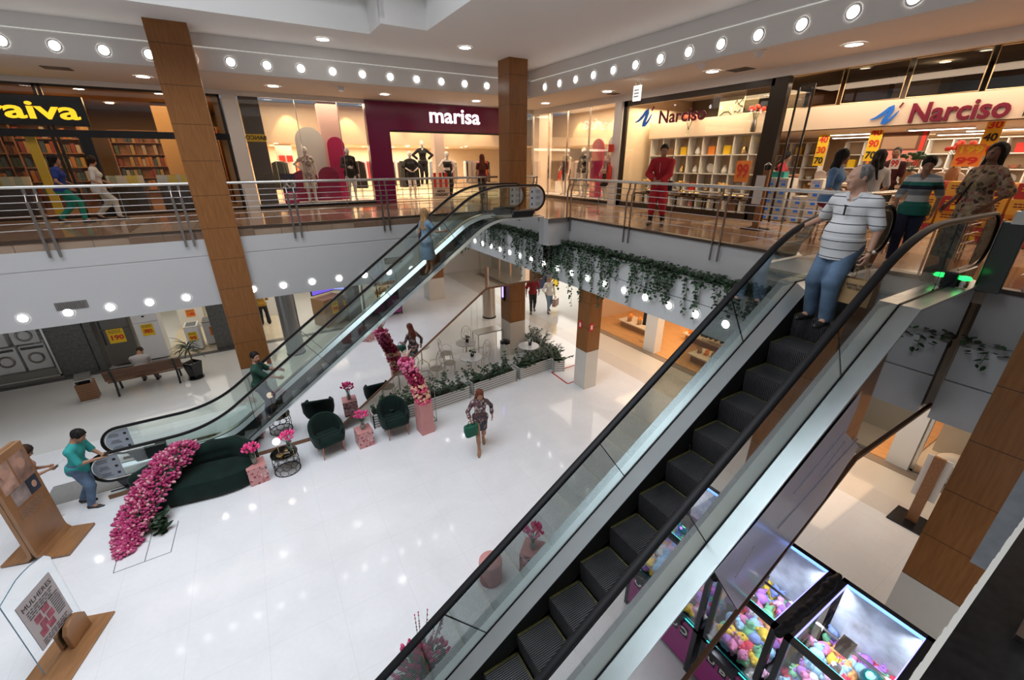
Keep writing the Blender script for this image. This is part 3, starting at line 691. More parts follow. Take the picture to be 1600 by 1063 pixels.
# ---------------- figures: smooth-blended signed distance bodies ----------------
def A3(v): return np.array(v, dtype=np.float32)
def sdf_build(prims, vox, cuts=(), subs=()):
    """prims: ('c',p0,p1,r0,r1,k) round cone | ('e',c,r,k[,R]) ellipsoid | ('f',x,y,z0,z1,rx0,ry0,rx1,ry1,k) flared frustum"""
    lo = np.array([1e9]*3); hi = -lo
    def bounds(p):
        if p[0] == 'c': a, b = np.array(p[1]), np.array(p[2]); return np.minimum(a-p[3], b-p[4]), np.maximum(a+p[3], b+p[4])
        if p[0] == 'e': c = np.array(p[1]); r = max(p[2]); return c-r, c+r
        x, y, z0, z1, a, b, c, d = p[1:9]; return np.array([x-max(a, c), y-max(b, d), z0]), np.array([x+max(a, c), y+max(b, d), z1])
    for p in prims:
        a, b = bounds(p); lo = np.minimum(lo, a); hi = np.maximum(hi, b)
    lo -= 3*vox; hi += 3*vox; dim = np.ceil((hi-lo)/vox).astype(int)+1
    BG = 4*vox; D = np.full(dim, BG, np.float32)
    def ev(p, X, Y, Z):
        if p[0] == 'c':
            a, b = np.array(p[1]), np.array(p[2]); ba = b-a; L2 = float(ba@ba)+1e-12
            h = np.clip(((X-a[0])*ba[0]+(Y-a[1])*ba[1]+(Z-a[2])*ba[2])/L2, 0, 1)
            return np.sqrt((X-a[0]-h*ba[0])**2+(Y-a[1]-h*ba[1])**2+(Z-a[2]-h*ba[2])**2)-(p[3]+(p[4]-p[3])*h)
        if p[0] == 'e':
            c, r = p[1], p[2]; x, y, z = X-c[0], Y-c[1], Z-c[2]
            if len(p) > 4:
                R = p[4]; x, y, z = (R[0][0]*x+R[1][0]*y+R[2][0]*z, R[0][1]*x+R[1][1]*y+R[2][1]*z, R[0][2]*x+R[1][2]*y+R[2][2]*z)
            k0 = np.sqrt((x/r[0])**2+(y/r[1])**2+(z/r[2])**2); k1 = np.sqrt((x/r[0]**2)**2+(y/r[1]**2)**2+(z/r[2]**2)**2)+1e-9
            return k0*(k0-1)/k1
        x, y, z0, z1, a, b, c, d = p[1:9]; t = np.clip((Z-z0)/(z1-z0), 0, 1); rx = a+(c-a)*t; ry = b+(d-b)*t
        q = np.sqrt(((X-x)/rx)**2+((Y-y)/ry)**2); e = (q-1)*np.minimum(rx, ry); return np.maximum(e, np.maximum(z0-Z, Z-z1))
    def region(p, pad):
        a, b = bounds(p); i0 = np.maximum(0, np.floor((a-pad-lo)/vox).astype(int)); i1 = np.minimum(dim, np.ceil((b+pad-lo)/vox).astype(int)+1)
        ax = [lo[i]+vox*np.arange(i0[i], i1[i]) for i in range(3)]
        return tuple(slice(i0[i], i1[i]) for i in range(3)), np.ix_(*[A3(q) for q in ax])
    for p in prims:
        k = p[5] if p[0] == 'c' else (p[3] if p[0] == 'e' else p[9])
        sl, (X, Y, Z) = region(p, BG+k)
        d = ev(p, X, Y, Z)+np.zeros_like(D[sl]); a = D[sl]
        if k > 0: h = np.maximum(k-np.abs(a-d), 0)/k; D[sl] = np.minimum(a, d)-h*h*k*.25
        else: D[sl] = np.minimum(a, d)
    for p in subs:
        k = p[5] if p[0] == 'c' else (p[3] if p[0] == 'e' else p[9])
        sl, (X, Y, Z) = region(p, BG+k)
        if min(D[sl].shape) == 0: continue
        d = -(ev(p, X, Y, Z)+np.zeros_like(D[sl])); a = D[sl]
        if k > 0: h = np.maximum(k-np.abs(a-d), 0)/k; D[sl] = np.maximum(a, d)+h*h*k*.25
        else: D[sl] = np.maximum(a, d)
    if cuts:
        X, Y, Z = np.ix_(*[A3(lo[i]+vox*np.arange(dim[i])) for i in range(3)])
        for (nx, ny, nz, o) in cuts: D = np.maximum(D, nx*X+ny*Y+nz*Z-o)      # keeps n.p < o
    D = np.clip(D, -BG, BG).astype(np.float32)
    g = openvdb.FloatGrid(BG); g.copyFromArray(D, tolerance=0.0)
    pts, quads = g.convertToQuads(isovalue=0.0)
    return pts*vox+lo, quads
def sdf_obj(name, prims, vox, m, parent=None, cuts=(), subs=(), loc=(0, 0, 0), rz=0, relax=1):
    pts, q = sdf_build(prims, vox, cuts, subs)
    me = bpy.data.meshes.new(name); q = q[:, ::-1]
    me.vertices.add(len(pts)); me.vertices.foreach_set('co', pts.astype(np.float32).ravel())
    me.loops.add(len(q)*4); me.loops.foreach_set('vertex_index', q.astype(np.int32).ravel())
    me.polygons.add(len(q)); me.polygons.foreach_set('loop_start', np.arange(0, len(q)*4, 4, dtype=np.int32)); me.polygons.foreach_set('loop_total', np.full(len(q), 4, dtype=np.int32))
    me.update(calc_edges=True); me.validate()
    me.polygons.foreach_set('use_smooth', [True]*len(me.polygons))
    for mm in (m if isinstance(m, (list, tuple)) else [m]): me.materials.append(mm)
    o = bpy.data.objects.new(name, me); col.objects.link(o); o.location = loc; o.rotation_euler = (0, 0, rz)
    if parent is not None: o.parent = parent
    return o
def ik(a, b, l1, l2, hint):
    a, b, hint = Vector(a), Vector(b), Vector(hint); d = b-a; L = min(d.length, (l1+l2)*.998); 
    if d.length > L: b = a+d.normalized()*L; d = b-a
    x = (l1*l1-l2*l2+L*L)/(2*L); h = math.sqrt(max(0, l1*l1-x*x)); u = d.normalized(); p = hint-u*hint.dot(u)
    if p.length < 1e-6: p = u.orthogonal()
    return a+u*x+p.normalized()*h, b
SKIN = dict(light=(.52, .29, .20), tan=(.38, .19, .115), brown=(.22, .10, .06), olive=(.43, .235, .15))
def smat(k): return mat('skin_'+k, SKIN[k], .5, var=.06, scale=5)
M_eyew = mat('eye_white', (.42, .38, .36), .35); M_eyed = mat('eye_dark', (.02, .012, .01), .2); M_lip = mat('lips', (.36, .10, .09), .5)
M_mann = mat('mannequin_white', (.78, .74, .69), .3)
def hair_mat(n, c): return mat('hair_'+n, c, .6, spec=.2, var=.45, scale=30, stretch=(1, 1, .2))
HB = hair_mat('black', (.012, .009, .008)); HD = hair_mat('dark_brown', (.035, .018, .011)); HR = hair_mat('auburn', (.14, .04, .02)); HL = hair_mat('blonde', (.34, .20, .09)); HG = hair_mat('grey', (.20, .19, .18))
def figure(name, label, loc, rz, h=1.7, cat='person', vox=.013, skin='tan', fem=False, girth=0.0, belly=0.0, hipz=None, lean=0.0, side=0.0, twist=0, feet=None, kneeh=None, hands=None, elb=None, head=(0, 0), toes=(0, 0),
           top=None, bottom=None, hair=None, shoes=None, group=None, fine=False, curl=(.5, .5), eyes=True, bust=1.0, palm=None, bare=None, fz=0):
    s = h/1.72; m_skin = M_mann if cat == 'mannequin' else smat(skin)
    hz = (hipz if hipz is not None else .93)
    V = Vector
    P = V((0, 0, hz)); R = Matrix.Rotation(twist, 3, 'Z') @ Matrix.Rotation(-lean, 3, 'X') @ Matrix.Rotation(side, 3, 'Y')
    def B(x, y, z): return P+R @ V((x, y, z))          # torso frame, z up from the pelvis
    sw = .166 if fem else .186
    feet = feet or ((.10, 0, 0), (-.10, 0, 0)); feet = [V(f) for f in feet]
    hands = hands or ((.26, .02, -.10), (-.26, .02, -.10))
    prims = []; torso = []; legs = []; arms = []; headp = []
    hw = .162 if fem else .148; gx = girth
    torso += [('e', B(0, -.01, 0), (hw+gx, .118+gx, .13), .05), ('e', B(0, .0, .14), ((.118 if fem else .135)+gx, .092+gx, .13), .06),
              ('e', B(0, .0, .33), ((.135 if fem else .16)+gx*.7, .108+gx*.5, .165), .06), ('c', B(sw-.045, -.005, .430), B(-sw+.045, -.005, .430), .055, .055, .06),
              ('c', B(.085, -.01, .440), B(.014, .0, .535), .052, .044, .04), ('c', B(-.085, -.01, .440), B(-.014, .0, .535), .052, .044, .04)]
    if belly: torso.append(('e', B(0, .05+belly*.3, .10), (.13+gx+belly*.3, .08+gx+belly*.5, .14), .08))
    if fem and bust:
        for q in (-1, 1): torso.append(('e', B(q*.068, .085, .325), (.06*bust, .052*bust, .058*bust), .04))
    if fem:
        for q in (-1, 1): torso.append(('e', B(q*.075, -.06, -.06), (.088, .085, .095), .05))
    else:
        for q in (-1, 1): torso.append(('e', B(q*.07, -.055, -.05), (.08, .075, .09), .05))
    knees = []
    for i, q in enumerate((1, -1)):
        hip = P+V((q*.085, 0, -.03)); ank = feet[i]+V((0, -.0, .085)); tp = toes[i]
        kh = V((0, 1, 0)) if kneeh is None else V(kneeh[i]); kn, ank = ik(hip, ank, .425, .43, kh); knees.append(kn)
        legs.append(('c', hip+V((0, 0, .0)), kn, .086+gx*.4, .056, .04)); legs.append(('c', kn, ank, .054, .036, .025))
        sh = (ank-kn).normalized(); bk = V((0, -1, 0)); bk = (bk-sh*bk.dot(sh)).normalized(); legs.append(('c', kn+sh*.06+bk*.012, kn+sh*.20+bk*.014, .046, .045, .04))
        fd = V((math.sin(q*.12), math.cos(q*.12)*math.cos(tp), -math.sin(tp))).normalized()
        knees[-1] = (kn, ank, fd)
        heel = ank+V((0, -.025, -.045)); ball = ank+fd*.12+V((0, 0, -.055)); toe = ball+V((q*.0, .06, -.002))
        legs += [('c', ank, heel, .036, .034, .02), ('c', ank+fd*.02, ball, .036, .03, .03), ('c', ball, toe, .032, .024, .02)]
    sho = []; hd = []
    for i, q in enumerate((1, -1)):
        shd = B(q*sw, -.005, .435); tgt = hands[i]; wr = B(*tgt) if len(tgt) == 3 else (Matrix.Rotation(-rz, 3, 'Z') @ (V(tgt[:3])-V(loc)))/s
        eh = (R @ V((q*.5, -1, -.2))) if elb is None or elb[i] is None else R @ V(elb[i])
        el, wr = ik(shd, wr, .285, .25, eh); sho.append((shd, el, wr))
        arms += [('c', shd, el, .052 if not fem else .043, .038 if not fem else .033, .04), ('c', el, wr, .040 if not fem else .034, .026 if not fem else .023, .02)]
        arms.append(('e', shd+V((0, 0, -.012)), (.054, .052, .056) if not fem else (.044, .043, .047), .05))
        d = (wr-el).normalized(); pn = (palm[i] if palm and palm[i] is not None else None)
        inn = R @ V((-q, 0, 0)) if pn is None else V(pn)         # palm normal
        inn = (inn-d*inn.dot(d)); inn = inn.normalized() if inn.length > 1e-4 else d.orthogonal().normalized(); sd = d.cross(inn).normalized()
        thumbside = sd if sd.dot(R @ V((0, 1, 0))) > 0 else -sd
        if pn is not None and len(pn) == 3 and hasattr(pn, 'x') is False: pass
        pc = wr+d*.05; Rm = np.array([[thumbside.x, inn.x, d.x], [thumbside.y, inn.y, d.y], [thumbside.z, inn.z, d.z]])
        arms.append(('e', pc, (.041, .018, .052), .018, Rm)); cu = curl[i]
        for f_, (o, L) in enumerate(((.030, .074), (.010, .082), (-.011, .076), (-.030, .060))):
            b0 = wr+d*.088+thumbside*o; r_ = .0098 if not fem else .0085; a1 = cu*.7; a2 = cu*1.7; a3 = cu*2.5
            b1 = b0+(d*math.cos(a1)+inn*math.sin(a1)+thumbside*o*1.6)*L*.45; b2 = b1+(d*math.cos(a2)+inn*math.sin(a2))*L*.32; b3 = b2+(d*math.cos(a3)+inn*math.sin(a3))*L*.23
            arms += [('c', b0-d*.02, b1, r_*1.05, r_, .006), ('c', b1, b2, r_, r_*.92, .002), ('c', b2, b3, r_*.92, r_*.8, .002)]
        t0 = wr+d*.025+thumbside*.025; t1 = t0+(d*.6+thumbside*.7+inn*.35)*.04; t2 = t1+(d*.9+thumbside*.2+inn*.5)*.035
        arms += [('c', t0, t1, .014, .0115, .012), ('c', t1, t2, .0115, .009, .003)]
        hd.append((wr, d, inn, thumbside))
    # head
    yaw, pit = head; HR_ = R @ Matrix.Rotation(yaw, 3, 'Z') @ Matrix.Rotation(-pit, 3, 'X'); nk = B(0, .01, .56); Rm = np.array(HR_)
    def Hd(x, y, z): return nk+HR_ @ V((x, y, z))
    nr = .052 if not fem else .043
    headp += [('c', B(0, -.005, .47), nk+V((0, 0, .05)), nr, nr*.95, .03), ('e', Hd(0, .005, .135), (.076, .096, .098), .03, Rm), ('e', Hd(0, .045, .085), (.056, .058, .078), .04, Rm),
              ('c', Hd(.022, .085, .030), Hd(-.022, .085, .030), .018, .018, .03), ('c', Hd(0, .098, .125), Hd(0, .120, .092), .010, .014, .012), ('e', Hd(0, .112, .088), (.018, .012, .010), .008, Rm),
              ('c', Hd(.035, .088, .142), Hd(-.035, .088, .142), .012, .012, .015), ('c', Hd(.035, .078, .095), Hd(.03, .075, .08), .018, .018, .03), ('c', Hd(-.035, .078, .095), Hd(-.03, .075, .08), .018, .018, .03),
              ('c', Hd(.016, .103, .058), Hd(-.016, .103, .058), .0075, .0075, .006)]
    for q in (1, -1): headp.append(('e', Hd(q*.079, -.003, .108), (.010, .020, .031), .008, Rm))
    subs = [('e', Hd(q*.031, .103, .120), (.013, .012, .0065), .008, Rm) for q in (1, -1)]
    allp = torso+legs+arms+headp
    S = lambda pr: scale_prims(pr, s)
    body = sdf_obj(name, S(allp), vox, m_skin, None, subs=S(subs), loc=loc, rz=rz)
    tag(body, label, cat, group)
    def inflate(pr, e, f=1.0):
        out = []
        for p in pr:
            if p[0] == 'c': out.append(('c', p[1], p[2], p[3]*f+e, p[4]*f+e, p[5]))
            elif p[0] == 'e': out.append(('e', p[1], tuple(x*f+e for x in p[2]), p[3])+tuple(p[4:]))
        return out
    def cutz(z, below=True): return (0, 0, -1, -z*s) if below else (0, 0, 1, z*s)
    up = R @ V((0, 0, 1))
    def cut_t(z, below=True):     # plane square to the spine at height z above pelvis
        o = (P+up*z).dot(up)*s; return (-up.x, -up.y, -up.z, -o) if below else (up.x, up.y, up.z, o)
    nt_ = [p for p in torso]
    if top:
        e = top.get('e', .014); pr = inflate(nt_, e); sl = top.get('sleeve', .5)
        for i, q in enumerate((1, -1)):
            a, el, wr = sho[i]; r0 = (.052 if not fem else .043)+e
            if sl > 0:
                if sl <= .6: t_ = sl/.6; pr.append(('c', a, a+(el-a)*min(1, t_), r0, r0-.008*t_+top.get('flare', .006), .03))
                else:
                    t_ = (sl-.6)/.4; pr.append(('c', a, el, r0, r0-.010, .03)); pr.append(('c', el, el+(wr-el)*t_, r0-.010, .036+e, .02))
            pr.append(('e', a+V((0, 0, -.012)), ((.050 if not fem else .041)+e,)*3, .04))
        cuts = [cut_t(top.get('neck', .530), False)]
        hem = top.get('hem', -.08)
        if 'skirt' in top:
            z1, rx, ry = top['skirt']; pr.append(('f', 0, 0, z1, hz+.02, rx, ry, hw+e+.005, .125+e, .04)); cuts.append(cutz(z1+.005))
        else:
            cuts.append(cut_t(hem)); wx = hw+gx+e+.016; wy = .138+gx+e+belly*.3; pr.append(('f', 0, belly*.25, hz+hem-.03, hz+.04, wx, wy, wx, wy, .05))
        if belly: pass
        sb = [('c', B(0, .004, .515), B(0, .01, .66), (.060 if not fem else .056), .085, .006)]
        if top.get('vneck'): sb.append(('c', B(0, .05, .52), B(0, .13, .43), .045, .02, .01))
        sdf_obj(top.get('name', 'shirt'), S(pr), vox, top['m'], body, cuts=cuts, subs=S(sb))
        if top.get('open'):
            pass
    if bottom:
        e = bottom.get('e', .016)
        if bottom['kind'] == 'trousers':
            pr = inflate([torso[0], torso[1]]+torso[-2:], e*.8); L = bottom.get('len', .92); wdt = bottom.get('w', .062); fl = bottom.get('flare', 0)
            for i, q in enumerate((1, -1)):
                kn, ank, fd = knees[i]; hip = P+V((q*.085, 0, -.03)); pr += [('c', hip, kn, .088+gx*.4+e, wdt+.012, .04)]
                end = kn+(ank-kn)*((L-.45)/.5) if L > .5 else kn; pr.append(('c', kn, end, wdt+.010, wdt-.008+fl, .02))
                shn = (ank-kn).normalized()
            cuts = [cut_t(.10, False)]
            sdf_obj(bottom.get('name', 'trousers'), S(pr), vox, bottom['m'], body, cuts=cuts)
        else:
            z1, rx, ry = bottom['z'], bottom['rx'], bottom['ry']; pr = inflate([torso[0]], e)+[('f', 0, 0, z1, hz, rx, ry, hw+e+.004, .12+e, .05)]
            sdf_obj(bottom.get('name', 'skirt'), S(pr), vox, bottom['m'], body, cuts=[cutz(z1+.004), cut_t(.10, False)])
    if shoes:
        for i, q in enumerate((1, -1)):
            kn, ank, fd = knees[i]; heel = ank+V((0, -.03, -.05)); ball = ank+fd*.12+V((0, 0, -.055)); toe = ball+V((0, .065, -.004))
            pr = [('c', heel, ball, .040, .040, .02), ('c', ball, toe, .040, .030, .02)]
            if shoes.get('boot', 1): pr.append(('c', ank+V((0, -.005, -.01)), heel, .043, .038, .02))
            zmin = min(heel.z, toe.z)-.034
            sdf_obj('shoe', S(pr), vox*.9, shoes['m'], body, cuts=[cutz(zmin)])
    if hair:
        L = hair.get('len', 0); e = hair.get('e', .014)
        pr = [('e', Hd(0, -.006, .142), (.078+e, .094+e, .098+e), .02, Rm)]; sb = []
        if L:
            for k in range(5):
                a = -1.25+.625*k; x = math.sin(a)*.07; y = -math.cos(a)*.06-.01; p0 = Hd(x, y, .10); p1 = Hd(x*1.15, y*1.1-.02, .10-min(L, .16)); p2 = B(x*1.5, -.10+(.03 if abs(a) > 1 else 0), .60-L)
                pr += [('c', p0, p1, .035, .036, .03)]
                if L > .2: pr += [('c', p1, p2, .036, .026, .03)]
        if hair.get('bun'): pr.append(('e', Hd(0, -.115, .15), (.04, .04, .04), .02)) 
        if hair.get('tail'):
            pr += [('c', Hd(0, -.10, .17), Hd(0, -.15, .06), .03, .035, .02), ('c', Hd(0, -.15, .06), B(0, -.14, .30), .035, .015, .02)]
        rh = random.Random(len(label)*7+3)
        for k in range(hair.get('tufts', 46)):
            th_ = rh.uniform(.15, 1.35); an = rh.uniform(0, 2*PI); x = math.sin(th_)*math.cos(an); y = math.sin(th_)*math.sin(an); z = math.cos(th_); x2 = math.sin(th_+.45)*math.cos(an+.25); y2 = math.sin(th_+.45)*math.sin(an+.25); z2 = math.cos(th_+.45)
            pr.append(('c', Hd(x*(.078+e), -.006+y*(.094+e), .142+z*(.098+e)), Hd(x2*(.081+e), -.010+y2*(.097+e), .142+z2*(.101+e)), .009, .006, .006))
        if L > .1:
            for k in range(26):
                a = rh.uniform(-1.5, 1.5); x = math.sin(a)*.088; y = -math.cos(a)*.080-.01; p0 = Hd(x, y, .12); p1 = Hd(x*1.2, y*1.15-.01, .10-min(L, .16)); p2 = B(x*1.5+rh.uniform(-.02, .02), -.125+(.03 if abs(a) > 1 else 0), .60-L-rh.uniform(-.02, .05))
                pr.append(('c', p0, p1, .011, .012, .006))
                if L > .2: pr.append(('c', p1, p2, .012, .005, .006))
        fz_ = hair.get('front', .0)
        sb.append(('e', Hd(0, .118, .078+fz_), ((.076, .095, .112) if fem else (.092, .104, .124)), .010, Rm))
        if not L: sb.append(('c', Hd(.09, .035, .055), Hd(-.09, .035, .055), .05, .05, .01)); sb.append(('c', Hd(0, -.06, -.03), Hd(0, -.02, -.0), .07, .06, .02))
        if hair.get('bald'): sb += [('e', Hd(0, .115, .17), (.088, .115, .115), .012, Rm), ('e', Hd(0, .03, .25), (.05, .07, .04), .012, Rm)]
        sdf_obj('hair', S(pr), vox*.9, hair['m'], body, subs=S(sb))
    if eyes and cat == 'person':
        for q in (1, -1):
            c = Hd(q*.031, .0865, .120)*s
            mb = MB(); mb.ell(c, (.0105*s,)*3, 10, 8, 0); mb.ell(c+HR_ @ V((0, .0048*s, 0)), (.0064*s, .0066*s, .0064*s), 8, 6, 1); mb.build('eye', [M_eyew, M_eyed], body, smooth=True)
            mb = MB(); mb.tube([Hd(q*.052, .088, .142)*s, Hd(q*.032, .101, .149)*s, Hd(q*.014, .100, .145)*s], .0035*s, 5); mb.build('eyebrow', hair['m'] if hair else HD, body, smooth=True)
        mb = MB(); mb.tube([Hd(.02, .100, .057)*s, Hd(.006, .1105, .060)*s, Hd(-.006, .1105, .060)*s, Hd(-.02, .100, .057)*s], .0048*s, 6); mb.build('lips', M_lip, body, smooth=True)
    info = dict(B=lambda *a: B(*a)*s, Hd=lambda *a: Hd(*a)*s, hands=[(a*s, b, c, d) for a, b, c, d in hd], sho=[(a*s, b*s, c*s) for a, b, c in sho], R=R, HR=HR_, s=s, P=P*s, M=Matrix.Translation(Vector(loc)) @ Matrix.Rotation(rz, 4, 'Z'), knees=knees)
    return body, info
def scale_prims(pr, s):
    out = []
    for p in pr:
        if p[0] == 'c': out.append(('c', tuple(Vector(p[1])*s), tuple(Vector(p[2])*s), p[3]*s, p[4]*s, p[5]*s))
        elif p[0] == 'e': out.append(('e', tuple(Vector(p[1])*s), tuple(x*s for x in p[2]), p[3]*s)+tuple(p[4:]))
        else: out.append(('f',)+tuple(x*s for x in p[1:]))
    return out
# clothing cloth
def cloth(name, c, var=.08, rough=.85): return mat(name, c, rough, var=var, scale=7, bump=.25, bscale=25)
def stripes(name, bands, period, off=0, coord='Z', base=None):
    n = NT(name, .85); v = getattr(n, coord); q = n.math('FRACT', n.math('DIVIDE', n.math('ADD', v, off), period)); c = n.ramp(q, bands, True); return n.color(c)
def floral(name, base, cols, scale=22):
    n = NT(name, .85); n.distort(scale*.5, .10); v = n.voro(scale); vc = n.voro(scale, 'Color'); s = n.t.nodes.new('ShaderNodeSeparateColor'); n.t.links.new(vc, s.inputs[0])
    k = len(cols); c = n.ramp(s.outputs[0], [(i/k, cc) for i, cc in enumerate(cols)], True); nz = n.noise(scale*.6, 3)
    return n.color(n.mix(n.math('LESS_THAN', n.math('ADD', v, n.math('MULTIPLY', nz, .3)), .66), base, c))
M_denim = mat('denim_blue', (.10, .16, .25), .85, var=.35, scale=5)
M_denl = mat('denim_light', (.17, .27, .38), .85, var=.25, scale=5)
M_jeansd = mat('denim_dark', (.03, .045, .08), .85, var=.2, scale=6)
M_blackc = cloth('black_cloth', (.015, .015, .017)); M_whitec = cloth('white_cloth', (.72, .71, .69)); M_greyc = cloth('grey_shirt', (.42, .40, .40))
M_shoeb = mat('black_shoe', (.015, .015, .016), .5); M_shoew = mat('pale_shoe', (.55, .52, .48), .5); M_shoet = mat('tan_shoe', (.3, .17, .09), .5)
# ---------------- people ----------------
def at(x, y, z=0): return (x, y, z)
def face(dx, dy): return math.atan2(-dx, dy)         # rotation so that local +Y points along (dx,dy)
zs = lambda x, sx=0: .93+SL*(x-sx)-.22               # nosing line height
# striped polo man riding down the large escalator (faces -X, one hand on the far handrail)
M_polo = stripes('polo_stripes', [(0, (.03, .03, .045)), (.10, (.72, .72, .71)), (.16, (.66, .66, .66))], .088, .02)
stepz = 4.555
hw_ = py_(1243, 362, 2.574)
b, I = figure('person', 'stout grey-haired man in a striped polo shirt and jeans riding the large escalator', (5.50, 2.13, stepz), face(-1, .12), h=1.70, vox=.0075, skin='light', girth=.014, belly=.055,
    feet=((.13, .02, 0), (-.10, .10, -.0)), hands=((hw_.x+.10, 2.56, hw_.z+.05, 0), (-.28, .02, -.08)), elb=((.6, -.5, -.8), (-.6, -.7, 0)), head=(-.62, .16), curl=(.35, .75), palm=((0, 0, -1), (1, 0, 0)),
    top=dict(m=M_polo, sleeve=.50, hem=-.17, e=.012, flare=.012, vneck=True), bottom=dict(kind='trousers', m=M_denim, w=.078, e=.02, len=.93), hair=dict(m=HG, e=.008, bald=True), shoes=dict(m=M_shoeb))
mb = MB(); c = I['B'](0, .03, .515)
for q in (1, -1): mb.tube([I['B'](q*.075, -.02, .525), I['B'](q*.075, .05, .50), I['B'](q*.02, .105, .455)], .014, 6)
mb.build('collar', mat('polo_collar', (.6, .6, .6), .8), b, smooth=True)
mb = MB(); mb.tube([I['B'](.012, .158, .40), I['B'](-.028, .166, .395)], .006, 5); mb.tube([I['B'](-.008, .17, .40), I['B'](-.02, .185, .30)], .009, 5); mb.build('hanging_sunglasses', M_blk, b)
wr, d, inn, th = I['hands'][1]
mb = MB(); mb.tube([wr-d*.03+(inn*math.cos(a)*.029+th*math.sin(a)*.036) for a in [2*PI*k/12 for k in range(12)]], .007, 6, close=True); mb.build('watch_strap', mat('watch_gold', (.5, .35, .15), .3, 1), b)
mb = MB(); mb.ell(wr-d*.03-inn*.036, (.018, .018, .018), 10, 6); mb.build('watch_face', mat('watch_white', (.8, .75, .65), .2), b)
# kraft paper bag held in the left hand
M_kraft = mat('kraft_paper', (.36, .22, .10), .8, var=.08, scale=4)
hb = I['M'] @ (wr+d*.10)
t = thing('paper_bag', 'brown kraft paper bag held by the man in the striped polo', 'bag', (hb.x, hb.y, hb.z-.30), face(-1, .1))
mb = MB(); w_, d_, h_ = .17, .06, .27
mb.add([(-w_, -d_, -.13), (w_, -d_, -.13), (w_, d_, -.13), (-w_, d_, -.13), (-w_*1.02, -d_*.8, h_-.13), (w_*1.02, -d_*.8, h_-.13), (w_*1.02, d_*.8, h_-.13), (-w_*1.02, d_*.8, h_-.13)], [(3, 2, 1, 0), (0, 1, 5, 4), (1, 2, 6, 5), (2, 3, 7, 6), (3, 0, 4, 7)])
mb.build('bag_body', M_kraft, t)
mb = MB()
for q in (-1, 1): mb.tube([(-.07, q*.045, .13), (-.05, q*.03, .24), (0, 0, .29), (.05, q*.03, .24), (.07, q*.045, .13)], .004, 5)
mb.build('bag_handle', M_kraft, t)
for k, s_ in enumerate(('GANHE 10%', 'NA LOJA')): text(s_, .032, M_ink, t, (0, d_*1.02, .08-.035*k), facing=(0, 1, 0), ext=.001, bold=.02, name='bag_print')
for k, s_ in enumerate(('GANHE 10%', 'NA LOJA')): text(s_, .032, M_ink, t, (0, -d_*1.02, .08-.035*k), facing=(0, -1, 0), ext=.001, bold=.02, name='bag_print')
# woman in denim dress on the far escalator (seen from behind, rides up)
x0 = 3.75; zz = .93+SL*(x0+.3)-.22
b, I = figure('person', 'woman in a light denim dress standing high on the far escalator, seen from behind', (x0, 10.52, 3.55), face(1, .25), h=1.66, vox=.012, skin='tan', fem=True,
    hands=((.30, .38, .22), (-.17, .10, -.02)), elb=((.6, -.4, -1), None), curl=(.5, .5), head=(0, -.1), top=dict(name='dress', m=M_denl, sleeve=.25, e=.016, skirt=(.42, .215, .17)), hair=dict(m=HL, len=.30, e=.016), shoes=dict(m=M_shoet))
bag = MB(); c = I['B'](-.22, .0, .10); bag.lathe([(0, -.14), (.09, -.14), (.10, 0), (.08, .12), (0, .13)], c, 12, sx=.6, sy=1.0)
o = bag.build('shoulder_bag', mat('brown_leather', (.05, .025, .02), .5), None, loc=I['M'].translation, rz=b.rotation_euler[2], smooth=True); tag(o, 'brown leather shoulder bag of the woman in the denim dress', 'bag')
MB().tube([I['B'](-.22, .05, .22), I['B'](-.17, .03, .53), I['B'](-.22, -.06, .22)], .008, 5).build('strap', mat('brown_leather', (.05, .025, .02)), o)
# man in dark green T-shirt lower on the far escalator, looking back
b, I = figure('person', 'bearded man in a dark green shirt leaning on the far escalator handrail', (-.62, 10.55, .56), face(1, -.15), h=1.74, vox=.012, skin='tan', hands=((.10, .42, .14), (-.22, .42, .20)), elb=((.6, -.6, -.7), None), curl=(.6, .6), lean=.05,
    feet=((.10, -.02, 0), (-.10, .12, .0)), head=(-.75, .1), top=dict(m=cloth('dark_green_cloth', (.012, .055, .035)), sleeve=.55, hem=-.10), bottom=dict(kind='trousers', m=M_jeansd), hair=dict(m=HB, e=.012), shoes=dict(m=M_shoeb))
sdf_obj('beard', scale_prims([('e', tuple(Vector(I['Hd'](0, .062, .045))/I['s']), (.052, .05, .042), .02, np.array(I['HR']))], I['s']), .010, HB, b)
# man in teal T-shirt with phone
p = pz(139, 789)
b, I = figure('person', 'man in a teal T-shirt looking at his phone beside the escalator foot', (p.x, p.y, 0), face(1, -.25), h=1.76, vox=.011, skin='tan', hands=((.06, .34, .20), (-.10, .33, .18)), elb=((.7, -.4, -.8), (-.7, -.4, -.8)), curl=(.7, .7), palm=((0, -.3, 1), (0, -.3, 1)),
    lean=.10, feet=((.10, .10, 0), (-.10, -.12, .0)), toes=(0, .0), head=(0, .45), top=dict(m=cloth('teal_cloth', (.03, .33, .32)), sleeve=.55, hem=-.13, e=.010), bottom=dict(kind='trousers', m=M_denim, w=.066), hair=dict(m=HB, e=.014), shoes=dict(m=M_shoeb))
wr, d, inn, th = I['hands'][0]; q = I['M'] @ (wr+d*.10+inn*.02); o = MB().box((0, 0, 0), (.075, .15, .012)).build('phone', M_blk, None, loc=q, rz=b.rotation_euler[2], bevel=.004); o.rotation_euler = (.4, 0, b.rotation_euler[2]); o.location = q+Vector((.19, -.05, -.02)); b.rotation_euler[0] = -.13; tag(o, 'black phone in the hands of the man in teal', 'phone')
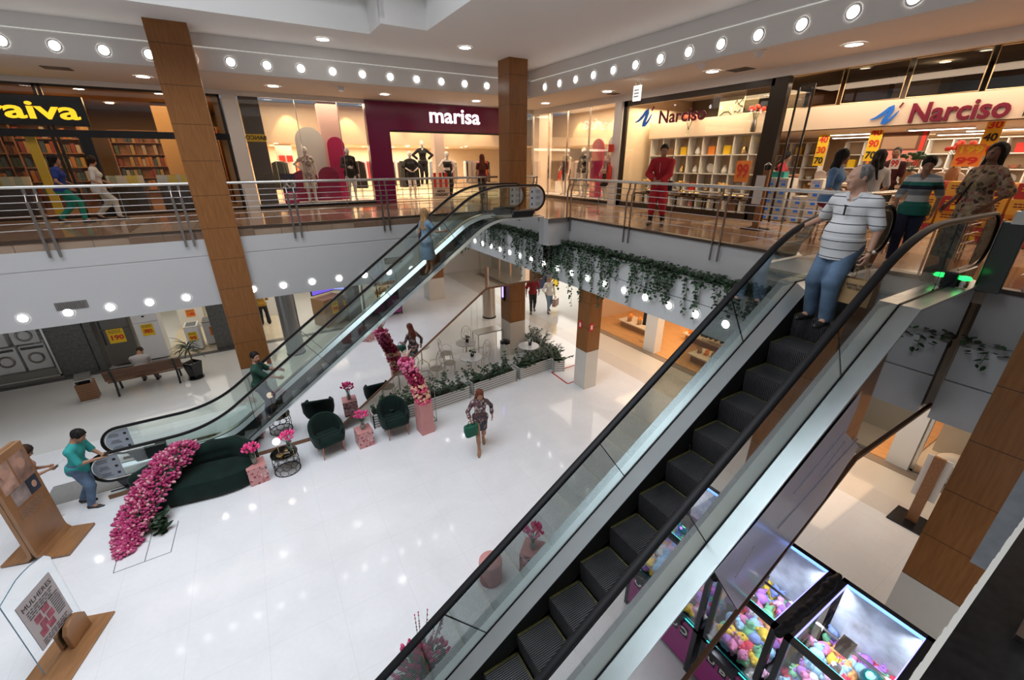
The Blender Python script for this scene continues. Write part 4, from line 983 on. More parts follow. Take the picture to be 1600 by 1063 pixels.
# woman at the left edge behind the wooden poster stand
p = pz(62, 815)
b, I = figure('person', 'dark-haired woman with a phone behind the tall wooden poster stand', (p.x-.02, p.y+.05, 0), face(1, .1), h=1.62, vox=.012, skin='tan', fem=True, hands=((.08, .34, .22), (-.05, .32, .22)), head=(0, .5), curl=(.6, .6), feet=((.1, .22, 0), (-.1, -.15, .02)), toes=(0, .3),
    top=dict(m=cloth('rose_top', (.55, .25, .22)), sleeve=.3), bottom=dict(kind='skirt', m=M_whitec, z=.50, rx=.2, ry=.17), hair=dict(m=HD, len=.14, e=.02), shoes=dict(m=M_shoew))
wr, d, inn, th = I['hands'][0]; q = I['M'] @ (wr+d*.11+Vector((0, 0, .02))); o = MB().box((0, 0, 0), (.075, .15, .01)).build('phone', M_ring, None, loc=q); o.rotation_euler = (.5, 0, b.rotation_euler[2]); o.location = q+Vector((.19, 0, -.02)); b.rotation_euler[0] = -.14; tag(o, 'pale phone held by the woman behind the wooden poster stand', 'phone')
# walking woman in the middle of the marble floor
p = pz(752, 698)
b, I = figure('person', 'woman walking across the white floor in a patterned top and short skirt', (p.x, p.y, 0), face(-.45, -1), h=1.62, vox=.011, skin='tan', fem=True, hipz=.90, lean=.05, feet=((.06, .25, .0), (-.06, -.24, .05)), toes=(0, .6), hands=((.25, .28, .14), (-.30, -.08, -.02)), elb=((.6, -.8, -.5), None), head=(.15, .25),
    top=dict(m=floral('patterned_top', (.10, .06, .06), [(.35, .25, .22), (.05, .03, .04), (.45, .38, .36), (.16, .05, .06)], 16), sleeve=.9, hem=-.05), bottom=dict(kind='skirt', m=floral('patterned_skirt', (.03, .05, .06), [(.05, .06, .07), (.25, .12, .12), (.03, .04, .05)], 12), z=.56, rx=.165, ry=.14), hair=dict(m=HR, len=.26, e=.018), shoes=dict(m=M_shoet, boot=0), curl=(.8, .4))
wr, d, inn, th = I['hands'][0]; q = I['M'] @ (wr+d*.07)
t = thing('handbag', 'green and white shopping bag on the arm of the walking woman', 'bag', (q.x, q.y, q.z-.22), b.rotation_euler[2]+.5)
MB().lathe([(0, -.15), (.13, -.14), (.155, -.02), (.15, .12), (.135, .12)], n=20, sx=1.1, sy=.55, power=4).build('bag_body', cloth('bottle_green', (.01, .10, .06)), t, smooth=True)
MB().tube([(-.1, -.083, -.05), (0, -.1, -.11), (.1, -.083, -.03)], .012, 5).build('white_stripe', M_whitec, t)
MB().tube([(-.1, 0, .12), (-.05, 0, .24), (.05, 0, .24), (.1, 0, .12)], .009, 6).build('bag_handle', M_blackc, t)
# couple beyond the cafe
p = pz(832, 487)
figure('person', 'man in a dark red shirt and black trousers walking beyond the cafe', (p.x, p.y, 0), face(-.55, -1), h=1.74, vox=.014, skin='brown', feet=((.09, .24, 0), (-.09, -.2, .04)), toes=(0, .5), hipz=.91, hands=((.3, .14, -.04), (-.28, -.1, -.04)), top=dict(m=cloth('dark_red_cloth', (.20, .008, .012)), sleeve=.5, e=.02), bottom=dict(kind='trousers', m=M_blackc), hair=dict(m=HB, e=.008), shoes=dict(m=M_shoeb))
p = pz(857, 487)
b, I = figure('person', 'blonde woman in a white blouse with a striped bag beyond the cafe', (p.x, p.y, 0), face(-.35, -1), h=1.66, vox=.014, skin='light', fem=True, feet=((.08, .2, 0), (-.08, -.24, .05)), toes=(0, .5), hipz=.90, hands=((.25, .25, .1), (-.25, .05, -.08)), top=dict(m=M_whitec, sleeve=.9), bottom=dict(kind='trousers', m=M_denl, w=.052), hair=dict(m=HL, len=.12, e=.016), shoes=dict(m=M_shoeb), head=(.5, 0))
wr, d, inn, th = I['hands'][1]; q = I['M'] @ (wr+d*.08)
t = thing('striped_bag', 'large red and white striped bag of the blonde woman', 'bag', (q.x+.05, q.y, q.z-.27), b.rotation_euler[2]+.9)
MB().box((0, 0, 0), (.42, .16, .34)).build('bag_body', stripes('bag_stripes', [(0, (.22, .02, .03)), (.5, (.72, .68, .64))], .10), t); MB().tube([(-.12, 0, .17), (0, 0, .28), (.12, 0, .17)], .01, 6).build('bag_handle', M_red, t)
# customer at the perfume kiosk, seen from behind
p = pz(418, 507)
figure('person', 'customer in a mustard top and black flared trousers at the cosmetics counter', (p.x-.05, p.y, 0), face(.1, 1), h=1.70, vox=.016, skin='tan', fem=True, hands=((.18, .25, .10), (-.18, .25, .10)), feet=((.14, .02, 0), (-.13, -.02, 0)), top=dict(m=cloth('mustard', (.36, .19, .02)), sleeve=.9), bottom=dict(kind='trousers', m=M_blackc, w=.058, flare=.03), hair=dict(m=HD, len=.2), shoes=dict(m=M_shoeb), eyes=False)
# security guard in red
M_guard = mat('guard_red', (.42, .006, .014), .75, var=.15, scale=6)
p = pz(1019, 352, F)
b, I = figure('person', 'security guard in a bright red uniform looking down behind the railing', (p.x+.10, p.y, F), face(-.85, -.55), h=1.80, vox=.012, skin='tan', hands=((.12, .27, .08), (-.06, .28, .04)), elb=((.9, -.5, -.3), (-.9, -.5, -.3)), curl=(.5, .5), feet=((.12, .05, 0), (-.14, -.03, 0)), head=(.15, .38),
    top=dict(m=M_guard, sleeve=.98, hem=-.12, e=.024), bottom=dict(kind='trousers', m=M_guard, len=.70, w=.078, e=.024), hair=dict(m=HB, e=.006), shoes=dict(m=M_shoeb))
mb = MB()
for k in I['knees']: kn, ank, fd = k; mb.tube([(kn+(ank-kn)*.62)*I['s'], ank*I['s']], [.062, .05], 12)
mb.build('boot_shaft', M_shoeb, b, smooth=True)
MB().ell(I['B'](-.19, .05, .33), (.02, .028, .034), 10, 6).build('shoulder_badge', M_whitec, b); MB().bar(I['B'](.03, .135, .42), I['B'](.03, .125, .22), .006, .01).build('zip', M_whitec, b)
q = I['B'](-.22, .0, -.06); MB().box(q, (.10, .16, .22)).build('hip_pouch', M_blackc, b, bevel=.02)
# two women walking past the bookshop
p = pz(128, 347, F)
figure('person', 'woman in a blue top and green trousers walking past the bookshop', (p.x-.1, p.y-.1, F), face(1, .05), h=1.66, vox=.014, skin='olive', fem=True, lean=.06, feet=((.08, .24, 0), (-.08, -.26, .04)), toes=(0, .5), hipz=.88, hands=((.22, .18, .02), (-.24, .22, .06)), top=dict(m=cloth('royal_blue', (.02, .05, .26)), sleeve=.35), bottom=dict(kind='trousers', m=cloth('jade_green', (.01, .22, .15)), w=.064), hair=dict(m=HB, len=.14, e=.022), shoes=dict(m=M_shoeb), eyes=True)
p = pz(178, 343, F)
b, I = figure('person', 'woman dressed all in white wearing a face mask, walking past the bookshop', (p.x-.1, p.y+.1, F), face(1, .0), h=1.64, vox=.014, skin='light', fem=True, lean=.06, feet=((.08, .26, 0), (-.08, -.22, .04)), toes=(0, .5), hipz=.88, hands=((.2, .2, .05), (-.24, .22, .1)), head=(1.2, 0), top=dict(m=M_whitec, sleeve=.5, hem=-.16), bottom=dict(kind='trousers', m=cloth('off_white', (.55, .53, .47)), w=.066), hair=dict(m=HD, e=.02, bun=1), shoes=dict(m=M_shoeb))
sdf_obj('face_mask', [('e', I['Hd'](0, .088, .066), (.05, .036, .042), .01, np.array(I['HR']))], .012, M_whitec, b)
# woman entering the fashion store
p = pz(752, 322, F)
figure('person', 'red-haired woman in a dark red top at the fashion store entrance, seen from behind', (p.x+.9, p.y+1.6, F), face(.3, 1), h=1.68, vox=.016, skin='light', fem=True, feet=((.08, .12, 0), (-.08, -.18, .04)), toes=(0, .4), hands=((.25, .05, -.06), (-.25, .05, -.06)), top=dict(m=cloth('maroon', (.09, .01, .015)), sleeve=.3), bottom=dict(kind='trousers', m=M_blackc), hair=dict(m=HR, len=.36, e=.02), shoes=dict(m=M_shoeb), eyes=False)
# women in the homeware store
figure('person', 'dark-haired woman in a long red dress browsing stacked boxes in the homeware store', (12.5, 6.75, F), face(.25, -1), h=1.66, vox=.015, skin='olive', fem=True, hands=((.12, .36, .20), (-.2, .30, .16)), feet=((.10, .04, 0), (-.10, -.05, 0)), head=(0, .35), top=dict(name='dress', m=cloth('coral_red', (.38, .02, .035)), sleeve=.5, skirt=(.42, .22, .18)), hair=dict(m=HB, len=.24, e=.02), shoes=dict(m=M_shoet))
figure('person', 'woman in a light blue shirt and dark red trousers behind the striped polo man', (8.58, 3.72, F), face(.1, -1), h=1.61, vox=.012, skin='tan', fem=True, hands=((.2, .22, .02), (-.20, .20, .02)), feet=((.10, .22, 0), (-.10, -.16, .03)), toes=(0, .4), head=(.75, .05), top=dict(m=cloth('sky_blue', (.14, .27, .48)), sleeve=.5), bottom=dict(kind='trousers', m=cloth('wine', (.20, .015, .035)), w=.056), hair=dict(m=HB, len=.18, e=.018), shoes=dict(m=M_shoet))
M_wstr = stripes('white_pinstripe', [(0, (.66, .65, .63)), (.8, (.35, .35, .36))], .03, coord='X')
figure('person', 'woman in a white pinstripe shirt turned away behind the striped polo man', (9.50, 3.52, F), face(.75, .65), h=1.60, vox=.012, skin='tan', fem=True, hands=((.2, .2, .02), (-.20, .15, .02)), head=(-.6, .1), top=dict(m=M_wstr, sleeve=.5), bottom=dict(kind='trousers', m=M_jeansd), hair=dict(m=HB, len=.18, e=.022, tail=1), shoes=dict(m=M_shoet))
figure('person', 'man in a dark shirt among the displays deep in the homeware store', (13.5, 4.7, F), face(-1, -.2), h=1.72, vox=.016, skin='brown', hands=None, top=dict(m=cloth('dark_maroon', (.06, .01, .015)), sleeve=.5), bottom=dict(kind='trousers', m=M_blackc), hair=dict(m=HB, e=.008), shoes=dict(m=M_shoeb))
n = NT('sweater_bands', .9); cr = [(0, (.34, .35, .36)), (.40, (.02, .16, .12)), (.50, (.55, .58, .55)), (.585, (.30, .31, .33)), (.665, (.015, .02, .04)), (.70, (.02, .20, .15)), (.74, (.62, .63, .62)), (.80, (.27, .30, .33)), (.90, (.02, .03, .05)), (.94, (.3, .32, .34))]
n.color(n.ramp(n.math('DIVIDE', n.math('SUBTRACT', n.Z, .80), .65), [(0, (.02, .16, .12)), (.16, (.62, .63, .60)), (.29, (.27, .29, .31)), (.42, (.015, .02, .04)), (.50, (.02, .20, .15)), (.57, (.66, .66, .65)), (.66, (.30, .33, .36)), (.90, (.02, .03, .06)), (1, (.02, .03, .06))], True))
figure('person', 'woman in a green and white banded sweater and navy trousers walking on the gallery', (8.28, 2.47, F), face(-1, -.2), h=1.51, lean=.10, vox=.011, skin='tan', fem=True, hands=((.24, .08, -.05), (-.24, -.05, -.05)), feet=((.07, .14, 0), (-.07, -.16, .03)), toes=(0, .35), head=(.15, .3), top=dict(m=_mats['sweater_bands'], sleeve=.55, hem=-.10, e=.02, vneck=True), bottom=dict(kind='trousers', m=cloth('navy', (.012, .016, .04)), w=.066), hair=dict(m=HB, e=.014, tail=1), shoes=dict(m=M_shoeb))
M_flo = floral('floral_dress', (.36, .26, .17), [(.07, .035, .03), (.36, .13, .10), (.50, .36, .14), (.12, .09, .05), (.48, .36, .26)], 20)
b, I = figure('person', 'long-haired woman in a flowery long dress beside the escalator top, looking up', (8.28, 1.86, F), face(-.8, .45), h=1.64, vox=.010, skin='brown', fem=True, girth=.012, hands=((.27, .12, .0), (-.24, .10, .02)), head=(.35, -.35), feet=((.09, .03, 0), (-.09, -.03, 0)), top=dict(name='dress', m=M_flo, sleeve=.55, e=.02, flare=.03, skirt=(.22, .30, .24)), hair=dict(m=HB, len=.34, e=.026), shoes=dict(m=M_shoet))
MB().tube([I['B'](-.10, .05, .50), I['B'](.02, .15, .30), I['B'](.17, .10, .02), I['B'](.19, -.03, .0), I['B'](.0, -.14, .3), I['B'](-.1, -.05, .5)], .013, 6).build('bag_strap', M_blackc, b)
# man resting on the bench, seen from behind
figure('person', 'man in a pale grey shirt sitting hunched on the wooden bench', (-3.75, 15.42, -.0), face(.12, 1), h=1.70, vox=.013, skin='tan', hipz=.50, feet=((.18, .42, 0), (-.18, .50, 0)), kneeh=((.1, 1, .8), (-.1, 1, .8)), lean=.50, hands=((.12, .36, .05), (-.12, .36, .05)), head=(0, .55), girth=.015, top=dict(m=M_greyc, sleeve=.6, hem=-.06, e=.02), bottom=dict(kind='trousers', m=cloth('taupe', (.16, .14, .13)), w=.07), hair=dict(m=HD, e=.006), shoes=dict(m=M_shoeb), eyes=False)
# ---------------- upper shops ----------------
YS = 16.9; XS = 11.2
M_cream = mat('cream_wall', (.74, .60, .44), .7, var=.02); M_ochre = mat('ochre_wall', (.36, .21, .08), .6); M_magenta = mat('magenta_panel', (.17, .004, .065), .22)
M_shopglass = glass('shop_glass', (.98, .98, .97), .045)
M_dframe = mat('bronze_frame', (.035, .025, .018), .35, .4)
M_brownfl = mat('brown_floor', (.16, .085, .045), .3, var=.2)
struct('wall_bookshop', MB().bb(XL, -.3, 24.4, 24.5, F, 8.28).bb(-.3, -.1, YS+.3, 24.5, F, 8.28), M_ochre)
struct('floor.006', MB().bb(XL, -.3, YS+.05, 24.5, F+.02, F+.03), M_brownfl)
struct('wall_fashion', MB().bb(.2, 24, 24.4, 24.5, F, 8.28).bb(.0, .1, YS+.3, 24.5, F, 8.28), M_cream)
# shop front trims and pillars
struct('trim_9', MB().bb(XL, XS+.1, YS-.05, YS+.12, 8.16, 8.28).bb(XS-.05, XS+.12, -4, YS+.1, 8.08, 8.28), M_white)
t = thing('pillar', 'white pillar between the bookshop and the fashion store', 'pillar', (.12, YS, F)); MB().bb(-.16, .22, -.08, .12, 0, 3.32).build('shaft', M_white, t)
t = thing('pillar', 'white pillar between the corner window and the homeware store with a fire extinguisher', 'pillar', (XS, 11.72, F)); MB().bb(-.08, .12, -.16, .16, 0, 3.25).build('shaft', M_white, t)
def window(name, label, p0, p1, z0, z1, mull, fm=M_dframe, gm=M_shopglass, fw=.05):
    p0, p1 = Vector(p0), Vector(p1); d = (p1-p0); L = d.length; rz = math.atan2(d.y, d.x); t = thing(name, label, 'shop window', (p0.x, p0.y, z0), rz); h = z1-z0
    MB().bb(0, L, -.006, .006, .02, h-.02).build('glass_pane', gm, t)
    mb = MB(); mb.bb(0, L, -.04, .04, 0, fw); mb.bb(0, L, -.04, .04, h-fw, h); 
    for m in [0, L-fw]+list(mull): mb.bb(m, m+fw, -.04, .04, 0, h)
    mb.build('frame', fm, t); return t
window('shop_window', 'dark-framed bookshop glass front with a black lintel', (-12, YS, 0), (-.08, YS, 0), F, 8.16, [4.0, 7.9, 8.0], fw=.06)
t = thing('lintel', 'black lintel band across the bookshop glass front', 'lintel', (-8, YS, 7.02)); MB().bb(-4, 8, -.06, .06, -.10, .08).build('band', M_blk, t); MB().bb(4.45, 4.7, -.07, .07, -2.17, -.1).build('door_post', M_blk, t)
t = thing('shop_sign', 'black bookshop sign with glowing yellow letters', 'sign', (-5.2, YS-.12, 7.54)); MB().bb(-2.0, 2.0, -.05, .1, -.36, .34).build('sign_box', M_blk, t, bevel=.01)
text('Saraiva', .58, mat('yellow_glow', (1, .60, .02), emit=1.0), t, (1.86, -.06, -.02), bold=.022, align='RIGHT', width=2.6)
def book_case(x, y, rz, w_, h_, label, rows=6, seed=1, books=True, m=M_wood):
    t = thing('bookcase', label, 'bookcase', (x, y, F+.03), rz); MB().bb(-w_/2, w_/2, .26, .3, 0, h_).build('back_panel', m, t)
    mb = MB(); mb.bb(-w_/2-.03, -w_/2, 0, .3, 0, h_); mb.bb(w_/2, w_/2+.03, 0, .3, 0, h_); mb.build('side_panel', m, t)
    for r in range(rows+1): MB().bb(-w_/2, w_/2, 0, .28, r*h_/rows, r*h_/rows+.025).build('shelf', m, t)
    return t
rb = random.Random(3); BSN = ['bookcase by the shop door', 'narrow bookcase', 'wide bookcase on the back wall', 'wide bookcase behind the window', 'corner bookcase']; BCN = ['red', 'ochre', 'navy', 'beige', 'brown', 'green', 'orange']
BC = [(-7.6, 20.2, .5, 3.0), (-4.9, 19.8, 0, 1.5), (-6.5, 22.8, 0, 3.4), (-2.3, 22.5, 0, 3.2), (-.9, 19.2, -.35, 1.0)]
bookcols = [mat('book_%d' % i, c, .6) for i, c in enumerate([(.20, .035, .02), (.32, .20, .07), (.04, .06, .08), (.34, .27, .20), (.14, .06, .03), (.07, .09, .05), (.36, .13, .03)])]
bname = ['tall bookcase nearest the bookshop door', 'narrow bookcase behind the woman in blue', 'wide bookcase on the back wall of the bookshop', 'wide bookcase behind the bookshop window', 'small bookcase at the bookshop window corner']
protos = {}
for k, (x, y, rz, w_) in enumerate(BC):
    t = book_case(x, y, rz, w_, 2.5, bname[k])
    for r in range(1, 6):
        xx = -w_/2+.05; bi = 0
        while xx < w_/2-.10:
            c = rb.randrange(7); wd = .10
            if c not in protos:
                o = MB().box((0, 0, .145), (.1, .20, .29)).build('book', bookcols[c], None, loc=(0, 0, -40)); protos[c] = tag(o, '%s book, %s from the left, %s shelf of the %s' % (BCN[c], ORD[min(bi, 29)], ORD[r-1], BSN[k]), 'book', 'books on the bookshop shelves'); new = o; bi += 1
            else: new = protos[c].copy(); col.objects.link(new)
            new['label'] = '%s book, %s from the left, %s shelf of the %s' % (BCN[c], ORD[min(bi, 29)], ORD[r-1], BSN[k]); bi += 1
            q = Matrix.Translation((x, y, F+.03)) @ Matrix.Rotation(rz, 4, 'Z') @ Vector((xx+.05, .12, r*2.5/6+.027)); new.location = q; new.rotation_euler = (0, 0, rz); new.scale = (1, 1, rb.uniform(.8, 1.15)); xx += .115 if rb.random() < .8 else .35
for k, (x, y) in enumerate(((-3.2, 18.0), (-1.7, 17.9), (-5.8, 18.3))):
    t = thing('display_table', ('dark display table with notebooks in the bookshop window', 'dark display table at the corner of the bookshop window', 'dark display table by the bookshop entrance')[k], 'table', (x, y, F+.03)); MB().bb(-.6, .6, -.35, .35, .72, .78).build('tabletop', M_wdark, t); MB().bb(-.55, .55, -.3, .3, 0, .72).build('base', M_wdark, t)
    for i in range(9):
        c = rb.choice([(.5, .55, .6), (.6, .5, .1), (.3, .35, .3), (.6, .58, .5), (.1, .25, .4)])
        o = MB().box((0, 0, .14), (.17, .03, .26)).build('book', mat('bk%s' % (c,), c, .5), None, loc=(x-.5+.125*i, y-.1-.12*(i % 2), F+.81)); o.rotation_euler = (-.25, 0, rb.uniform(-.2, .2)); tag(o, '%s notebook standing on the %s' % (ORD[i], t['label']), 'book', 'books on the bookshop tables')
for k, (x, y) in enumerate(((-4.4, 20.7), (-1.9, 20.9), (-6.8, 19.0))):
    t = thing('pillar', ('ochre pillar inside the bookshop behind the woman in white', 'ochre pillar deep in the bookshop behind the window', 'ochre pillar inside the bookshop entrance')[k], 'pillar', (x, y, F+.03)); MB().bb(-.3, .3, -.3, .3, 0, 3.3).build('shaft', M_ochre, t)
t = thing('banner', 'tall narrow yellow banner leaning inside the bookshop doorway', 'banner', (-4.55, 17.05, F+.02)); MB().box((0, 0, 1.1), (.20, .03, 2.1)).build('cloth', M_yel, t); MB().box((0, 0, .02), (.35, .25, .03)).build('base', M_blk, t)
lamps('warm round downlight in the bookshop ceiling', 'downlights of the bookshop', (0, 0, -1), [(x, y, 8.2) for x in (-5.2, -3.4, -1.6) for y in (17.9, 21.5)], .12, M_lampw)
struct('ceiling.005', MB().bb(XL, -.2, YS+.1, 24.5, 8.21, 8.27), mat('bookshop_ceiling', (.30, .18, .08), .6))
# fashion store
t = thing('shop_fascia', 'magenta fashion store portal', 'fascia', (4.15, YS-.02, F)); MB().bb(0, .78, -.1, .14, 0, 3.40).build('portal_post', M_magenta, t); MB().bb(.78, 6.2, -.1, .14, 2.50, 3.40).build('portal_band', M_magenta, t); MB().bb(.78, 6.2, -.1, .14, 2.44, 2.50).build('portal_soffit', M_dframe, t)
text('marisa', .72, mat('white_glow', (1, .96, 1), emit=1.5), t, (3.36, -.11, 3.02), bold=.018, width=2.1)
window('shop_window', 'tall clear fashion store window left of the magenta portal', (.34, YS, 0), (4.12, YS, 0), F+.12, 8.16, [1.6, 2.9], fm=M_steel, fw=.015)
window('shop_window', 'tall clear fashion store corner window facing the escalator', (10.4, YS, 0), (XS, YS, 0), F+.12, 8.16, [], fm=M_steel, fw=.015)
window('shop_window', 'tall clear fashion store window right of the corner', (XS, YS, 0), (XS, 11.9, 0), F+.12, 8.10, [1.2, 2.4, 3.7], fm=M_steel, fw=.015)
struct('trim_10', MB().bb(.3, 4.15, YS-.06, YS+.9, F, F+.12).bb(XS-.06, XS+.9, 11.9, YS, F, F+.12), M_blk)
struct('floor.007', MB().bb(.3, 4.15, YS, YS+1.2, F+.12, F+.13).bb(XS, XS+1.0, 11.9, YS, F+.12, F+.13), M_white)
struct('wall_bulkhead', MB().bb(.2, XS+.3, 19.3, 19.4, 6.95, 8.28).bb(13.4, 13.5, 11.7, 24, 6.95, 8.28).bb(.2, 13.5, 19.4, 24.4, 6.95, 7.0).bb(13.5, 20, 11.7, 24, 6.95, 7.0), M_cream)
struct('wall_partition', MB().bb(XS, 20, 11.62, 11.72, F, 8.28), M_cream)
t = thing('pillar', 'dark grey slatted pillar at the left end of the fashion store window', 'pillar', (.62, YS+.35, F)); MB().bb(-.22, .32, -.1, .2, 0, 3.35).build('shaft', mat('dark_panel', (.10, .085, .075), .5, var=.2, scale=5, stretch=(8, 8, 1)), t)
MB().bb(-.22, .32, -.115, -.1, 2.05, 2.27).build('reflected_sign', M_yel, t); text('BANCO', .17, M_ink, t, (.05, -.12, 2.16), bold=.02, flip=True)  # glass reflection of a sign opposite, built as a strip with mirrored letters
t = thing('pillar', 'pink pillar in the fashion store window behind the mannequin in black', 'pillar', (3.15, 18.3, F)); MB().bb(-.35, .35, -.2, .2, 0, 3.4).build('shaft', mat('blush', (.62, .42, .38), .6), t)
t = thing('pillar', 'cream pillar inside the fashion store entrance', 'pillar', (7.45, 18.6, F)); MB().bb(-.22, .22, -.2, .2, 0, 3.4).build('shaft', mat('cream_pillar', (.70, .58, .48), .6), t)
t = thing('pillar', 'cream pillar behind the fashion store corner window', 'pillar', (11.9, 17.2, F)); MB().bb(-.35, .35, -.25, .25, 0, 3.4).build('shaft', mat('cream_pillar', (.70, .58, .48)), t)
t = thing('pillar', 'cream pillar with two red signs in the fashion store', 'pillar', (1.7, 20.8, F)); MB().lathe([(.3, 0), (.3, 2.1)], n=20).build('shaft', mat('cream_pillar', (.70, .58, .48)), t); MB().bb(-.25, -.03, -.32, -.3, 1.45, 1.68).bb(.03, .25, -.32, -.3, 1.45, 1.68).build('red_sign', M_red, t)
for x in (1.9, 4.0, 5.6, 7.0, 8.6, 9.9): spot('wall_washer', (x, 18.85, 8.15), 55, (1, .62, .28), 70, .35, rot=(math.radians(24), 0, 0))
for y in (16.4, 15.3, 14.2, 13.1, 12.3): spot('wall_washer', (12.95, y, 8.15), 55, (1, .62, .28), 70, .35, rot=(0, math.radians(-24), 0))
lamps('small spotlight in the fashion store ceiling', 'spotlights deep in the fashion store', (0, 0, -1), [(x+.3*(k % 2), 19.9+k*1.15, 6.945) for x in (1.4, 3.2, 5.2, 6.6, 8.0, 9.4) for k in range(3)]+[(14.2+1.3*k, y, 6.945) for y in (12.8, 14.2, 15.8) for k in range(2)], .08, M_lampw)
# mannequins
M_fdress = floral('mannequin_floral', (.62, .55, .5), [(.35, .12, .14), (.5, .4, .3), (.25, .2, .2), (.65, .5, .45)], 14)
man_ = dict(cat='mannequin', vox=.013, fem=True, eyes=False, h=1.80)
FZ = F+.13
figure('mannequin', 'mannequin in a pale floral dress in the left fashion window', (2.05, 17.28, FZ), face(-.1, -1), hands=((.22, .08, .12), (-.27, .06, -.12)), elb=((1, -.5, 0), None), top=dict(name='dress', m=M_fdress, sleeve=.2, skirt=(.42, .22, .18)), **man_)
figure('mannequin', 'mannequin in a long black coat beside the pink disc in the left fashion window', (3.45, 17.3, FZ), face(-.1, -1), hands=((.05, .26, .15), (-.27, .06, -.10)), elb=((.9, -.4, -.3), None), top=dict(name='coat', m=M_blackc, sleeve=.9, hem=-.20, e=.02), bottom=dict(kind='trousers', m=M_whitec, len=.45), **man_)
FY = F+.03
figure('mannequin', 'mannequin in a black dress with bent elbows at the fashion store entrance', (5.95, 17.9, FY), face(-.1, -1), hands=((.12, .2, .12), (-.14, .2, .12)), elb=((1, .2, 0), (-1, .2, 0)), top=dict(name='dress', m=M_blackc, sleeve=.7, skirt=(.70, .19, .16)), **man_)
figure('mannequin', 'raised mannequin in a black jacket and trousers at the fashion store entrance', (6.75, 18.6, FY+.42), face(-.2, -1), hands=((.2, .05, .10), (-.2, .05, .10)), elb=((1, 0, 0), (-1, 0, 0)), top=dict(name='jacket', m=M_blackc, sleeve=.9, vneck=True), bottom=dict(kind='trousers', m=M_blackc, w=.06), **man_)
figure('mannequin', 'mannequin in a black top and wide black trousers at the fashion store entrance', (7.45, 17.7, FY), face(.1, -1), hands=((.2, .06, .06), (-.2, .06, .06)), elb=((1, 0, 0), (-1, 0, 0)), top=dict(m=M_blackc, sleeve=0, hem=.2, neck=.42), bottom=dict(kind='trousers', m=M_blackc, w=.085, e=.02), **man_)
figure('mannequin', 'mannequin in a black dress nearest the fashion store corner', (XS+.45, 15.05, FZ), face(-1, -.2), hands=((.16, .22, .02), (-.22, .1, -.1)), top=dict(name='dress', m=M_blackc, sleeve=0, skirt=(.55, .18, .15)), **man_)
figure('mannequin', 'mannequin in a dark patterned suit before the pink arch', (XS+.45, 13.95, FZ), face(-1, -.1), hands=((.22, .1, -.1), (-.22, .12, -.1)), top=dict(m=floral('dark_pattern', (.03, .03, .035), [(.02, .02, .02), (.2, .2, .2), (.05, .05, .06)], 30), sleeve=.9), bottom=dict(kind='trousers', m=M_whitec, w=.055), **man_)
figure('mannequin', 'mannequin in a pale blouse and black shorts beside the white arch', (XS+.45, 12.55, FZ), face(-1, .1), hands=((.2, .15, -.05), (-.26, .05, -.1)), top=dict(m=mat('blush_cloth', (.65, .45, .42), .8), sleeve=.95), bottom=dict(kind='trousers', m=M_blackc, len=.36), **man_)
def arch(label, loc, w_, h_, m, axis='y', t_=.06):
    T = thing('display_arch', label, 'display panel', loc); poly = [(-w_/2, 0), (w_/2, 0)]+[(w_/2*math.cos(a), h_-w_/2+w_/2*math.sin(a)) for a in [PI*k/16 for k in range(17)]]
    MB().prism(poly, -t_/2, t_/2, axis).build('panel', m, T)
M_hot = mat('hot_pink', (.55, .01, .12), .5); M_wine = mat('deep_magenta', (.30, .004, .07), .5)
arch('tall white display arch behind the floral mannequin', (2.35, 17.95, FZ), .95, 2.45, M_white); arch('hot pink display arch behind the black coat mannequin', (3.2, 17.85, FZ), .6, 2.15, M_hot)
arch('low deep magenta display arch at the feet of the floral mannequin', (1.95, 17.72, FZ), 1.1, 1.05, M_wine); arch('low deep magenta display arch between the two window mannequins', (2.75, 17.62, FZ), .7, 1.15, M_wine)
arch('hot pink display arch in the right fashion window', (XS+.75, 13.5, FZ), .65, 2.1, M_hot, 'x'); arch('white display arch in the right fashion window', (XS+.75, 12.55, FZ), .8, 2.2, M_white, 'x')
t = thing('window_poster', 'dark window poster with white and pink print in the left fashion window', 'poster', (1.35, YS+.1, FZ)); MB().bb(-.22, .22, -.01, .01, .38, .95).build('panel', mat('poster_dark', (.03, .02, .06), .5), t); MB().bb(-.22, .22, -.01, .01, 0, .38).build('pink_panel', M_hot, t); text('X8', .34, M_white, t, (0, -.02, .62), bold=.03)
g = MB(); scribble(g, (0, -.015, .2), .36, .24, (1, 0, 0), (0, 0, 1), 4); g.build('print', M_white, t)
t = thing('floor_poster', 'pale floor poster with red stripes at the fashion store entrance', 'poster', (6.9, YS+.25, FY)); MB().bb(-.38, .38, -.015, .015, 0, .75).build('panel', mat('poster_pale', (.6, .5, .42), .6), t); MB().bb(-.3, -.18, -.02, -.015, .45, 1.0).bb(-.06, .06, -.02, -.015, .45, 1.0).bb(.18, .3, -.02, -.015, .45, 1.0).build('red_bar', M_red, t)
text('NOVA', .12, M_ink, t, (0, -.02, .3), bold=.02); text('COLEÇÃO', .12, M_ink, t, (0, -.02, .16), bold=.02)
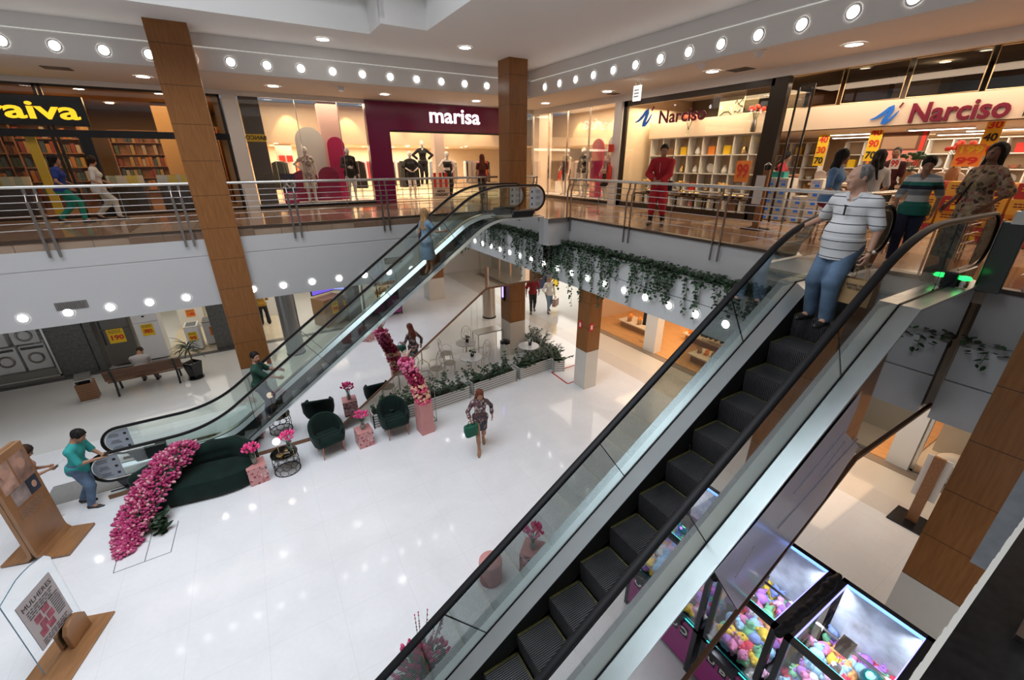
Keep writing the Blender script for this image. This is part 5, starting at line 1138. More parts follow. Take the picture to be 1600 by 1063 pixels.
# garments on racks
def garment_mesh(c, L):
    mb = MB(); mb.add([(-.02, -.2, 0), (.02, -.2, 0), (.03, .2, 0), (-.03, .2, 0), (-.035, -.24, -L), (.035, -.22, -L), (.03, .24, -L), (-.03, .22, -L), (-.015, -.05, .06), (.015, -.05, .06), (.015, .05, .06), (-.015, .05, .06)],
        [(0, 1, 5, 4), (1, 2, 6, 5), (2, 3, 7, 6), (3, 0, 4, 7), (4, 5, 6, 7), (8, 9, 1, 0), (9, 10, 2, 1), (10, 11, 3, 2), (11, 8, 0, 3), (8, 11, 10, 9)]); return mb
GC = [(.02, .02, .022), (.62, .12, .03), (.45, .35, .27), (.10, .13, .18), (.55, .5, .45), (.45, .03, .05), (.25, .12, .08), (.04, .05, .04), (.6, .3, .3)]
GCN = ['black', 'orange', 'beige', 'slate', 'cream', 'red', 'brown', 'dark green', 'pink']
gp = []
for i, c in enumerate(GC):
    o = garment_mesh(c, .75+.06*(i % 4)).build('garment', mat('garment_%d' % i, c, .8), None, loc=(0, 0, -45)); gp.append(o)
used = set()
def rack(x, y, rz, n, label, z=F+.03, top=1.45, cols=None, glabel='garment hanging on a fashion store rack', grp='garments on the fashion racks', base=True, hang=None):
    L = n*.085+.1; t = thing('clothes_rack', label, 'clothes rack', (x, y, z), rz); mb = MB(); mb.tube([(-L/2, 0, 0 if base else top), (-L/2, 0, top), (L/2, 0, top), (L/2, 0, 0 if base else top)], .014, 6); mb.build('bar', M_steel, t)
    if base: MB().bb(-L/2-.01, -L/2+.01, -.25, .25, 0, .03).bb(L/2-.01, L/2+.01, -.25, .25, 0, .03).build('foot', M_steel, t)
    for i in range(n):
        k = rb.choice(cols) if cols else rb.randrange(len(GC))
        if k not in used: used.add(k); o = gp[k]
        else: o = gp[k].copy(); col.objects.link(o)
        q = Matrix.Translation((x, y, z)) @ Matrix.Rotation(rz, 4, 'Z') @ Vector((-L/2+.08+.085*i, 0, top-.075)); o.location = q; o.rotation_euler = (0, 0, rz+rb.uniform(-.15, .15)); tag(o, '%s garment %s on %s' % (GCN[k], ORD[i], label), 'garment', grp)
rack(1.35, 19.3, 1.2, 7, 'rack of orange and dark clothes behind the left fashion window', cols=[1, 7, 0]); rack(2.1, 21.5, 0, 10, 'rack of orange tops deep behind the left fashion window', cols=[1, 1, 5, 0])
rack(4.1, 18.6, 1.3, 8, 'rack of dark trousers beside the magenta portal', cols=[0, 7, 3]); rack(5.4, 19.6, 0, 9, 'rack of mixed clothes behind the entrance mannequins'); rack(6.6, 21.0, 0, 9, 'rack of mixed clothes deep in the fashion store', cols=[2, 4, 1, 8])
rack(8.2, 19.2, .4, 8, 'rack of pale clothes by the fashion store entrance', cols=[4, 2, 0, 8]); rack(9.6, 19.8, 0, 9, 'rack of dark trousers right of the fashion entrance', cols=[0, 3, 4]); rack(10.6, 20.6, .3, 8, 'rack of clothes behind the fashion corner pillar')
rack(13.0, 16.8, 1.2, 9, 'rack of patterned clothes behind the corner window', cols=[2, 4, 6]); rack(12.9, 15.6, 1.5, 9, 'rack of beige clothes behind the right fashion window', cols=[2, 4, 6, 2]); rack(14.3, 13.8, 1.5, 10, 'rack of dark clothes deep behind the right fashion window', cols=[0, 3, 7])
rack(14.2, 12.5, 1.5, 7, 'rack of pink clothes near the homeware partition', cols=[8, 5, 4])
for k, (x, y, l, cs) in enumerate(((3.4, 20.4, 'rack of dark suits deep behind the pink pillar', [0, 7, 3]), (5.3, 22.6, 'rack of bright tops on the back wall of the fashion store', [5, 1, 8]), (7.2, 22.9, 'rack of beige dresses on the back wall of the fashion store', [2, 4, 6]), (8.9, 22.3, 'rack of black trousers deep right of the entrance', [0, 0, 3]), (6.0, 18.3, 'low rack of black clothes behind the bent-elbow mannequin', [0, 0, 7]), (9.0, 18.0, 'rack of cream and peach clothes beside the red-haired woman', [4, 2, 1]))): rack(x, y, .1*k, 9, l, cols=cs)
t = thing('red_handbag_stand', 'red handbag on a low stand behind the escalator newel', 'handbag', (12.3, 16.2, F+.03)); MB().lathe([(.14, .6), (.2, .65), (.17, .95), (.1, 1.05)], n=16, sy=.5).build('bag', M_red, t, smooth=True); MB().bb(-.2, .2, -.2, .2, 0, .6).build('stand', M_white, t)
# fire extinguisher at the white pillar
t = thing('fire_extinguisher', 'red fire extinguisher hanging on the white pillar', 'extinguisher', (XS-.18, 11.80, F+.75)); MB().lathe([(.07, 0), (.085, .03), (.085, .5), (.03, .58), (.03, .66)], n=16).build('cylinder', M_red, t, smooth=True); MB().tube([(0, 0, .64), (-.09, 0, .62), (-.12, 0, .3)], .012, 6).build('hose', M_black, t); MB().box((0, 0, 1.1), (.03, .24, .24)).build('sign_plate', M_red, t)
# homeware store
struct('wall_homeware', MB().bb(20, 20.1, -4, 11.7, F, 8.28), M_cream)
window('shop_window', 'dark-framed homeware window with a brand decal', (XS, 11.5, 0), (XS, 6.55, 0), F, 8.08, [], fw=.16)
t = thing('door_post', 'dark bronze post between the homeware window and the open entrance', 'post', (XS, 6.45, F)); MB().bb(-.08, .08, -.16, .16, 0, 3.22).build('post', M_dframe, t)
t = thing('folded_door', 'narrow dark framed glass door folded open at the homeware entrance', 'door', (XS+.2, 6.2, F), -1.35); f = MB(); f.bb(0, .34, -.02, .02, 3.0, 3.05).bb(0, .04, -.02, .02, 0, 3.05).bb(.30, .34, -.02, .02, 0, 3.05).build('frame', M_dframe, t); MB().bb(.04, .30, -.004, .004, .02, 3.0).build('pane', M_shopglass, t)
M_nwine = mat('brand_maroon', (.16, .008, .03), .4); M_nblue = mat('brand_blue', (.015, .13, .50), .4, emit=.25)
def swoosh(par, O, sc_, m, u=(0, -1, 0), nrm=(-1, 0, 0), name='swoosh_mark'):
    stroke = [(-.50, -.05, .02), (-.36, -.01, .07), (-.20, .10, .10), (-.06, .24, .10), (.02, .30, .05), (.01, .20, .10), (-.05, .06, .11), (-.12, -.08, .11), (-.15, -.17, .09), (-.08, -.16, .09), (.02, -.08, .07), (.11, .03, .045), (.18, .15, .015)]
    u = Vector(u); z = Vector((0, 0, 1)); O = Vector(O); nn = Vector(nrm); L = []; Rr = []
    for k, (a, b, w_) in enumerate(stroke):
        a0 = stroke[max(k-1, 0)]; a1 = stroke[min(k+1, len(stroke)-1)]; d = Vector((a1[0]-a0[0], a1[1]-a0[1])).normalized(); n2 = Vector((-d.y, d.x))*w_*.5
        L.append(O+u*((a+n2.x)*sc_)+z*((b+n2.y)*sc_)); Rr.append(O+u*((a-n2.x)*sc_)+z*((b-n2.y)*sc_))
    n = len(L); vs = [p+nn*t_ for t_ in (0, .02) for p in L+Rr]; fs = []
    for k in range(n-1): fs += [(k, k+1, n+k+1, n+k), (2*n+k, 3*n+k, 3*n+k+1, 2*n+k+1), (k, 2*n+k, 2*n+k+1, k+1), (n+k, n+k+1, 3*n+k+1, 3*n+k)]
    MB().add(vs, fs).build(name, m, par)
    a = O+u*(.17*sc_)+z*(.24*sc_); b = O+u*(.24*sc_)+z*(.36*sc_); MB().bar(a+nn*.01, b+nn*.01, .02, .04*sc_).build('accent_mark', M_nwine, par)
t = thing('window_decal', 'maroon and blue brand lettering on the homeware window glass', 'lettering', (XS-.03, 9.6, 7.5)); text('Narciso', .48, M_nwine, t, (0, .42, -.01), facing=(-1, 0, 0), bold=.022, align='LEFT', width=1.62, ext=.004); swoosh(t, (0, .86, -.02), .95, M_nblue)
t = thing('shop_sign', 'maroon and blue brand sign on the cream beam of the homeware store', 'sign', (12.33, 3.6, 7.2)); text('Narciso', .50, M_nwine, t, (0, .70, -.01), facing=(-1, 0, 0), bold=.022, align='LEFT', width=1.47, ext=.02); swoosh(t, (0, 1.02, -.03), .70, M_nblue); text('ENXOVAIS', .22, mat('grey_letters', (.25, .22, .2), .5), t, (0, -1.05, -.04), facing=(-1, 0, 0), align='LEFT', ext=.01)
MB().bb(-.004, .004, -.99, -.97, -.17, .12).build('divider', M_ink, t)
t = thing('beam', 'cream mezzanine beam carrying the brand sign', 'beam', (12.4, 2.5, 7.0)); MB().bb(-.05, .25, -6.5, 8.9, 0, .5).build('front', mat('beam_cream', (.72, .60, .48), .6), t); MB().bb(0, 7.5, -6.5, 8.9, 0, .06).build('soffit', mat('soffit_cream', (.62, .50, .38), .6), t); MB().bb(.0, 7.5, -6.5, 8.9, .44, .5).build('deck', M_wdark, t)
struct('wall_mezzanine', MB().bb(14.6, 14.7, -4, 11.6, 7.5, 8.28), mat('mezz_dark', (.10, .07, .05), .6))
# mezzanine railing frames
for k in range(9):
    y = 8.2-1.22*k; t = thing('balcony_panel', 'framed glass balcony panel above the cream beam', 'balcony panel', (12.45, y-.6, 7.5), group='balcony panels above the cream beam'); t['label'] = ORD[k]+' framed glass balcony panel above the cream beam, counted from the dark post'; mb = MB()
    mb.tube([(0, -.56, .02), (0, -.56, .74), (0, .56, .74), (0, .56, .02)], .018, 6, close=True); mb.build('frame', mat('champagne', (.55, .42, .26), .3, .8), t); MB().bb(-.004, .004, -.55, .55, .03, .73).build('pane', glass('smoke_glass', (.50, .45, .40), .12), t)
for k, (y, w_, m, l) in enumerate(((7.3, .5, mat('cab_grey', (.3, .28, .24), .5), 'pale cabinet on the mezzanine, first from the dark post'), (6.0, .9, M_wood, 'wooden cabinet on the mezzanine'), (4.6, .4, M_white, 'white panel on the mezzanine'), (1.2, .7, M_wdark, 'dark sideboard on the mezzanine'))):
    t = thing('cabinet', l, 'cabinet', (13.4, y, 7.5)); MB().bb(-.3, .3, -w_, w_, .05, .6).build('body', m, t); MB().bb(-.28, .28, -w_+.05, w_-.05, 0, .05).build('plinth', M_blk, t)
def bouquet(t, c, r, n, m, ml, stem=.25, size=.045, seed=0, name='blossoms', droop=.3):
    rr = random.Random(seed); mb = MB(); st = MB()
    for i in range(n):
        a = rr.uniform(0, 2*PI); q = math.sqrt(rr.random()); z = math.sqrt(max(0, 1-q*q*.8))
        p = Vector((c[0]+r*q*math.cos(a), c[1]+r*q*math.sin(a), c[2]+r*.8*z*rr.uniform(.5, 1))); s_ = size*rr.uniform(.7, 1.2)
        for k in range(4):
            mb.ell(p+Vector((math.cos(k*1.57)*s_*.45, math.sin(k*1.57)*s_*.45, 0)), (s_*.6, s_*.6, s_*.85), 6, 4, 0 if rr.random() < .7 else 1)
        st.tube([p, ((c[0]+p.x)/2, (c[1]+p.y)/2, (c[2]-stem*.3+p.z)/2), (c[0], c[1], c[2]-stem)], .005, 4)
    tag(mb.build(name, m, t, smooth=True), kind='stuff'); st.build('stems', ml, t)
M_pk = [mat('petal_pink', (.62, .05, .22), .6, var=.25, scale=20), mat('petal_light', (.80, .22, .42), .6)]; M_rd = [mat('petal_red', (.55, .03, .02), .6), mat('petal_coral', (.7, .12, .06), .6)]
M_yl = [mat('petal_yellow', (.70, .38, .05), .6), mat('petal_cream', (.7, .55, .3), .6)]
def vase(name, label, loc, r, h_, mv, mf, n=14, br=.18, size=.05, seed=0, cat='flower vase', stem=None):
    t = thing(name, label, cat, loc); MB().lathe([(r*.8, 0), (r, h_*.1), (r, h_*.7), (r*.8, h_)], n=16).build('vase', mv, t, smooth=True); bouquet(t, (0, 0, h_+br*.9), br, n, mf, M_leaf, stem=stem or (h_*.6+br*.6), size=size, seed=seed); return t
vase('flower_vase', 'vase of red flowers on top of the homeware shelf, right of the decal', (12.2, 7.6, 7.02), .07, .3, M_steel_d, M_rd, 9, .2, .06, 1); vase('flower_vase', 'vase of red flowers behind the brand decal', (12.2, 9.7, 7.02), .06, .25, M_glass, M_rd, 8, .2, .06, 2)
t = thing('painting', 'square painting of dark branches above the homeware shelf', 'painting', (13.0, 8.7, 7.0)); MB().bb(-.03, .03, -.6, .6, 0, 1.05).build('canvas', mat('painting_sky', (.32, .34, .27), .6, var=.3, scale=2), t)
mb = MB(); rr = random.Random(4)
for i in range(9):
    y = rr.uniform(-.5, .2); z = rr.uniform(.1, .9); pts = [(-.04, y, z)]
    for k in range(5): y += rr.uniform(0, .14); z += rr.uniform(-.1, .14); pts.append((-.04, min(.58, y), min(1.0, max(.05, z))))
    mb.tube(pts, .012, 4)
mb.build('painted_branches', M_wdark, t)
# white cube shelf with tableware
def cube_shelf(label, x, y0, y1, z0, rows, cols_, ch, m, seed):
    t = thing('cube_shelf', label, 'shelf', (x, y0, z0)); L = y1-y0; mb = MB(); mb.bb(.33, .36, 0, L, 0, rows*ch); mb.build('back_panel', mat('shelf_back', (.45, .32, .2), .6), t)
    for r in range(rows+1): MB().bb(0, .35, 0, L, r*ch-.015, r*ch+.015).build('shelf_board', m, t)
    for c in range(cols_+1): MB().bb(0, .35, c*L/cols_-.015, c*L/cols_+.015, 0, rows*ch).build('divider', m, t)
    rr = random.Random(seed); sn = {5: 'cube shelf behind the homeware window', 9: 'cube shelf behind the red dress', 12: 'long cube shelf'}[seed]
    for r in range(rows):
        for c in range(cols_):
            cy_ = y0+(c+.5)*L/cols_; zz_ = z0+r*ch+.016; k = rr.randrange(5)
            if k == 0:
                mb = MB(); mb.lathe([(.02, -.01), (.13, .0), (.14, .015), (.02, .005)], n=16); o = mb.build('plate', rr.choice([M_white, M_brass, mat('plate_grey', (.4, .4, .38))]), None, loc=(x+.2, cy_, zz_+.145)); o.rotation_euler = (0, 1.3, 0); tag(o, 'plate upright in column %s, row %s, of the %s' % (ORD[c], ORD[r], sn), 'plate', 'plates in the homeware shelves')
            elif k == 1: o = MB().lathe([(.05, 0), (.09, .06), (.06, .16), (.03, .2), (.04, .23)], n=14).build('vase', rr.choice([M_white, M_brass, M_pink]), None, loc=(x+.17, cy_, zz_), smooth=True); tag(o, 'small vase in column %s, row %s, of the %s' % (ORD[c], ORD[r], sn), 'vase', 'vases in the homeware shelves')
            elif k == 2: o = MB().box((0, 0, .12), (.12, .22, .24)).build('gift_box', rr.choice([M_yel, M_red, mat('brown_box', (.2, .09, .04)), M_orange]), None, loc=(x+.17, cy_, zz_)); tag(o, 'boxed item in column %s, row %s, of the %s' % (ORD[c], ORD[r], sn), 'box', 'boxes in the homeware shelves')
            elif k == 3: o = MB().lathe([(.04, 0), (.10, .05), (.12, .10), (.11, .10), (.03, .02)], n=14).build('bowl', rr.choice([M_white, M_copper, M_brass]), None, loc=(x+.17, cy_, zz_), smooth=True); tag(o, 'bowl in column %s, row %s, of the %s' % (ORD[c], ORD[r], sn), 'bowl', 'bowls in the homeware shelves')
    return t
cube_shelf('white cube shelf of tableware behind the homeware window', 12.4, 7.2, 11.3, F+.02, 4, 8, .53, M_white, 5); cube_shelf('lit white cube shelf deep in the homeware store behind the woman in red', 17.0, 8.0, 11.2, F+.02, 5, 6, .40, M_white, 9)
for k, (x, y, l) in enumerate(((11.75, 9.1, 'low dark display table with yellow flowers in the homeware window'), (11.75, 7.7, 'low dark display table with serving ware in the homeware window'), (11.75, 10.5, 'low dark display table with golden vase in the homeware window'))):
    t = thing('display_table', l, 'table', (x, y, F+.02)); MB().bb(-.25, .25, -.55, .55, .40, .44).build('tabletop', M_wdark, t)
    for sx_ in (-.22, .22):
        for sy_ in (-.5, .5): MB().bb(sx_-.02, sx_+.02, sy_-.02, sy_+.02, 0, .40).build('leg', M_blk, t)
    vase('flower_vase', l.replace('low dark display table with', 'small vase with blossoms on the table of'), (x, y+.2, F+.46), .08, .16, M_brass, M_yl, 10, .15, .05, 10+k)
    for j in range(3): o = MB().lathe([(.04, 0), (.10, .05), (.12, .10), (.11, .10), (.03, .02)], n=14).build('bowl', M_brass, None, loc=(x-.05, y-.42+.22*j, F+.461), smooth=True); tag(o, 'brass bowl on a low table in the homeware window', 'bowl', 'bowls in the homeware window')
cube_shelf('long lit cube shelf at the back of the homeware store', 17.6, 2.2, 7.6, F+.02, 5, 10, .40, M_white, 12)
# hanging sale signs
def sale(label, x, y, z, w_, h_, lines, m=M_yel, mi=None, rz=0):
    t = thing('sale_sign', label, 'sale sign', (x, y, z), rz); MB().bb(-.005, .005, -w_/2, w_/2, -h_/2, h_/2).build('card', m, t)
    for k, (s_, mm) in enumerate(lines): text(s_, h_/len(lines)*.85, mm, t, (-.012, 0, h_/2-(k+.5)*h_/len(lines)), facing=(-1, 0, 0), ext=.002, bold=.03, width=w_*.8)
    MB().bb(-.002, .002, -.002, .002, h_/2, h_/2+.25).build('string', M_steel, t)
def sl(label, px, py, X, w_, h_, lines, m=M_yel): q = px_(px, py, X); sale(label, q.x, q.y, q.z, w_, h_, lines, m)
sl('long yellow hanging sale sign above the woman in blue', 1283, 235, 14, .27, .80, [('40', M_red), ('30', M_red), ('70', M_ink)]); sl('long yellow hanging sale sign in front of the bedroom poster', 1365, 225, 14, .27, .80, [('40', M_red), ('90', M_red), ('70', M_ink)])
sl('long yellow hanging sale sign right of the orange price card', 1548, 215, 13, .25, .68, [('30', M_red), ('40', M_ink), ('70', M_red)]); sl('orange price card hanging over the boxed appliances', 1513, 243, 12.8, .42, .42, [('199', M_yel), ('99', M_red)], M_orange)
sl('orange sale card behind the folded glass door', 1160, 268, 12.0, .42, .55, [('99', M_red)], M_orange); sl('small white price card reading 99 near the striped polo man', 1398, 256, 12.9, .18, .22, [('99', M_red)], M_white)
q = px_(1404, 228, 15.5); t = thing('wall_poster', 'dark framed bedroom poster in the homeware store', 'poster', (15.5, q.y, q.z-.5)); t.scale = (1, .75, .95); MB().bb(-.03, .03, -.75, .75, 0, 1.05).build('panel', mat('poster_brown', (.14, .05, .03), .4), t); MB().bb(-.035, -.03, -.6, .6, .1, .4).build('pink_bed', mat('bed_pink', (.62, .22, .18), .6), t); MB().bb(-.035, -.03, -.5, .5, .45, .8).build('pillow_field', mat('poster_sand', (.35, .22, .14), .6), t); MB().bb(-.035, -.03, -.72, -.6, .0, .9).build('red_edge', M_red, t)
vase('flower_vase', 'big vase of red flowers under the long ceiling lamps', (13.6, 3.6, 5.75), .12, .4, M_wood, M_rd, 12, .3, .055, 21); vase('flower_vase', 'vase of green leaves beside the bedroom poster', (13.4, 4.3, 5.75), .1, .3, M_wood, [M_leaf, M_leafd], 16, .25, .05, 22)
for k, (x, y) in enumerate(((13.8, 3.8), (13.5, 5.6), (13.8, 1.6), (13.3, 7.6))):
    t = thing('display_table', ('counter holding the big vase of red flowers', 'counter behind the woman in blue', 'counter behind the banded sweater woman', 'counter behind the woman in the red dress')[k], 'table', (x, y, F+.02)); MB().bb(-.4, .4, -.7, .7, .82, .88).build('tabletop', M_cream, t); MB().bb(-.35, .35, -.65, .65, 0, .82).build('base', mat('counter_tan', (.34, .19, .09), .6), t)
    for j in range(5): o = MB().lathe([(.02, -.01), (.15, .0), (.16, .015), (.02, .005)], n=16).build('plate', rb.choice([M_white, M_steel]), None, loc=(x-.2, y-.55+.27*j, F+1.06)); o.rotation_euler = (0, 1.2, 0); tag(o, '%s plate propped on the %s' % (ORD[j], t['label']), 'plate', 'plates on the homeware counters')
# stacked product boxes
boxm = [mat('box_white', (.68, .66, .62), .6), mat('box_yellow', (.80, .42, .06), .6), mat('box_red', (.42, .03, .04), .6), mat('box_teal', (.02, .35, .32), .6)]
def box_proto(m, d, label, grp, pm):
    t = thing('product_box', label, 'box', (0, 0, -42), group=grp); MB().box((0, 0, d[2]/2), d).build('carton', m, t); mb = MB(); scribble(mb, (-d[0]/2-.003, 0, d[2]*.62), d[1]*.7, d[2]*.35, (0, -1, 0), (0, 0, 1), 2); mb.bb(-d[0]/2-.004, -d[0]/2, -d[1]*.3, d[1]*.1, d[2]*.12, d[2]*.4); mb.build('print', pm, t); return t
pw = box_proto(boxm[0], (.22, .26, .20), 'small white printed carton stacked at the homeware entrance', 'white cartons stacked at the homeware entrance', M_nblue); first = True
for sy_, (yy, hh) in enumerate(((7.05, 5), (6.74, 5), (5.95, 5), (5.65, 4), (6.3, 3))):
    for k in range(hh):
        for dx in (0, .24):
            q = (11.85+dx, yy-(.5 if sy_ == 0 else .5), F+.02+.205*k)
            if first: pw.location = q; first = False; o = pw
            else: o = dup(pw, q)
            o['label'] = 'white printed carton, %s up in the %s %s stack at the homeware entrance' % (ORD[k], ORD[sy_], 'front' if dx == 0 else 'rear')
py2 = box_proto(boxm[1], (.30, .42, .26), 'yellow printed carton stacked behind the banded sweater woman', 'yellow cartons in the homeware store', M_nwine); pr2 = box_proto(boxm[2], (.30, .40, .26), 'dark red carton stacked behind the banded sweater woman', 'red cartons in the homeware store', M_yel); fy = fr = True
for yy in range(7):
    for k in range(4):
        q = (11.75+.06*(k % 2), 3.35-.46*yy, F+.02+.265*k); red = (yy+k) % 3 == 0
        if red:
            if fr: pr2.location = q; fr = False; o = pr2
            else: o = dup(pr2, q)
            o['label'] = 'dark red carton, %s up in the %s stack behind the banded sweater woman' % (ORD[k], ORD[yy])
        else:
            if fy: py2.location = q; fy = False; o = py2
            else: o = dup(py2, q)
            o['label'] = 'yellow carton, %s up in the %s stack behind the banded sweater woman' % (ORD[k], ORD[yy])
o = MB().box((0, 0, .07), (.22, .34, .14)).build('product_box', boxm[3], None, loc=(11.9, 6.45, F+1.05)); tag(o, 'teal carton on top of the white carton stack', 'box')
# long lamps under the mezzanine
def tube_lamp(x, y, g): return (x, y, 6.985)
t0 = thing('ceiling_tube', 'long white tube lamp under the mezzanine of the homeware store', 'lamp', (14.0, 4.2, 6.985), group='tube lamps in the homeware store'); MB().bb(-.10, .10, -.6, .6, -.03, .015).build('housing', M_white, t0); MB().bb(-.07, .07, -.56, .56, -.04, -.03).build('tube', mat('tube_glow', (1, .95, .9), emit=8), t0)
t0['label'] = 'white tube lamp under the mezzanine nearest the banded sweater woman'; tk = 0
for (x, y) in ((15.6, 3.6), (17.2, 4.6), (14.2, 2.0), (15.8, 1.0), (17.4, 2.2), (14.6, 6.2), (16.6, 7.0), (13.2, 8.0)): dup(t0, (x, y, 6.985))['label'] = 'white tube lamp under the mezzanine, %s one in from the first' % ORD[tk]; tk += 1
lamps('round warm lamp in the mezzanine ceiling', 'lamps above the mezzanine', (0, 0, -1), [(12.0, y, 8.275) for y in (8.4, 5.6, 3.6, 1.6)]+[(13.6, 2.2, 8.275), (13.6, 4.4, 8.275)], .10, M_lampw)
# leaning wooden sign stand on the gallery in front of the homeware entrance
t = thing('sign_stand', 'slim wooden sign stand with a white panel beside the homeware post', 'sign stand', (9.85, 5.62, F)); MB().bb(-.22, .22, -.22, .22, 0, .025).build('base', M_blk, t); MB().box((0, 0, .65), (.05, .14, 1.25)).build('upright', M_wood, t); MB().bb(-.05, -.03, -.02, .18, .55, 1.15).build('panel', M_white, t); MB().lathe([(0, 1.25), (.07, 1.27), (.08, 1.36), (0, 1.42)], n=14).build('head', M_blk, t, smooth=True)
# ---------------- lounge furniture on the marble floor ----------------
def P0(x, y, z=0.0): return pz(x, y, z)
# curved green sofa
t = thing('sofa', 'curved dark green velvet sofa partly covered by a cascade of pink flowers', 'sofa', (-1.95, 9.18, 0), math.radians(4))
def sofa_outline(e, n=48):
    out = []
    for k in range(n):
        a = 2*PI*k/n; x = (1.02+e)*math.copysign(abs(math.cos(a))**.75, math.cos(a)); y = (.40+e)*math.copysign(abs(math.sin(a))**.8, math.sin(a)); y += .10*math.cos(x*2.2+1.6)+.02; out.append((x, y))
    return out
mb = MB(); rings = [(-.04, .03), (0, .08), (.0, .36), (-.03, .43), (-.10, .455)]; n_ = 48; vs = []
for e, z in rings: vs += [(x, y, z) for x, y in sofa_outline(e)]
fs = [tuple(range(n_-1, -1, -1)), tuple((len(rings)-1)*n_+k for k in range(n_))]+[(i*n_+k, i*n_+(k+1) % n_, (i+1)*n_+(k+1) % n_, (i+1)*n_+k) for i in range(len(rings)-1) for k in range(n_)]
mb.add(vs, fs); mb.build('seat', M_vel, t, smooth=True)
pr = []
bk = [(-.98, .22), (-.6, .36), (-.15, .42), (.3, .40), (.7, .30), (.93, .08)]
hts = [.62, .70, .72, .74, .74, .66]
for (a, b), (h0, h1) in zip(zip(bk, bk[1:]), zip(hts, hts[1:])):
    for q in range(4): z0 = .16+(h0-.16)*q/3; z1 = .16+(h1-.16)*q/3; pr.append(('c', (a[0], a[1], z0), (b[0], b[1], z1), .13, .13, .06))
sdf_obj('backrest', pr, .022, M_vel, t)
MB().bb(-.8, .8, -.2, .25, 0, .04).build('plinth', M_blk, t)
# cascade of pink flowers over the sofa
t = thing('flower_cascade', 'cascade of pink tulips pouring over the green sofa onto the floor', 'flowers', (-2.3, 9.0, 0)); rr = random.Random(11); mb = MB(); gl = MB()
path = [(-2.05, 9.50, .92, .22), (-2.25, 9.42, .92, .30), (-2.42, 9.25, .78, .34), (-2.6, 9.05, .62, .34), (-2.78, 8.85, .46, .32), (-2.92, 8.62, .32, .30), (-3.02, 8.42, .2, .26), (-3.05, 8.2, .10, .20), (-3.08, 8.02, .05, .12)]
for i in range(2500):
    u = rr.random()**.9*(len(path)-1.001); k = int(u); f = u-k; a, b = path[k], path[k+1]; c = [a[j]+(b[j]-a[j])*f for j in range(4)]
    an = rr.uniform(0, 2*PI); el_ = rr.uniform(-.1, 1)*PI/2; r = c[3]*rr.uniform(.75, 1.05)
    d = Vector((math.cos(an)*math.cos(el_), math.sin(an)*math.cos(el_), math.sin(el_))); p = Vector((c[0]+2.3, c[1]-9.0, max(.03, c[2]-.05)))+Vector((d.x*r, d.y*r*.8, d.z*r*.75)); p.z = max(.03, p.z)
    q = d.to_track_quat('Z', 'X').to_matrix(); s_ = rr.uniform(.026, .042); m_ = rr.choice((0, 0, 1, 1, 2))
    mb.ell(p, (s_*.75, s_*.75, s_*1.25), 6, 5, m_, M=q)
    if rr.random() < .35: leaf(gl, p-d*.05, rr.uniform(.05, .09), rr.uniform(0, 6.28), rr.uniform(-1, .6), 0)
mb.build('tulips', [mat('tulip_pink', (.38, .025, .12), .5), mat('tulip_rose', (.52, .08, .21), .5), mat('tulip_pale', (.70, .34, .38), .5)], t, smooth=True)['kind'] = 'stuff'
for i in range(60): leaf(gl, Vector((rr.uniform(-.45, -.2), rr.uniform(-.75, -.4), rr.uniform(.02, .25))), rr.uniform(.07, .13), rr.uniform(0, 6.28), rr.uniform(-.6, .8), 1)
sdf_obj('flower_core', [('c', (a[0]+2.3, a[1]-9.0, max(.05, a[2]-.1)), (b[0]+2.3, b[1]-9.0, max(.05, b[2]-.1)), a[3]*.62, b[3]*.62, .05) for a, b in zip(path, path[1:])], .04, M_leafd, t, cuts=[(0, 0, -1, -.01)])
gl.build('foliage', [M_leaf, M_leafd], t)['kind'] = 'stuff'
# armchairs
def armchair(px0, rz, label):
    t = thing('armchair', label, 'armchair', px0, rz)
    pr = [('c', (-.20, -.02, .40), (.20, -.02, .40), .10, .10, .05), ('c', (-.20, .15, .40), (.20, .15, .40), .10, .10, .05), ('c', (-.19, -.17, .40), (.19, -.17, .40), .11, .11, .05)]
    sdf_obj('seat', pr, .016, M_vel, t)
    mb = MB(); A = [math.radians(-38+256*k/30) for k in range(31)]; vs = []; 
    for a in A:
        ht = .62+.26*max(0, math.sin(a))**.8; lean = .06*max(0, math.sin(a))
        for (r, z) in ((.26, .30), (.34, .30), (.37+lean, .45), (.375+lean, ht-.03), (.35+lean, ht), (.31+lean*.9, ht-.01), (.275+lean*.6, .5)): vs.append((r*math.cos(a), r*math.sin(a)*1.0, z))
    m = 7; fs = []
    for i in range(len(A)-1):
        for k in range(m): fs.append((i*m+k, i*m+(k+1) % m, (i+1)*m+(k+1) % m, (i+1)*m+k))
    fs += [tuple(range(m-1, -1, -1)), tuple((len(A)-1)*m+k for k in range(m))]
    mb.add(vs, fs); mb.build('backrest', M_vel, t, smooth=True)
    ch = MB()
    for i in range(4, 27):
        a = A[i]; lean = .06*max(0, math.sin(a)); r = .272; ch.tube([(r*math.cos(a), r*math.sin(a), .42), ((.305+lean*.9)*math.cos(a), (.305+lean*.9)*math.sin(a), .58+.24*max(0, math.sin(a))**.8)], .020, 6)
    ch.build('channel_stitching', M_vel, t, smooth=True)
    for (x, y) in ((.22, -.20), (-.22, -.20), (.20, .20), (-.20, .20)): MB().tube([(x, y, .34), (x*1.12, y*1.12, 0)], [.018, .010], 8).build('leg', M_copper, t, smooth=True)
    return t
q = P0(520, 705); armchair((.52, 9.18, 0), math.radians(12), 'dark green tub armchair beside the wire side table')
armchair((2.05, 9.10, 0), math.radians(2), 'dark green tub armchair beside the flowered pink pedestal')
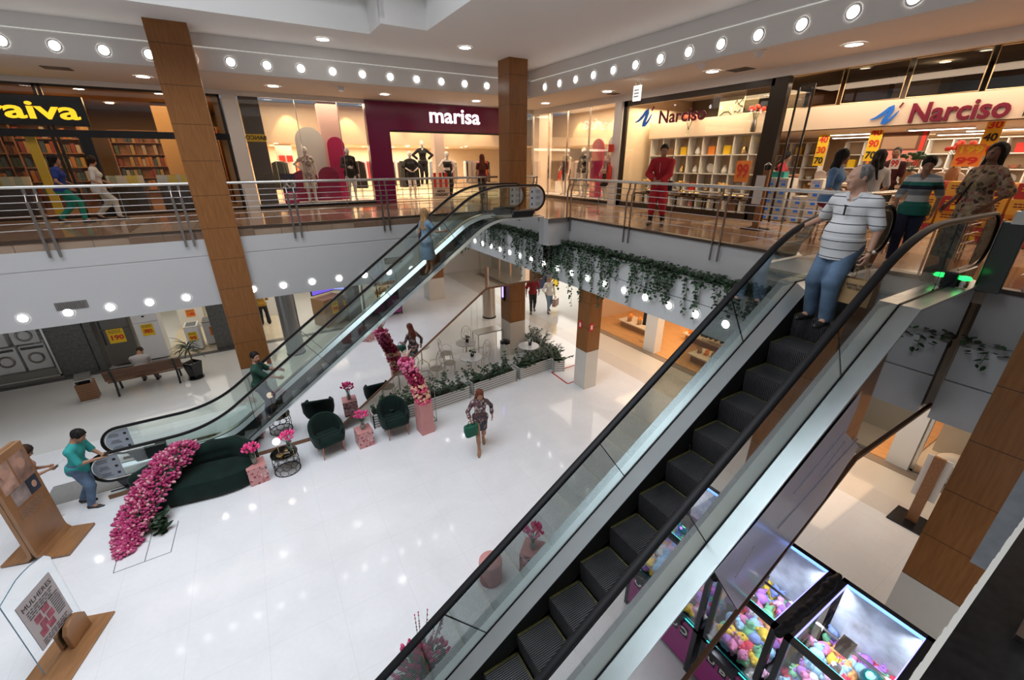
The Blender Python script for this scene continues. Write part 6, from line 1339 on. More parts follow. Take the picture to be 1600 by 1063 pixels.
# terrazzo cubes
def cube(label, loc, w_, h_, rz, m=M_terr):
    t = thing('pedestal', label, 'pedestal', loc, rz); MB().bb(-w_/2, w_/2, -w_/2, w_/2, 0, h_-.004).build('terrazzo_body', m, t, bevel=.004); MB().bb(-w_/2-.002, w_/2+.002, -w_/2-.002, w_/2+.002, h_-.006, h_).build('pink_top', M_pink, t)
    return t
cube('pink terrazzo cube at the right end of the green sofa', (-.98, 8.98, 0), .36, .42, .12)
cube('pink terrazzo cube with flowers between the two armchairs', (1.28, 9.08, 0), .36, .42, .08)
cube('pink terrazzo cube with tulips under the large escalator', (2.9, 4.18, 0), .36, .40, .7)
def tulip_vase(label, loc, seed, up=False, glassy=True):
    t = thing('flower_vase', label, 'flower vase', loc); MB().lathe([(.045, 0), (.055, .03), (.05, .22), (.058, .24)], n=16).build('vase', glass('vase_glass', (.9, .95, .93), .2), t, smooth=True); MB().lathe([(.035, .01), (.043, .05), (.04, .12)], n=12).build('water', mat('vase_water', (.35, .45, .35), .1), t)
    rr = random.Random(seed); mb = MB(); st = MB()
    for i in range(34):
        a = rr.uniform(0, 6.28); r = .16*math.sqrt(rr.random()); p = Vector((r*math.cos(a), r*math.sin(a), .36+.09*math.cos(r*8)+rr.uniform(-.03, .03))); d = Vector((math.cos(a)*r*5, math.sin(a)*r*5, 1)).normalized(); Q = d.to_track_quat('Z', 'X').to_matrix(); s_ = rr.uniform(.026, .036)
        mb.ell(p, (s_*.8, s_*.8, s_*1.3), 6, 5, rr.choice((0, 0, 1)), M=Q)
        if i % 3 == 0: st.tube([p, p*.35+Vector((0, 0, .12)), (0, 0, .05)], .005, 4)
    mb.build('tulips', [mat('tulip_hot', (.72, .03, .19), .5), mat('tulip_hot2', (.80, .12, .32), .5)], t, smooth=True)['kind'] = 'stuff'; st.build('stems', M_leaf, t); return t
tulip_vase('glass vase of hot pink tulips on the terrazzo cube beside the sofa', (-.98, 8.98, .422), 1); tulip_vase('glass vase of hot pink tulips on the terrazzo cube between the armchairs', (1.28, 9.08, .422), 2); tulip_vase('glass vase of hot pink tulips on the wire side table', (-.28, 8.99, .47), 3)
tulip_vase('vase of dark pink tulips on the cube under the large escalator', (2.9, 4.18, .402), 9)
# wire side table
t = thing('side_table', 'round black wire side table with a mirrored top', 'side table', (-.42, 9.0, 0)); 
mb = MB(); R_ = .26
for z in (.01, .44): mb.tube([(R_*math.cos(2*PI*k/28), R_*math.sin(2*PI*k/28), z) for k in range(28)], .009, 6, close=True)
mb.build('ring', M_blk, t, smooth=True); mb = MB()
for j in range(3):
    for k in range(10):
        a0 = 2*PI*(k+.5*(j % 2))/10; zc = .09+.135*j; pts = [(R_*math.cos(a0+da), R_*math.sin(a0+da), zc+dz) for da, dz in ((0, .085), (.26, .05), (.30, -.04), (0, -.085), (-.30, -.04), (-.26, .05))]; mb.tube(pts, .005, 5, close=True)
mb.build('wire_lattice', M_blk, t, smooth=True); MB().lathe([(.25, .445), (.27, .45), (.27, .462), (0, .462)], n=28).build('top', mat('mirror_top', (.25, .22, .19), .06, 1), t)
t = thing('table_lamp', 'small globe lamp glowing on the wire side table', 'lamp', (-.50, 8.93, .463)); MB().lathe([(.07, 0), (.075, .012), (.01, .02), (.008, .30)], n=16).build('stem', M_brass, t, smooth=True); MB().ell((0, 0, .36), (.075, .075, .075), 16, 12).build('globe', mat('globe_glow', (1, .82, .62), emit=5), t, smooth=True)
t = thing('ornament', 'small mirrored ornament block on the wire side table', 'ornament', (-.36, 8.88, .463)); MB().box((0, 0, .05), (.12, .10, .10)).build('block', mat('mirror_top', (.25, .22, .19)), t, bevel=.005); MB().box((0, 0, .12), (.06, .06, .04)).build('lid', M_brass, t)
# tall pink pedestal with flower column
t = thing('pedestal', 'tall plain pink pedestal carrying a column of flowers', 'pedestal', (2.72, 8.82, 0), .1); MB().bb(-.17, .17, -.17, .17, 0, .86).build('body', M_pink, t, bevel=.004)
t = thing('flower_column', 'leaning column of pink, magenta and cream blossoms on the tall pink pedestal', 'flowers', (2.72, 8.82, .86)); rr = random.Random(5)
fm = [mat('blossom_pink', (.68, .16, .30), .6, var=.2, scale=25), mat('blossom_mag', (.28, .005, .05), .6), mat('blossom_cream', (.82, .50, .35), .6), mat('blossom_hot', (.72, .10, .20), .6)]
mb = MB(); segs = [(0, .0, 3), (.12, -.01, 2), (.30, -.05, 3), (.45, -.08, 2), (.55, -.10, 1), (.72, -.16, 1), (.90, -.24, 0), (1.1, -.30, 0), (1.22, -.32, 0)]
for i in range(560):
    u = rr.random()*(len(segs)-1.001); k = int(u); f = u-k; z = segs[k][0]+(segs[k+1][0]-segs[k][0])*f; x = segs[k][1]+(segs[k+1][1]-segs[k][1])*f; a = rr.uniform(0, 6.28); r = rr.uniform(.13, .19)
    mb.ell((x+r*math.cos(a), r*math.sin(a), z), (.035, .035, .032), 6, 4, segs[k][2] if rr.random() < .85 else rr.randrange(4))
mb.build('blossoms', fm, t, smooth=True)['kind'] = 'stuff'
sdf_obj('flower_core', [('c', (a[1], 0, a[0]), (b[1], 0, b[0]), .10, .10, .03) for a, b in zip(segs, segs[1:])], .04, fm[1], t); 
mb = MB()
for k in range(5): mb.tube([(-.32, 0, 1.25), (-.36+.06*k-.05, rr.uniform(-.05, .05), 1.45)], [.03, .012], 6)
mb.build('pampas_tip', mat('pampas', (.70, .50, .42), .9), t)
t = thing('frame_stand', 'dark metal open frame stand behind the flower column', 'stand', (2.95, 9.25, 0)); mb = MB()
c8 = [(x, y) for x in (-.17, .17) for y in (-.17, .17)]
for x, y in c8: mb.tube([(x, y, 0), (x, y, 1.35)], .010, 4)
for z in (.02, 1.35):
    for a, b in ((0, 1), (1, 3), (3, 2), (2, 0)): mb.tube([(c8[a][0], c8[a][1], z), (c8[b][0], c8[b][1], z)], .010, 4)
mb.build('frame', M_steel_d, t)
# stool & bouquet under the near escalator
q = P0(775, 917); t = thing('pouf', 'round dusty pink pouf seen through the large escalator glass', 'pouf', (2.18, 4.33, 0)); MB().lathe([(.17, 0), (.185, .02), (.185, .33), (.178, .345)], n=28).build('body', M_pink, t, smooth=True); MB().lathe([(.185, .35), (.19, .37), (.185, .42), (.14, .445), (0, .45)], n=28).build('cushion', M_pink, t, smooth=True)
t = thing('flower_bouquet', 'large bouquet of dark pink tulips at the bottom of the picture by the large escalator', 'flowers', (.70, 3.36, 0)); MB().lathe([(.12, 0), (.14, .04), (.13, .34), (.16, .36)], n=20).build('vase', M_pink, t, smooth=True)
rr = random.Random(8); mb = MB(); st = MB()
for i in range(120):
    a = rr.uniform(0, 6.28); r = .36*math.sqrt(rr.random()); p = Vector((r*math.cos(a), r*math.sin(a), 0.72-.5*r+rr.uniform(-.1, .05))); d = Vector((math.cos(a)*r*3, math.sin(a)*r*3, 1)).normalized(); Q = d.to_track_quat('Z', 'X').to_matrix(); s_ = rr.uniform(.026, .036)
    mb.ell(p, (s_*.8, s_*.8, s_*1.3), 7, 6, rr.choice((0, 0, 1)), M=Q); st.tube([p, (p.x*.4, p.y*.4, .5), (0, 0, .3)], .005, 4)
    if i % 2: leaf(st, p*.7+Vector((0, 0, .12)), rr.uniform(.08, .12), a, rr.uniform(-.3, 1), 0)
for i in range(9):
    a = rr.uniform(-.6, 1.4); p = Vector((.42*math.cos(a), .42*math.sin(a), rr.uniform(.7, .95))); st.tube([p, (0, 0, .4)], .004, 4)
    for k in range(5): mb.ell(p-p*.05*k+Vector((0, 0, rr.uniform(-.03, .03))), (.012, .012, .012), 5, 4, 1)
mb.build('tulips', [mat('tulip_dark', (.40, .015, .10), .5), mat('tulip_mid', (.60, .07, .20), .5)], t, smooth=True)['kind'] = 'stuff'; tag(st.build('stems', M_leaf, t), kind='stuff')
# ---------------- cafe planters, tables, chairs ----------------
n = NT('planter_slats', .5); sl_ = n.math('GREATER_THAN', n.math('FRACT', n.math('DIVIDE', n.Z, .072)), .70); M_slat = n.color(n.mix(sl_, (.60, .59, .55), (.06, .055, .05)))
def bush(t, L, W, h_, n, seed, zt):
    rr = random.Random(seed); mb = MB(); st = MB()
    for i in range(n):
        x = rr.uniform(-L/2, L/2); y = rr.uniform(-W/2, W/2); p = Vector((x, y, zt)); d = Vector((rr.uniform(-.6, .6), rr.uniform(-.6, .6), rr.uniform(.5, 1.1))).normalized(); Ls = h_*rr.uniform(.4, 1); pts = [p]
        for k in range(7):
            d = (d+Vector((rr.uniform(-.12, .12), rr.uniform(-.12, .12), -.10))).normalized(); p = p+d*Ls/7; pts.append(p)
            for s_ in (-1, 1):
                yw = math.atan2(d.y, d.x)+s_*.9; leaf(mb, p, rr.uniform(.05, .075), yw, rr.uniform(-.3, .6), rr.choice((0, 1, 1)))
        st.tube(pts, .005, 3, caps=False)
    tag(mb.build('leaves', [M_leaf, M_leafd], t), kind='stuff'); tag(st.build('stems', M_leafd, t), kind='stuff')
def trough(label, loc, rz, L, n, seed, h_=.5, W=.36, H_=.40):
    t = thing('planter_box', label, 'planter', loc, rz); mb = MB(); e = .025
    mb.bb(-L/2, L/2, -W/2, -W/2+e, 0, H_).bb(-L/2, L/2, W/2-e, W/2, 0, H_).bb(-L/2, -L/2+e, -W/2, W/2, 0, H_).bb(L/2-e, L/2, -W/2, W/2, 0, H_); mb.build('slatted_sides', M_slat, t); MB().bb(-L/2+e, L/2-e, -W/2+e, W/2-e, .1, H_-.04).build('soil', M_soil, t); bush(t, L*.95, W*.7, h_, n, seed, H_-.05)
def tr2(a, b, label, n, seed, h_=.5):
    a = Vector(a); b = Vector(b); d = b-a; rz = math.atan2(d.y, d.x); nrm = Vector((-d.y, d.x)).normalized(); c = (a+b)/2+nrm*.18; trough(label, (c.x, c.y, 0), rz, d.length, n, seed, h_)
tr2((1.62, 9.55), (3.02, 9.55), 'white slatted planter behind the right armchair', 26, 1); tr2((3.1, 9.56), (4.38, 9.66), 'white slatted planter left of the walking woman, beside the flower column', 30, 2, .7); tr2((4.52, 9.72), (6.05, 9.84), 'white slatted planter behind the walking woman', 44, 3, .6)
tr2((6.18, 9.86), (7.6, 9.96), 'white slatted planter near the red floor line', 40, 4, .55); tr2((7.72, 9.6), (8.05, 10.6), 'white slatted planter turned at the far corner of the cafe', 34, 5, .5)
trough('dark planter with feathery plants between the cafe and the aisle', (7.85, 11.4, 0), 1.57, 1.2, 40, 6, .6)
M_wire = mat('cream_wire', (.55, .52, .47), .4, .3)
def cafe_chair(label='', first=None):
    t = thing('cafe_chair', label, 'chair', (0, 0, 0), group='white wire cafe chairs'); 
    MB().lathe([(.0, .445), (.19, .45), (.2, .46), (.19, .47), (0, .465)], n=20).build('seat', mat('cushion_cream', (.55, .52, .46), .8), t, smooth=True)
    for (x, y) in ((.14, -.14), (-.14, -.14), (.13, .14), (-.13, .14)): MB().tube([(x, y, .45), (x*1.25, y*1.25, 0)], .009, 5).build('leg', M_wire, t)
    mb = MB(); mb.tube([(-.17, .15, .46), (-.19, .20, .75), (-.12, .23, .92), (0, .24, .97), (.12, .23, .92), (.19, .20, .75), (.17, .15, .46)], .009, 5)
    for s_ in (-1, 1):
        mb.tube([(s_*(.08+.055*math.cos(a)), .225, .80+.055*math.sin(a)) for a in [2*PI*k/14 for k in range(14)]], .006, 4, close=True); mb.tube([(0, .19, .48), (s_*.05, .2, .60), (s_*.10, .215, .70), (s_*.03, .225, .76)], .006, 4)
        mb.tube([(s_*.17, .15, .66), (s_*.24, .02, .68), (s_*.22, -.12, .60), (s_*.16, -.14, .46)], .007, 4)
    mb.build('scroll_backrest', M_wire, t); return t
CC = cafe_chair('white wire scroll-back cafe chair at the cafe table in front of the planter with the armchair')
chairs = [(2.35, 10.75, 1.2, 'wire cafe chair at the table nearest the flower column, left side'), (3.25, 11.3, -.4, 'wire cafe chair at the table nearest the flower column, far side'), (3.95, 11.1, -1.2, 'wire cafe chair with its back to the middle cafe tables'), (4.65, 12.0, 1.0, 'wire cafe chair left of the table with the dark flowers'), (5.7, 12.5, 0, 'wire cafe chair behind the table with the dark flowers'),
          (4.45, 11.25, 1.3, 'wire cafe chair left of the middle cafe table'), (5.55, 11.15, -1.4, 'wire cafe chair right of the middle cafe table'), (6.3, 10.55, 1.4, 'wire cafe chair between the brown column and the planters'), (7.4, 10.9, -1.0, 'wire cafe chair right of the table beside the brown column'), (2.3, 11.4, .6, 'wire cafe chair standing apart at the left end of the cafe')]
for i, (x, y, a, l) in enumerate(chairs):
    if i == 0: CC.location = (x, y, 0); CC.rotation_euler = (0, 0, a); CC['label'] = l
    else: dup(CC, (x, y, 0), a, l)
def cafe_table(loc, r, label):
    t = thing('cafe_table', label, 'table', loc); MB().lathe([(r-.01, .72), (r, .73), (r, .745), (r-.01, .75), (0, .75)], n=28).build('tabletop', mat('table_white', (.62, .62, .6), .2), t); MB().tube([(0, 0, .1), (0, 0, .72)], .02, 8).build('stem', M_wire, t)
    for k in range(3): a = 2*PI*k/3; MB().tube([(0, 0, .3), (.18*math.cos(a), .18*math.sin(a), .12), (.25*math.cos(a), .25*math.sin(a), 0)], .010, 5).build('leg', M_wire, t)
for k, (x, y, r, l) in enumerate(((2.75, 11.0, .30, 'round cafe table nearest the flower column'), (4.95, 10.75, .36, 'round cafe table behind the planter of the walking woman'), (5.3, 11.85, .34, 'round cafe table left of the brown column'), (6.95, 10.55, .34, 'round cafe table in front of the brown column'), (3.9, 12.3, .28, 'round cafe table at the back of the cafe'))):
    cafe_table((x, y, 0), r, l)
    t = thing('table_flowers', 'pot of greenery on the '+l, 'flower pot', (x+.05, y, .751)); MB().lathe([(.05, 0), (.065, .10)], n=12).build('pot', M_blk, t); bouquet(t, (0, 0, .13), .12, 10, [M_leafd, M_white], M_leafd, stem=.08, size=.035, seed=40+k)
t = thing('waste_bin', 'cream cylindrical bin with a black lid beside the brown column', 'bin', (6.55, 11.4, 0)); MB().lathe([(.17, 0), (.17, .62)], n=24).build('body', mat('bin_cream', (.55, .54, .48), .4), t, smooth=True); MB().lathe([(.175, .62), (.175, .68), (.12, .72), (0, .72)], n=24).build('lid', M_blk, t, smooth=True)
t = thing('side_console', 'metal console table beside the brown column', 'table', (6.35, 12.3, 0)); MB().bb(-.5, .5, -.25, .25, .80, .83).build('tabletop', M_steel, t)
for x in (-.47, .47):
    for y in (-.22, .22): MB().bb(x-.012, x+.012, y-.012, y+.012, 0, .8).build('leg', M_steel, t)
# red line on the floor
mb = MB(); a = P0(862, 582); b = P0(887, 600); c = P0(897, 596.5); d = P0(898, 571); 
for p0_, p1_ in ((a, b), (b, c), (a, d)): mb.bar(p0_+Vector((0, 0, .002)), p1_+Vector((0, 0, .002)), .05, .003)
tag(mb.build('floor_marking', mat('red_tape', (.45, .02, .02), .5)), 'thin red tape outline on the floor beside the short brown column', 'floor marking')
mb = MB()
for (a, b) in (((177, 896), (188, 855)), ((177, 896), (267, 863)), ((188, 855), (232, 846)), ((267, 863), (279, 814)), ((226, 878), (238, 832))): mb.bar(P0(*a)+Vector((0, 0, .001)), P0(*b)+Vector((0, 0, .001)), .014, .002)
tag(mb.build('floor_inlay', mat('inlay_dark', (.22, .22, .22), .4)), 'thin dark inlay lines in the marble floor below the flower cascade', 'floor marking')
# ---------------- poster stands, bench, bin, potted plant ----------------
t = thing('poster_stand', 'tall curved wooden stand with photo posters at the left edge', 'sign stand', (-4.22, 8.95, 0), math.radians(74))
M_oak = mat('oak_veneer', (.30, .145, .06), .35, var=.15, scale=3, stretch=(1, 6, 1))
W_ = .36; prof = [(0.02, 2.0), (0.02, .22), (.00, .10), (-.08, .03), (-.45, .012)]; pr2 = [(-.04, 2.0), (-.04, .22), (-.05, .14), (-.10, .06), (-.45, .05)]
n_ = len(prof); mb = MB(); vs = []
for sx_ in (-W_, W_):
    vs += [(sx_, y, z) for y, z in prof]+[(sx_, y, z) for y, z in pr2]
fs = []
for i in range(n_-1): fs += [(i, i+1, n_+i+1, n_+i), (2*n_+i+1, 2*n_+i, 3*n_+i, 3*n_+i+1), (i, 2*n_+i, 2*n_+i+1, i+1), (n_+i+1, 3*n_+i+1, 3*n_+i, n_+i)]
fs += [(0, n_, 3*n_, 2*n_), (n_-1, 3*n_-1, 4*n_-1, 2*n_-1)]
mb.add(vs, fs); mb.build('front_leaf', M_oak, t)
mb = MB(); mb.add([(x, -y+.05 if True else y, z) for (x, y, z) in vs], [tuple(reversed(f)) for f in fs]); mb.build('back_leaf', M_oak, t)
for (x, z, w_, h_, c, nm) in ((-.16, 1.62, .28, .5, (.42, .26, .20), 'photo_panel'), (.16, 1.62, .30, .5, (.34, .20, .15), 'photo_panel'), (-.08, 1.22, .30, .28, (.30, .24, .22), 'photo_panel'), (.19, 1.22, .22, .28, (.03, .04, .06), 'photo_panel')): MB().bb(x-w_/2, x+w_/2, -.046, -.040, z-h_/2, z+h_/2).build(nm, mat('ph%s' % (c,), c, .4, var=.5, scale=5), t)
for (x, z, r) in ((-.16, 1.7, .07), (.17, 1.68, .075), (.2, 1.22, .05)): MB().ell((x, -.048, z), (r, .004, r*1.3), 12, 8).build('portrait', mat('portrait_skin', (.52, .30, .22), .5), t)
mb = MB(); scribble(mb, (0, -.047, .92), .5, .22, (1, 0, 0), (0, 0, 1), 6); mb.build('print', mat('print_white', (.35, .25, .18)), t)
t = thing('poster_stand', 'glass-paned poster stand on a wooden foot at the bottom left corner', 'sign stand', (-3.40, 6.45, 0), math.radians(72))
MB().bb(-.55, .45, -.30, .28, 0, .03).build('base', M_oak, t, bevel=.01)
mb = MB(); mb.prism([(-.06, .03), (.30, .03), (.30, .30), (.22, .40), (.10, .43), (0, .40), (-.06, .30)], -.09, -.03, 'y'); mb.prism([(-.06, .03), (.30, .03), (.30, .30), (.22, .40), (.10, .43), (0, .40), (-.06, .30)], .03, .09, 'y'); mb.build('bracket', M_oak, t, bevel=.008)
poly = [(-.42, .12), (.34, .12), (.36, 1.35), (.30, 1.44)]+[(.3*math.cos(a)*1.0-.02, 1.40+.10*math.sin(a)) for a in (1.2, 1.57, 1.9)]+[(-.40, 1.40)]
mb = MB(); mb.prism(poly, -.008, .008, 'y'); mb.build('pane', glass('stand_glass', (.74, .83, .86), .2), t); mb = MB(); mb.tube([(x, 0, z) for x, z in poly[:2]]+[(x, 0, z) for x, z in poly[2:]], .007, 5, close=True); mb.build('pane_edge', mat('glass_edge', (.10, .20, .26), .2), t)
MB().bb(-.30, .24, -.014, -.010, .40, 1.20).build('poster', mat('poster_mauve', (.42, .37, .37), .5), t); 
text('MULHERES', .10, M_ink, t, (-.03, -.016, 1.09), ext=.001, width=.46, name='poster_title'); mb = MB(); scribble(mb, (-.03, -.0165, .96), .42, .14, (1, 0, 0), (0, 0, 1), 4); scribble(mb, (-.03, -.0165, .47), .42, .10, (1, 0, 0), (0, 0, 1), 3); scribble(mb, (.14, -.0165, .75), .14, .34, (1, 0, 0), (0, 0, 1), 9); mb.build('print', M_ink, t)
mb = MB()
for (x, z) in ((-.15, .82), (-.02, .85), (-.12, .70), (.0, .72), (-.17, .60), (-.04, .60)): mb.box((x, -.017, z), (.10, .002, .10))
mb.build('poster_pictures', mat('poster_red', (.30, .05, .08), .5, var=.5, scale=12), t)
# bench
t = thing('bench', 'dark brown slatted wooden bench with black iron legs', 'bench', (-3.62, 15.22, 0), math.radians(3)); M_bw = mat('bench_wood', (.13, .055, .025), .4, var=.2, scale=4, stretch=(1, 8, 8))
for k in range(4): MB().bb(-.88, .88, -.02+.12*k, .08+.12*k, .42, .45).build('seat_slat', M_bw, t)
for k in range(3): MB().box((0, -.09-.03*k, .56+.115*k), (1.80, .03, .10), M=Matrix.Rotation(.25, 3, 'X')).build('back_slat', M_bw, t)
for sx_ in (-.72, .72): mb = MB(); mb.bar((sx_, -.02, .42), (sx_, -.14, 0), .05, .05); mb.bar((sx_, .40, .42), (sx_, .48, 0), .05, .05); mb.bar((sx_, -.05, .40), (sx_, .44, .40), .05, .04); mb.bar((sx_, -.05, .42), (sx_, -.20, .86), .05, .03); mb.build('leg', M_blk, t)
t = thing('litter_bin', 'square slatted wooden litter bin with a steel hood beside the bench', 'bin', (-5.0, 15.3, 0), .1); n = NT('bin_slats', .5); M_bs = n.color(n.mix(n.line(n.Z, .07, .012), (.26, .12, .05), (.04, .02, .01))); MB().bb(-.19, .19, -.19, .19, .06, .55).build('slatted_body', M_bs, t); MB().bb(-.20, .20, -.20, .20, 0, .06).build('base', M_steel, t); MB().bb(-.13, .13, -.13, .13, .55, .57).build('opening', M_black, t)
MB().box((0, .0, .72), (.34, .38, .02), M=Matrix.Rotation(.25, 3, 'X')).build('hood', M_steel, t); MB().bb(-.17, -.16, -.15, .15, .55, .70).bb(.16, .17, -.15, .15, .55, .70).build('hood_side', M_steel, t)
q = P0(307, 592); t = thing('potted_plant', 'dracaena palm in a black tapered pot beside the bench', 'plant', (q.x, q.y+.1, 0)); MB().lathe([(.17, 0), (.26, .55), (.24, .55), (.2, .48), (0, .48)], n=4, power=2).build('pot', M_blk, t, rz=0); MB().lathe([(.22, 0), (.22, .04)], n=20).build('saucer', M_blk, t)
MB().tube([(0, 0, .45), (.03, 0, .7), (.0, .02, 1.0)], .022, 6).build('trunk', mat('trunk', (.16, .11, .06), .8), t); mb = MB(); rr = random.Random(2)
for i in range(44):
    a = rr.uniform(0, 6.28); L = rr.uniform(.35, .52); e = rr.uniform(-.2, 1.2); z0 = 1.0+rr.uniform(-.1, .12); p = Vector((0, .02, z0)); d = Vector((math.cos(a)*math.cos(e), math.sin(a)*math.cos(e), math.sin(e))); sd = Vector((-math.sin(a), math.cos(a), 0)); vs = []
    for k in range(6): wd = .026*math.sin(PI*(k+.6)/6.2); vs += [p+sd*wd, p-sd*wd]; p = p+d*L/5; d = (d+Vector((0, 0, -.28))).normalized()
    mb.add(vs, [(2*k, 2*k+1, 2*k+3, 2*k+2) for k in range(5)])
tag(mb.build('fronds', M_leafd, t), kind='stuff')
# ---------------- claw machines ----------------
plush_cols = [(.75, .25, .45), (.80, .55, .05), (.25, .35, .75), (.85, .83, .80), (.45, .20, .60), (.65, .05, .10), (.20, .55, .30), (.85, .40, .15), (.35, .60, .80), (.78, .45, .62)]
pm = [mat('plush_%d' % i, c, .9, emit=0) for i, c in enumerate(plush_cols)]
pproto = []
for i, m_ in enumerate(pm):
    mb = MB(); mb.ell((0, 0, 0), (.075, .065, .06), 9, 7); mb.ell((.0, .07, .03), (.05, .045, .045), 8, 6)
    for s_ in (-1, 1): mb.ell((s_*.035, .09, .07), (.018, .015, .022), 6, 4); mb.ell((s_*.07, -.01, -.02), (.03, .025, .025), 6, 4)
    mb.ell((0, .112, .025), (.014, .01, .012), 5, 4, 1)
    o = mb.build('plush_toy', [m_, pm[(i*3+3) % 10]], None, loc=(0, 0, -43), smooth=True); pproto.append(o)
PCN = ['pink', 'yellow', 'blue', 'white', 'purple', 'red', 'green', 'orange', 'light blue', 'rose']; pused = set(); rr = random.Random(77)
def claw(x0, x1, y0, y1, label, seed, h_=1.90, name_='CUBO'):
    t = thing('claw_machine', label, 'claw machine', ((x0+x1)/2, (y0+y1)/2, 0)); a, b = (x1-x0)/2, (y1-y0)/2
    MB().bb(-a+.03, a-.03, -b+.02, b-.02, .05, .82).build('cabinet', M_blk, t)
    MB().bb(-a+.005, -a+.03, -b+.06, b-.06, .10, .80).build('front_panel', mat('panel_purple', (.16, .015, .10), .3, emit=.35), t)
    mb = MB()
    for (x, y) in ((-a, -b), (a-.06, -b), (-a, b-.06), (a-.06, b-.06)): mb.bb(x, x+.06, y, y+.06, 0, h_)
    for z in (.80, h_-.05):
        mb.bb(-a, a, -b, -b+.06, z, z+.05); mb.bb(-a, a, b-.06, b, z, z+.05); mb.bb(-a, -a+.06, -b, b, z, z+.05); mb.bb(a-.06, a, -b, b, z, z+.05)
    mb.build('frame', M_blk, t)
    gg = glass('machine_glass', (.95, .96, .98), .06); mb = MB(); mb.bb(-a+.01, -a+.016, -b+.06, b-.06, .85, h_-.05).bb(-a+.06, a-.06, -b+.01, -b+.016, .85, h_-.05).bb(-a+.06, a-.06, b-.016, b-.01, .85, h_-.05); mb.build('glass_pane', gg, t)
    MB().bb(-a+.06, a-.06, -b+.06, b-.06, h_-.02, h_-.014).build('glass_roof', gg, t)
    MB().bb(a-.05, a-.045, -b+.06, b-.06, .85, h_-.05).build('back_print', mat('machine_back', (.5, .55, .62), .4, var=.4, scale=4), t)
    for (q, ya, yb, xa, xb_, c) in ((0, -b+.062, b-.062, -a+.062, -a+.070, (.1, .8, .9)), (1, -b+.062, -b+.070, -a+.062, a-.062, (.3, .3, 1)), (1, b-.070, b-.062, -a+.062, a-.062, (.3, .3, 1)), (0, -b+.062, b-.062, a-.070, a-.062, (.2, .4, 1))):
        MB().bb(xa, xb_, ya, yb, h_-.045, h_-.005).build('led_strip', mat('led%s' % (c,), c, emit=2.2), t)
    MB().bb(-a-.004, -a, -b+.06, b-.06, .86, .87).build('led_strip', mat('led_cyan', (.05, .8, .8), emit=3), t)
    MB().bb(-a+.07, -a+.085, -b+.07, b-.07, .83, .845).build('prize_lip', M_blk, t)
    if seed == 2:
        for q in (-1, 1): MB().bb(q*a*.5-a*.42, q*a*.5+a*.42, b-.02, b+.004, .10, .78).build('front_panel', mat('panel_purple', (.16, .015, .10)), t)
        MB().bb(-.035, .035, b-.05, b, .0, h_).build('mid_post', M_blk, t)
    # gantry and claw
    mb = MB(); mb.tube([(-.1, -b+.08, h_-.12), (-.1, b-.08, h_-.12)], .015, 6); mb.box((-.1, .05, h_-.13), (.16, .12, .10)); mb.build('gantry', M_steel_d, t); mb = MB(); mb.tube([(-.1, .05, h_-.18), (-.1, .05, 1.45)], .004, 4); mb.lathe([(.0, .05), (.045, .04), (.045, -.04), (0, -.05)], (-.1, .05, 1.42), 12)
    for k in range(3): an = 2.1*k; mb.tube([(-.1, .05, 1.38), (-.1+.09*math.cos(an), .05+.09*math.sin(an), 1.34), (-.1+.06*math.cos(an), .05+.06*math.sin(an), 1.24)], .008, 5)
    mb.build('claw', M_steel, t)
    MB().bb(-a-.10, -a, -.22, .22, .80, .90).build('control_panel', M_blk, t); MB().tube([(-a-.06, .1, .9), (-a-.06, .1, .98)], .01, 6).ell((-a-.06, .1, .99), (.022, .022, .022), 8, 6).build('joystick', M_red, t)
    for k, ch in enumerate(name_): MB().bb(-a-.002, -a+.004, .24-.15*k-.055, .24-.15*k+.055, .55, .72).build('letter_tile', M_blk, t); text(ch, .15, M_white, t, (-a-.004, .24-.15*k, .635), facing=(-1, 0, 0), bold=.02, ext=.002)
    l = bpy.data.lights.new('machine_lamp', 'AREA'); l.energy = 12; l.color = (.9, .93, 1); l.shape = 'RECTANGLE'; l.size = 2*a-.2; l.size_y = .05; 
    for s_ in (-1, 1): lo = bpy.data.objects.new('machine_lamp', l); col.objects.link(lo); lo.location = ((x0+x1)/2, (y0+y1)/2+s_*(b-.09), h_-.06); lo.rotation_euler = (s_*.5, 0, 0)
    for ix in range(9):
        for iy in range(6):
            for lv in range(2):
                x = -a+.13+ix*(2*a-.26)/8+rr.uniform(-.03, .03); y = -b+.12+iy*(2*b-.24)/5+rr.uniform(-.03, .03); z = .92+.10*lv+.14*(ix/8)+rr.uniform(-.01, .02)
                if lv and rr.random() < .25: continue
                k = rr.randrange(10)
                if k in pused: o = pproto[k].copy(); col.objects.link(o)
                else: o = pproto[k]; pused.add(k)
                o.location = ((x0+x1)/2+x, (y0+y1)/2+y, z); o.rotation_euler = (rr.uniform(-.8, .8), rr.uniform(-.8, .8), rr.uniform(0, 6.28)); s_ = rr.uniform(.8, 1.15); o.scale = (s_, s_, s_); tag(o, '%s plush toy heaped in the claw machine %s' % (PCN[k], 'by the broad brown column' if seed == 1 else 'half behind the escalator film'), 'plush toy', 'plush toys in the claw machines')
    return t
claw(3.76, 5.0, .14, .95, 'claw machine full of plush toys in front of the broad brown column', 1)
claw(3.76, 5.0, 1.02, 1.84, 'claw machine full of plush toys partly behind the escalator film', 2)
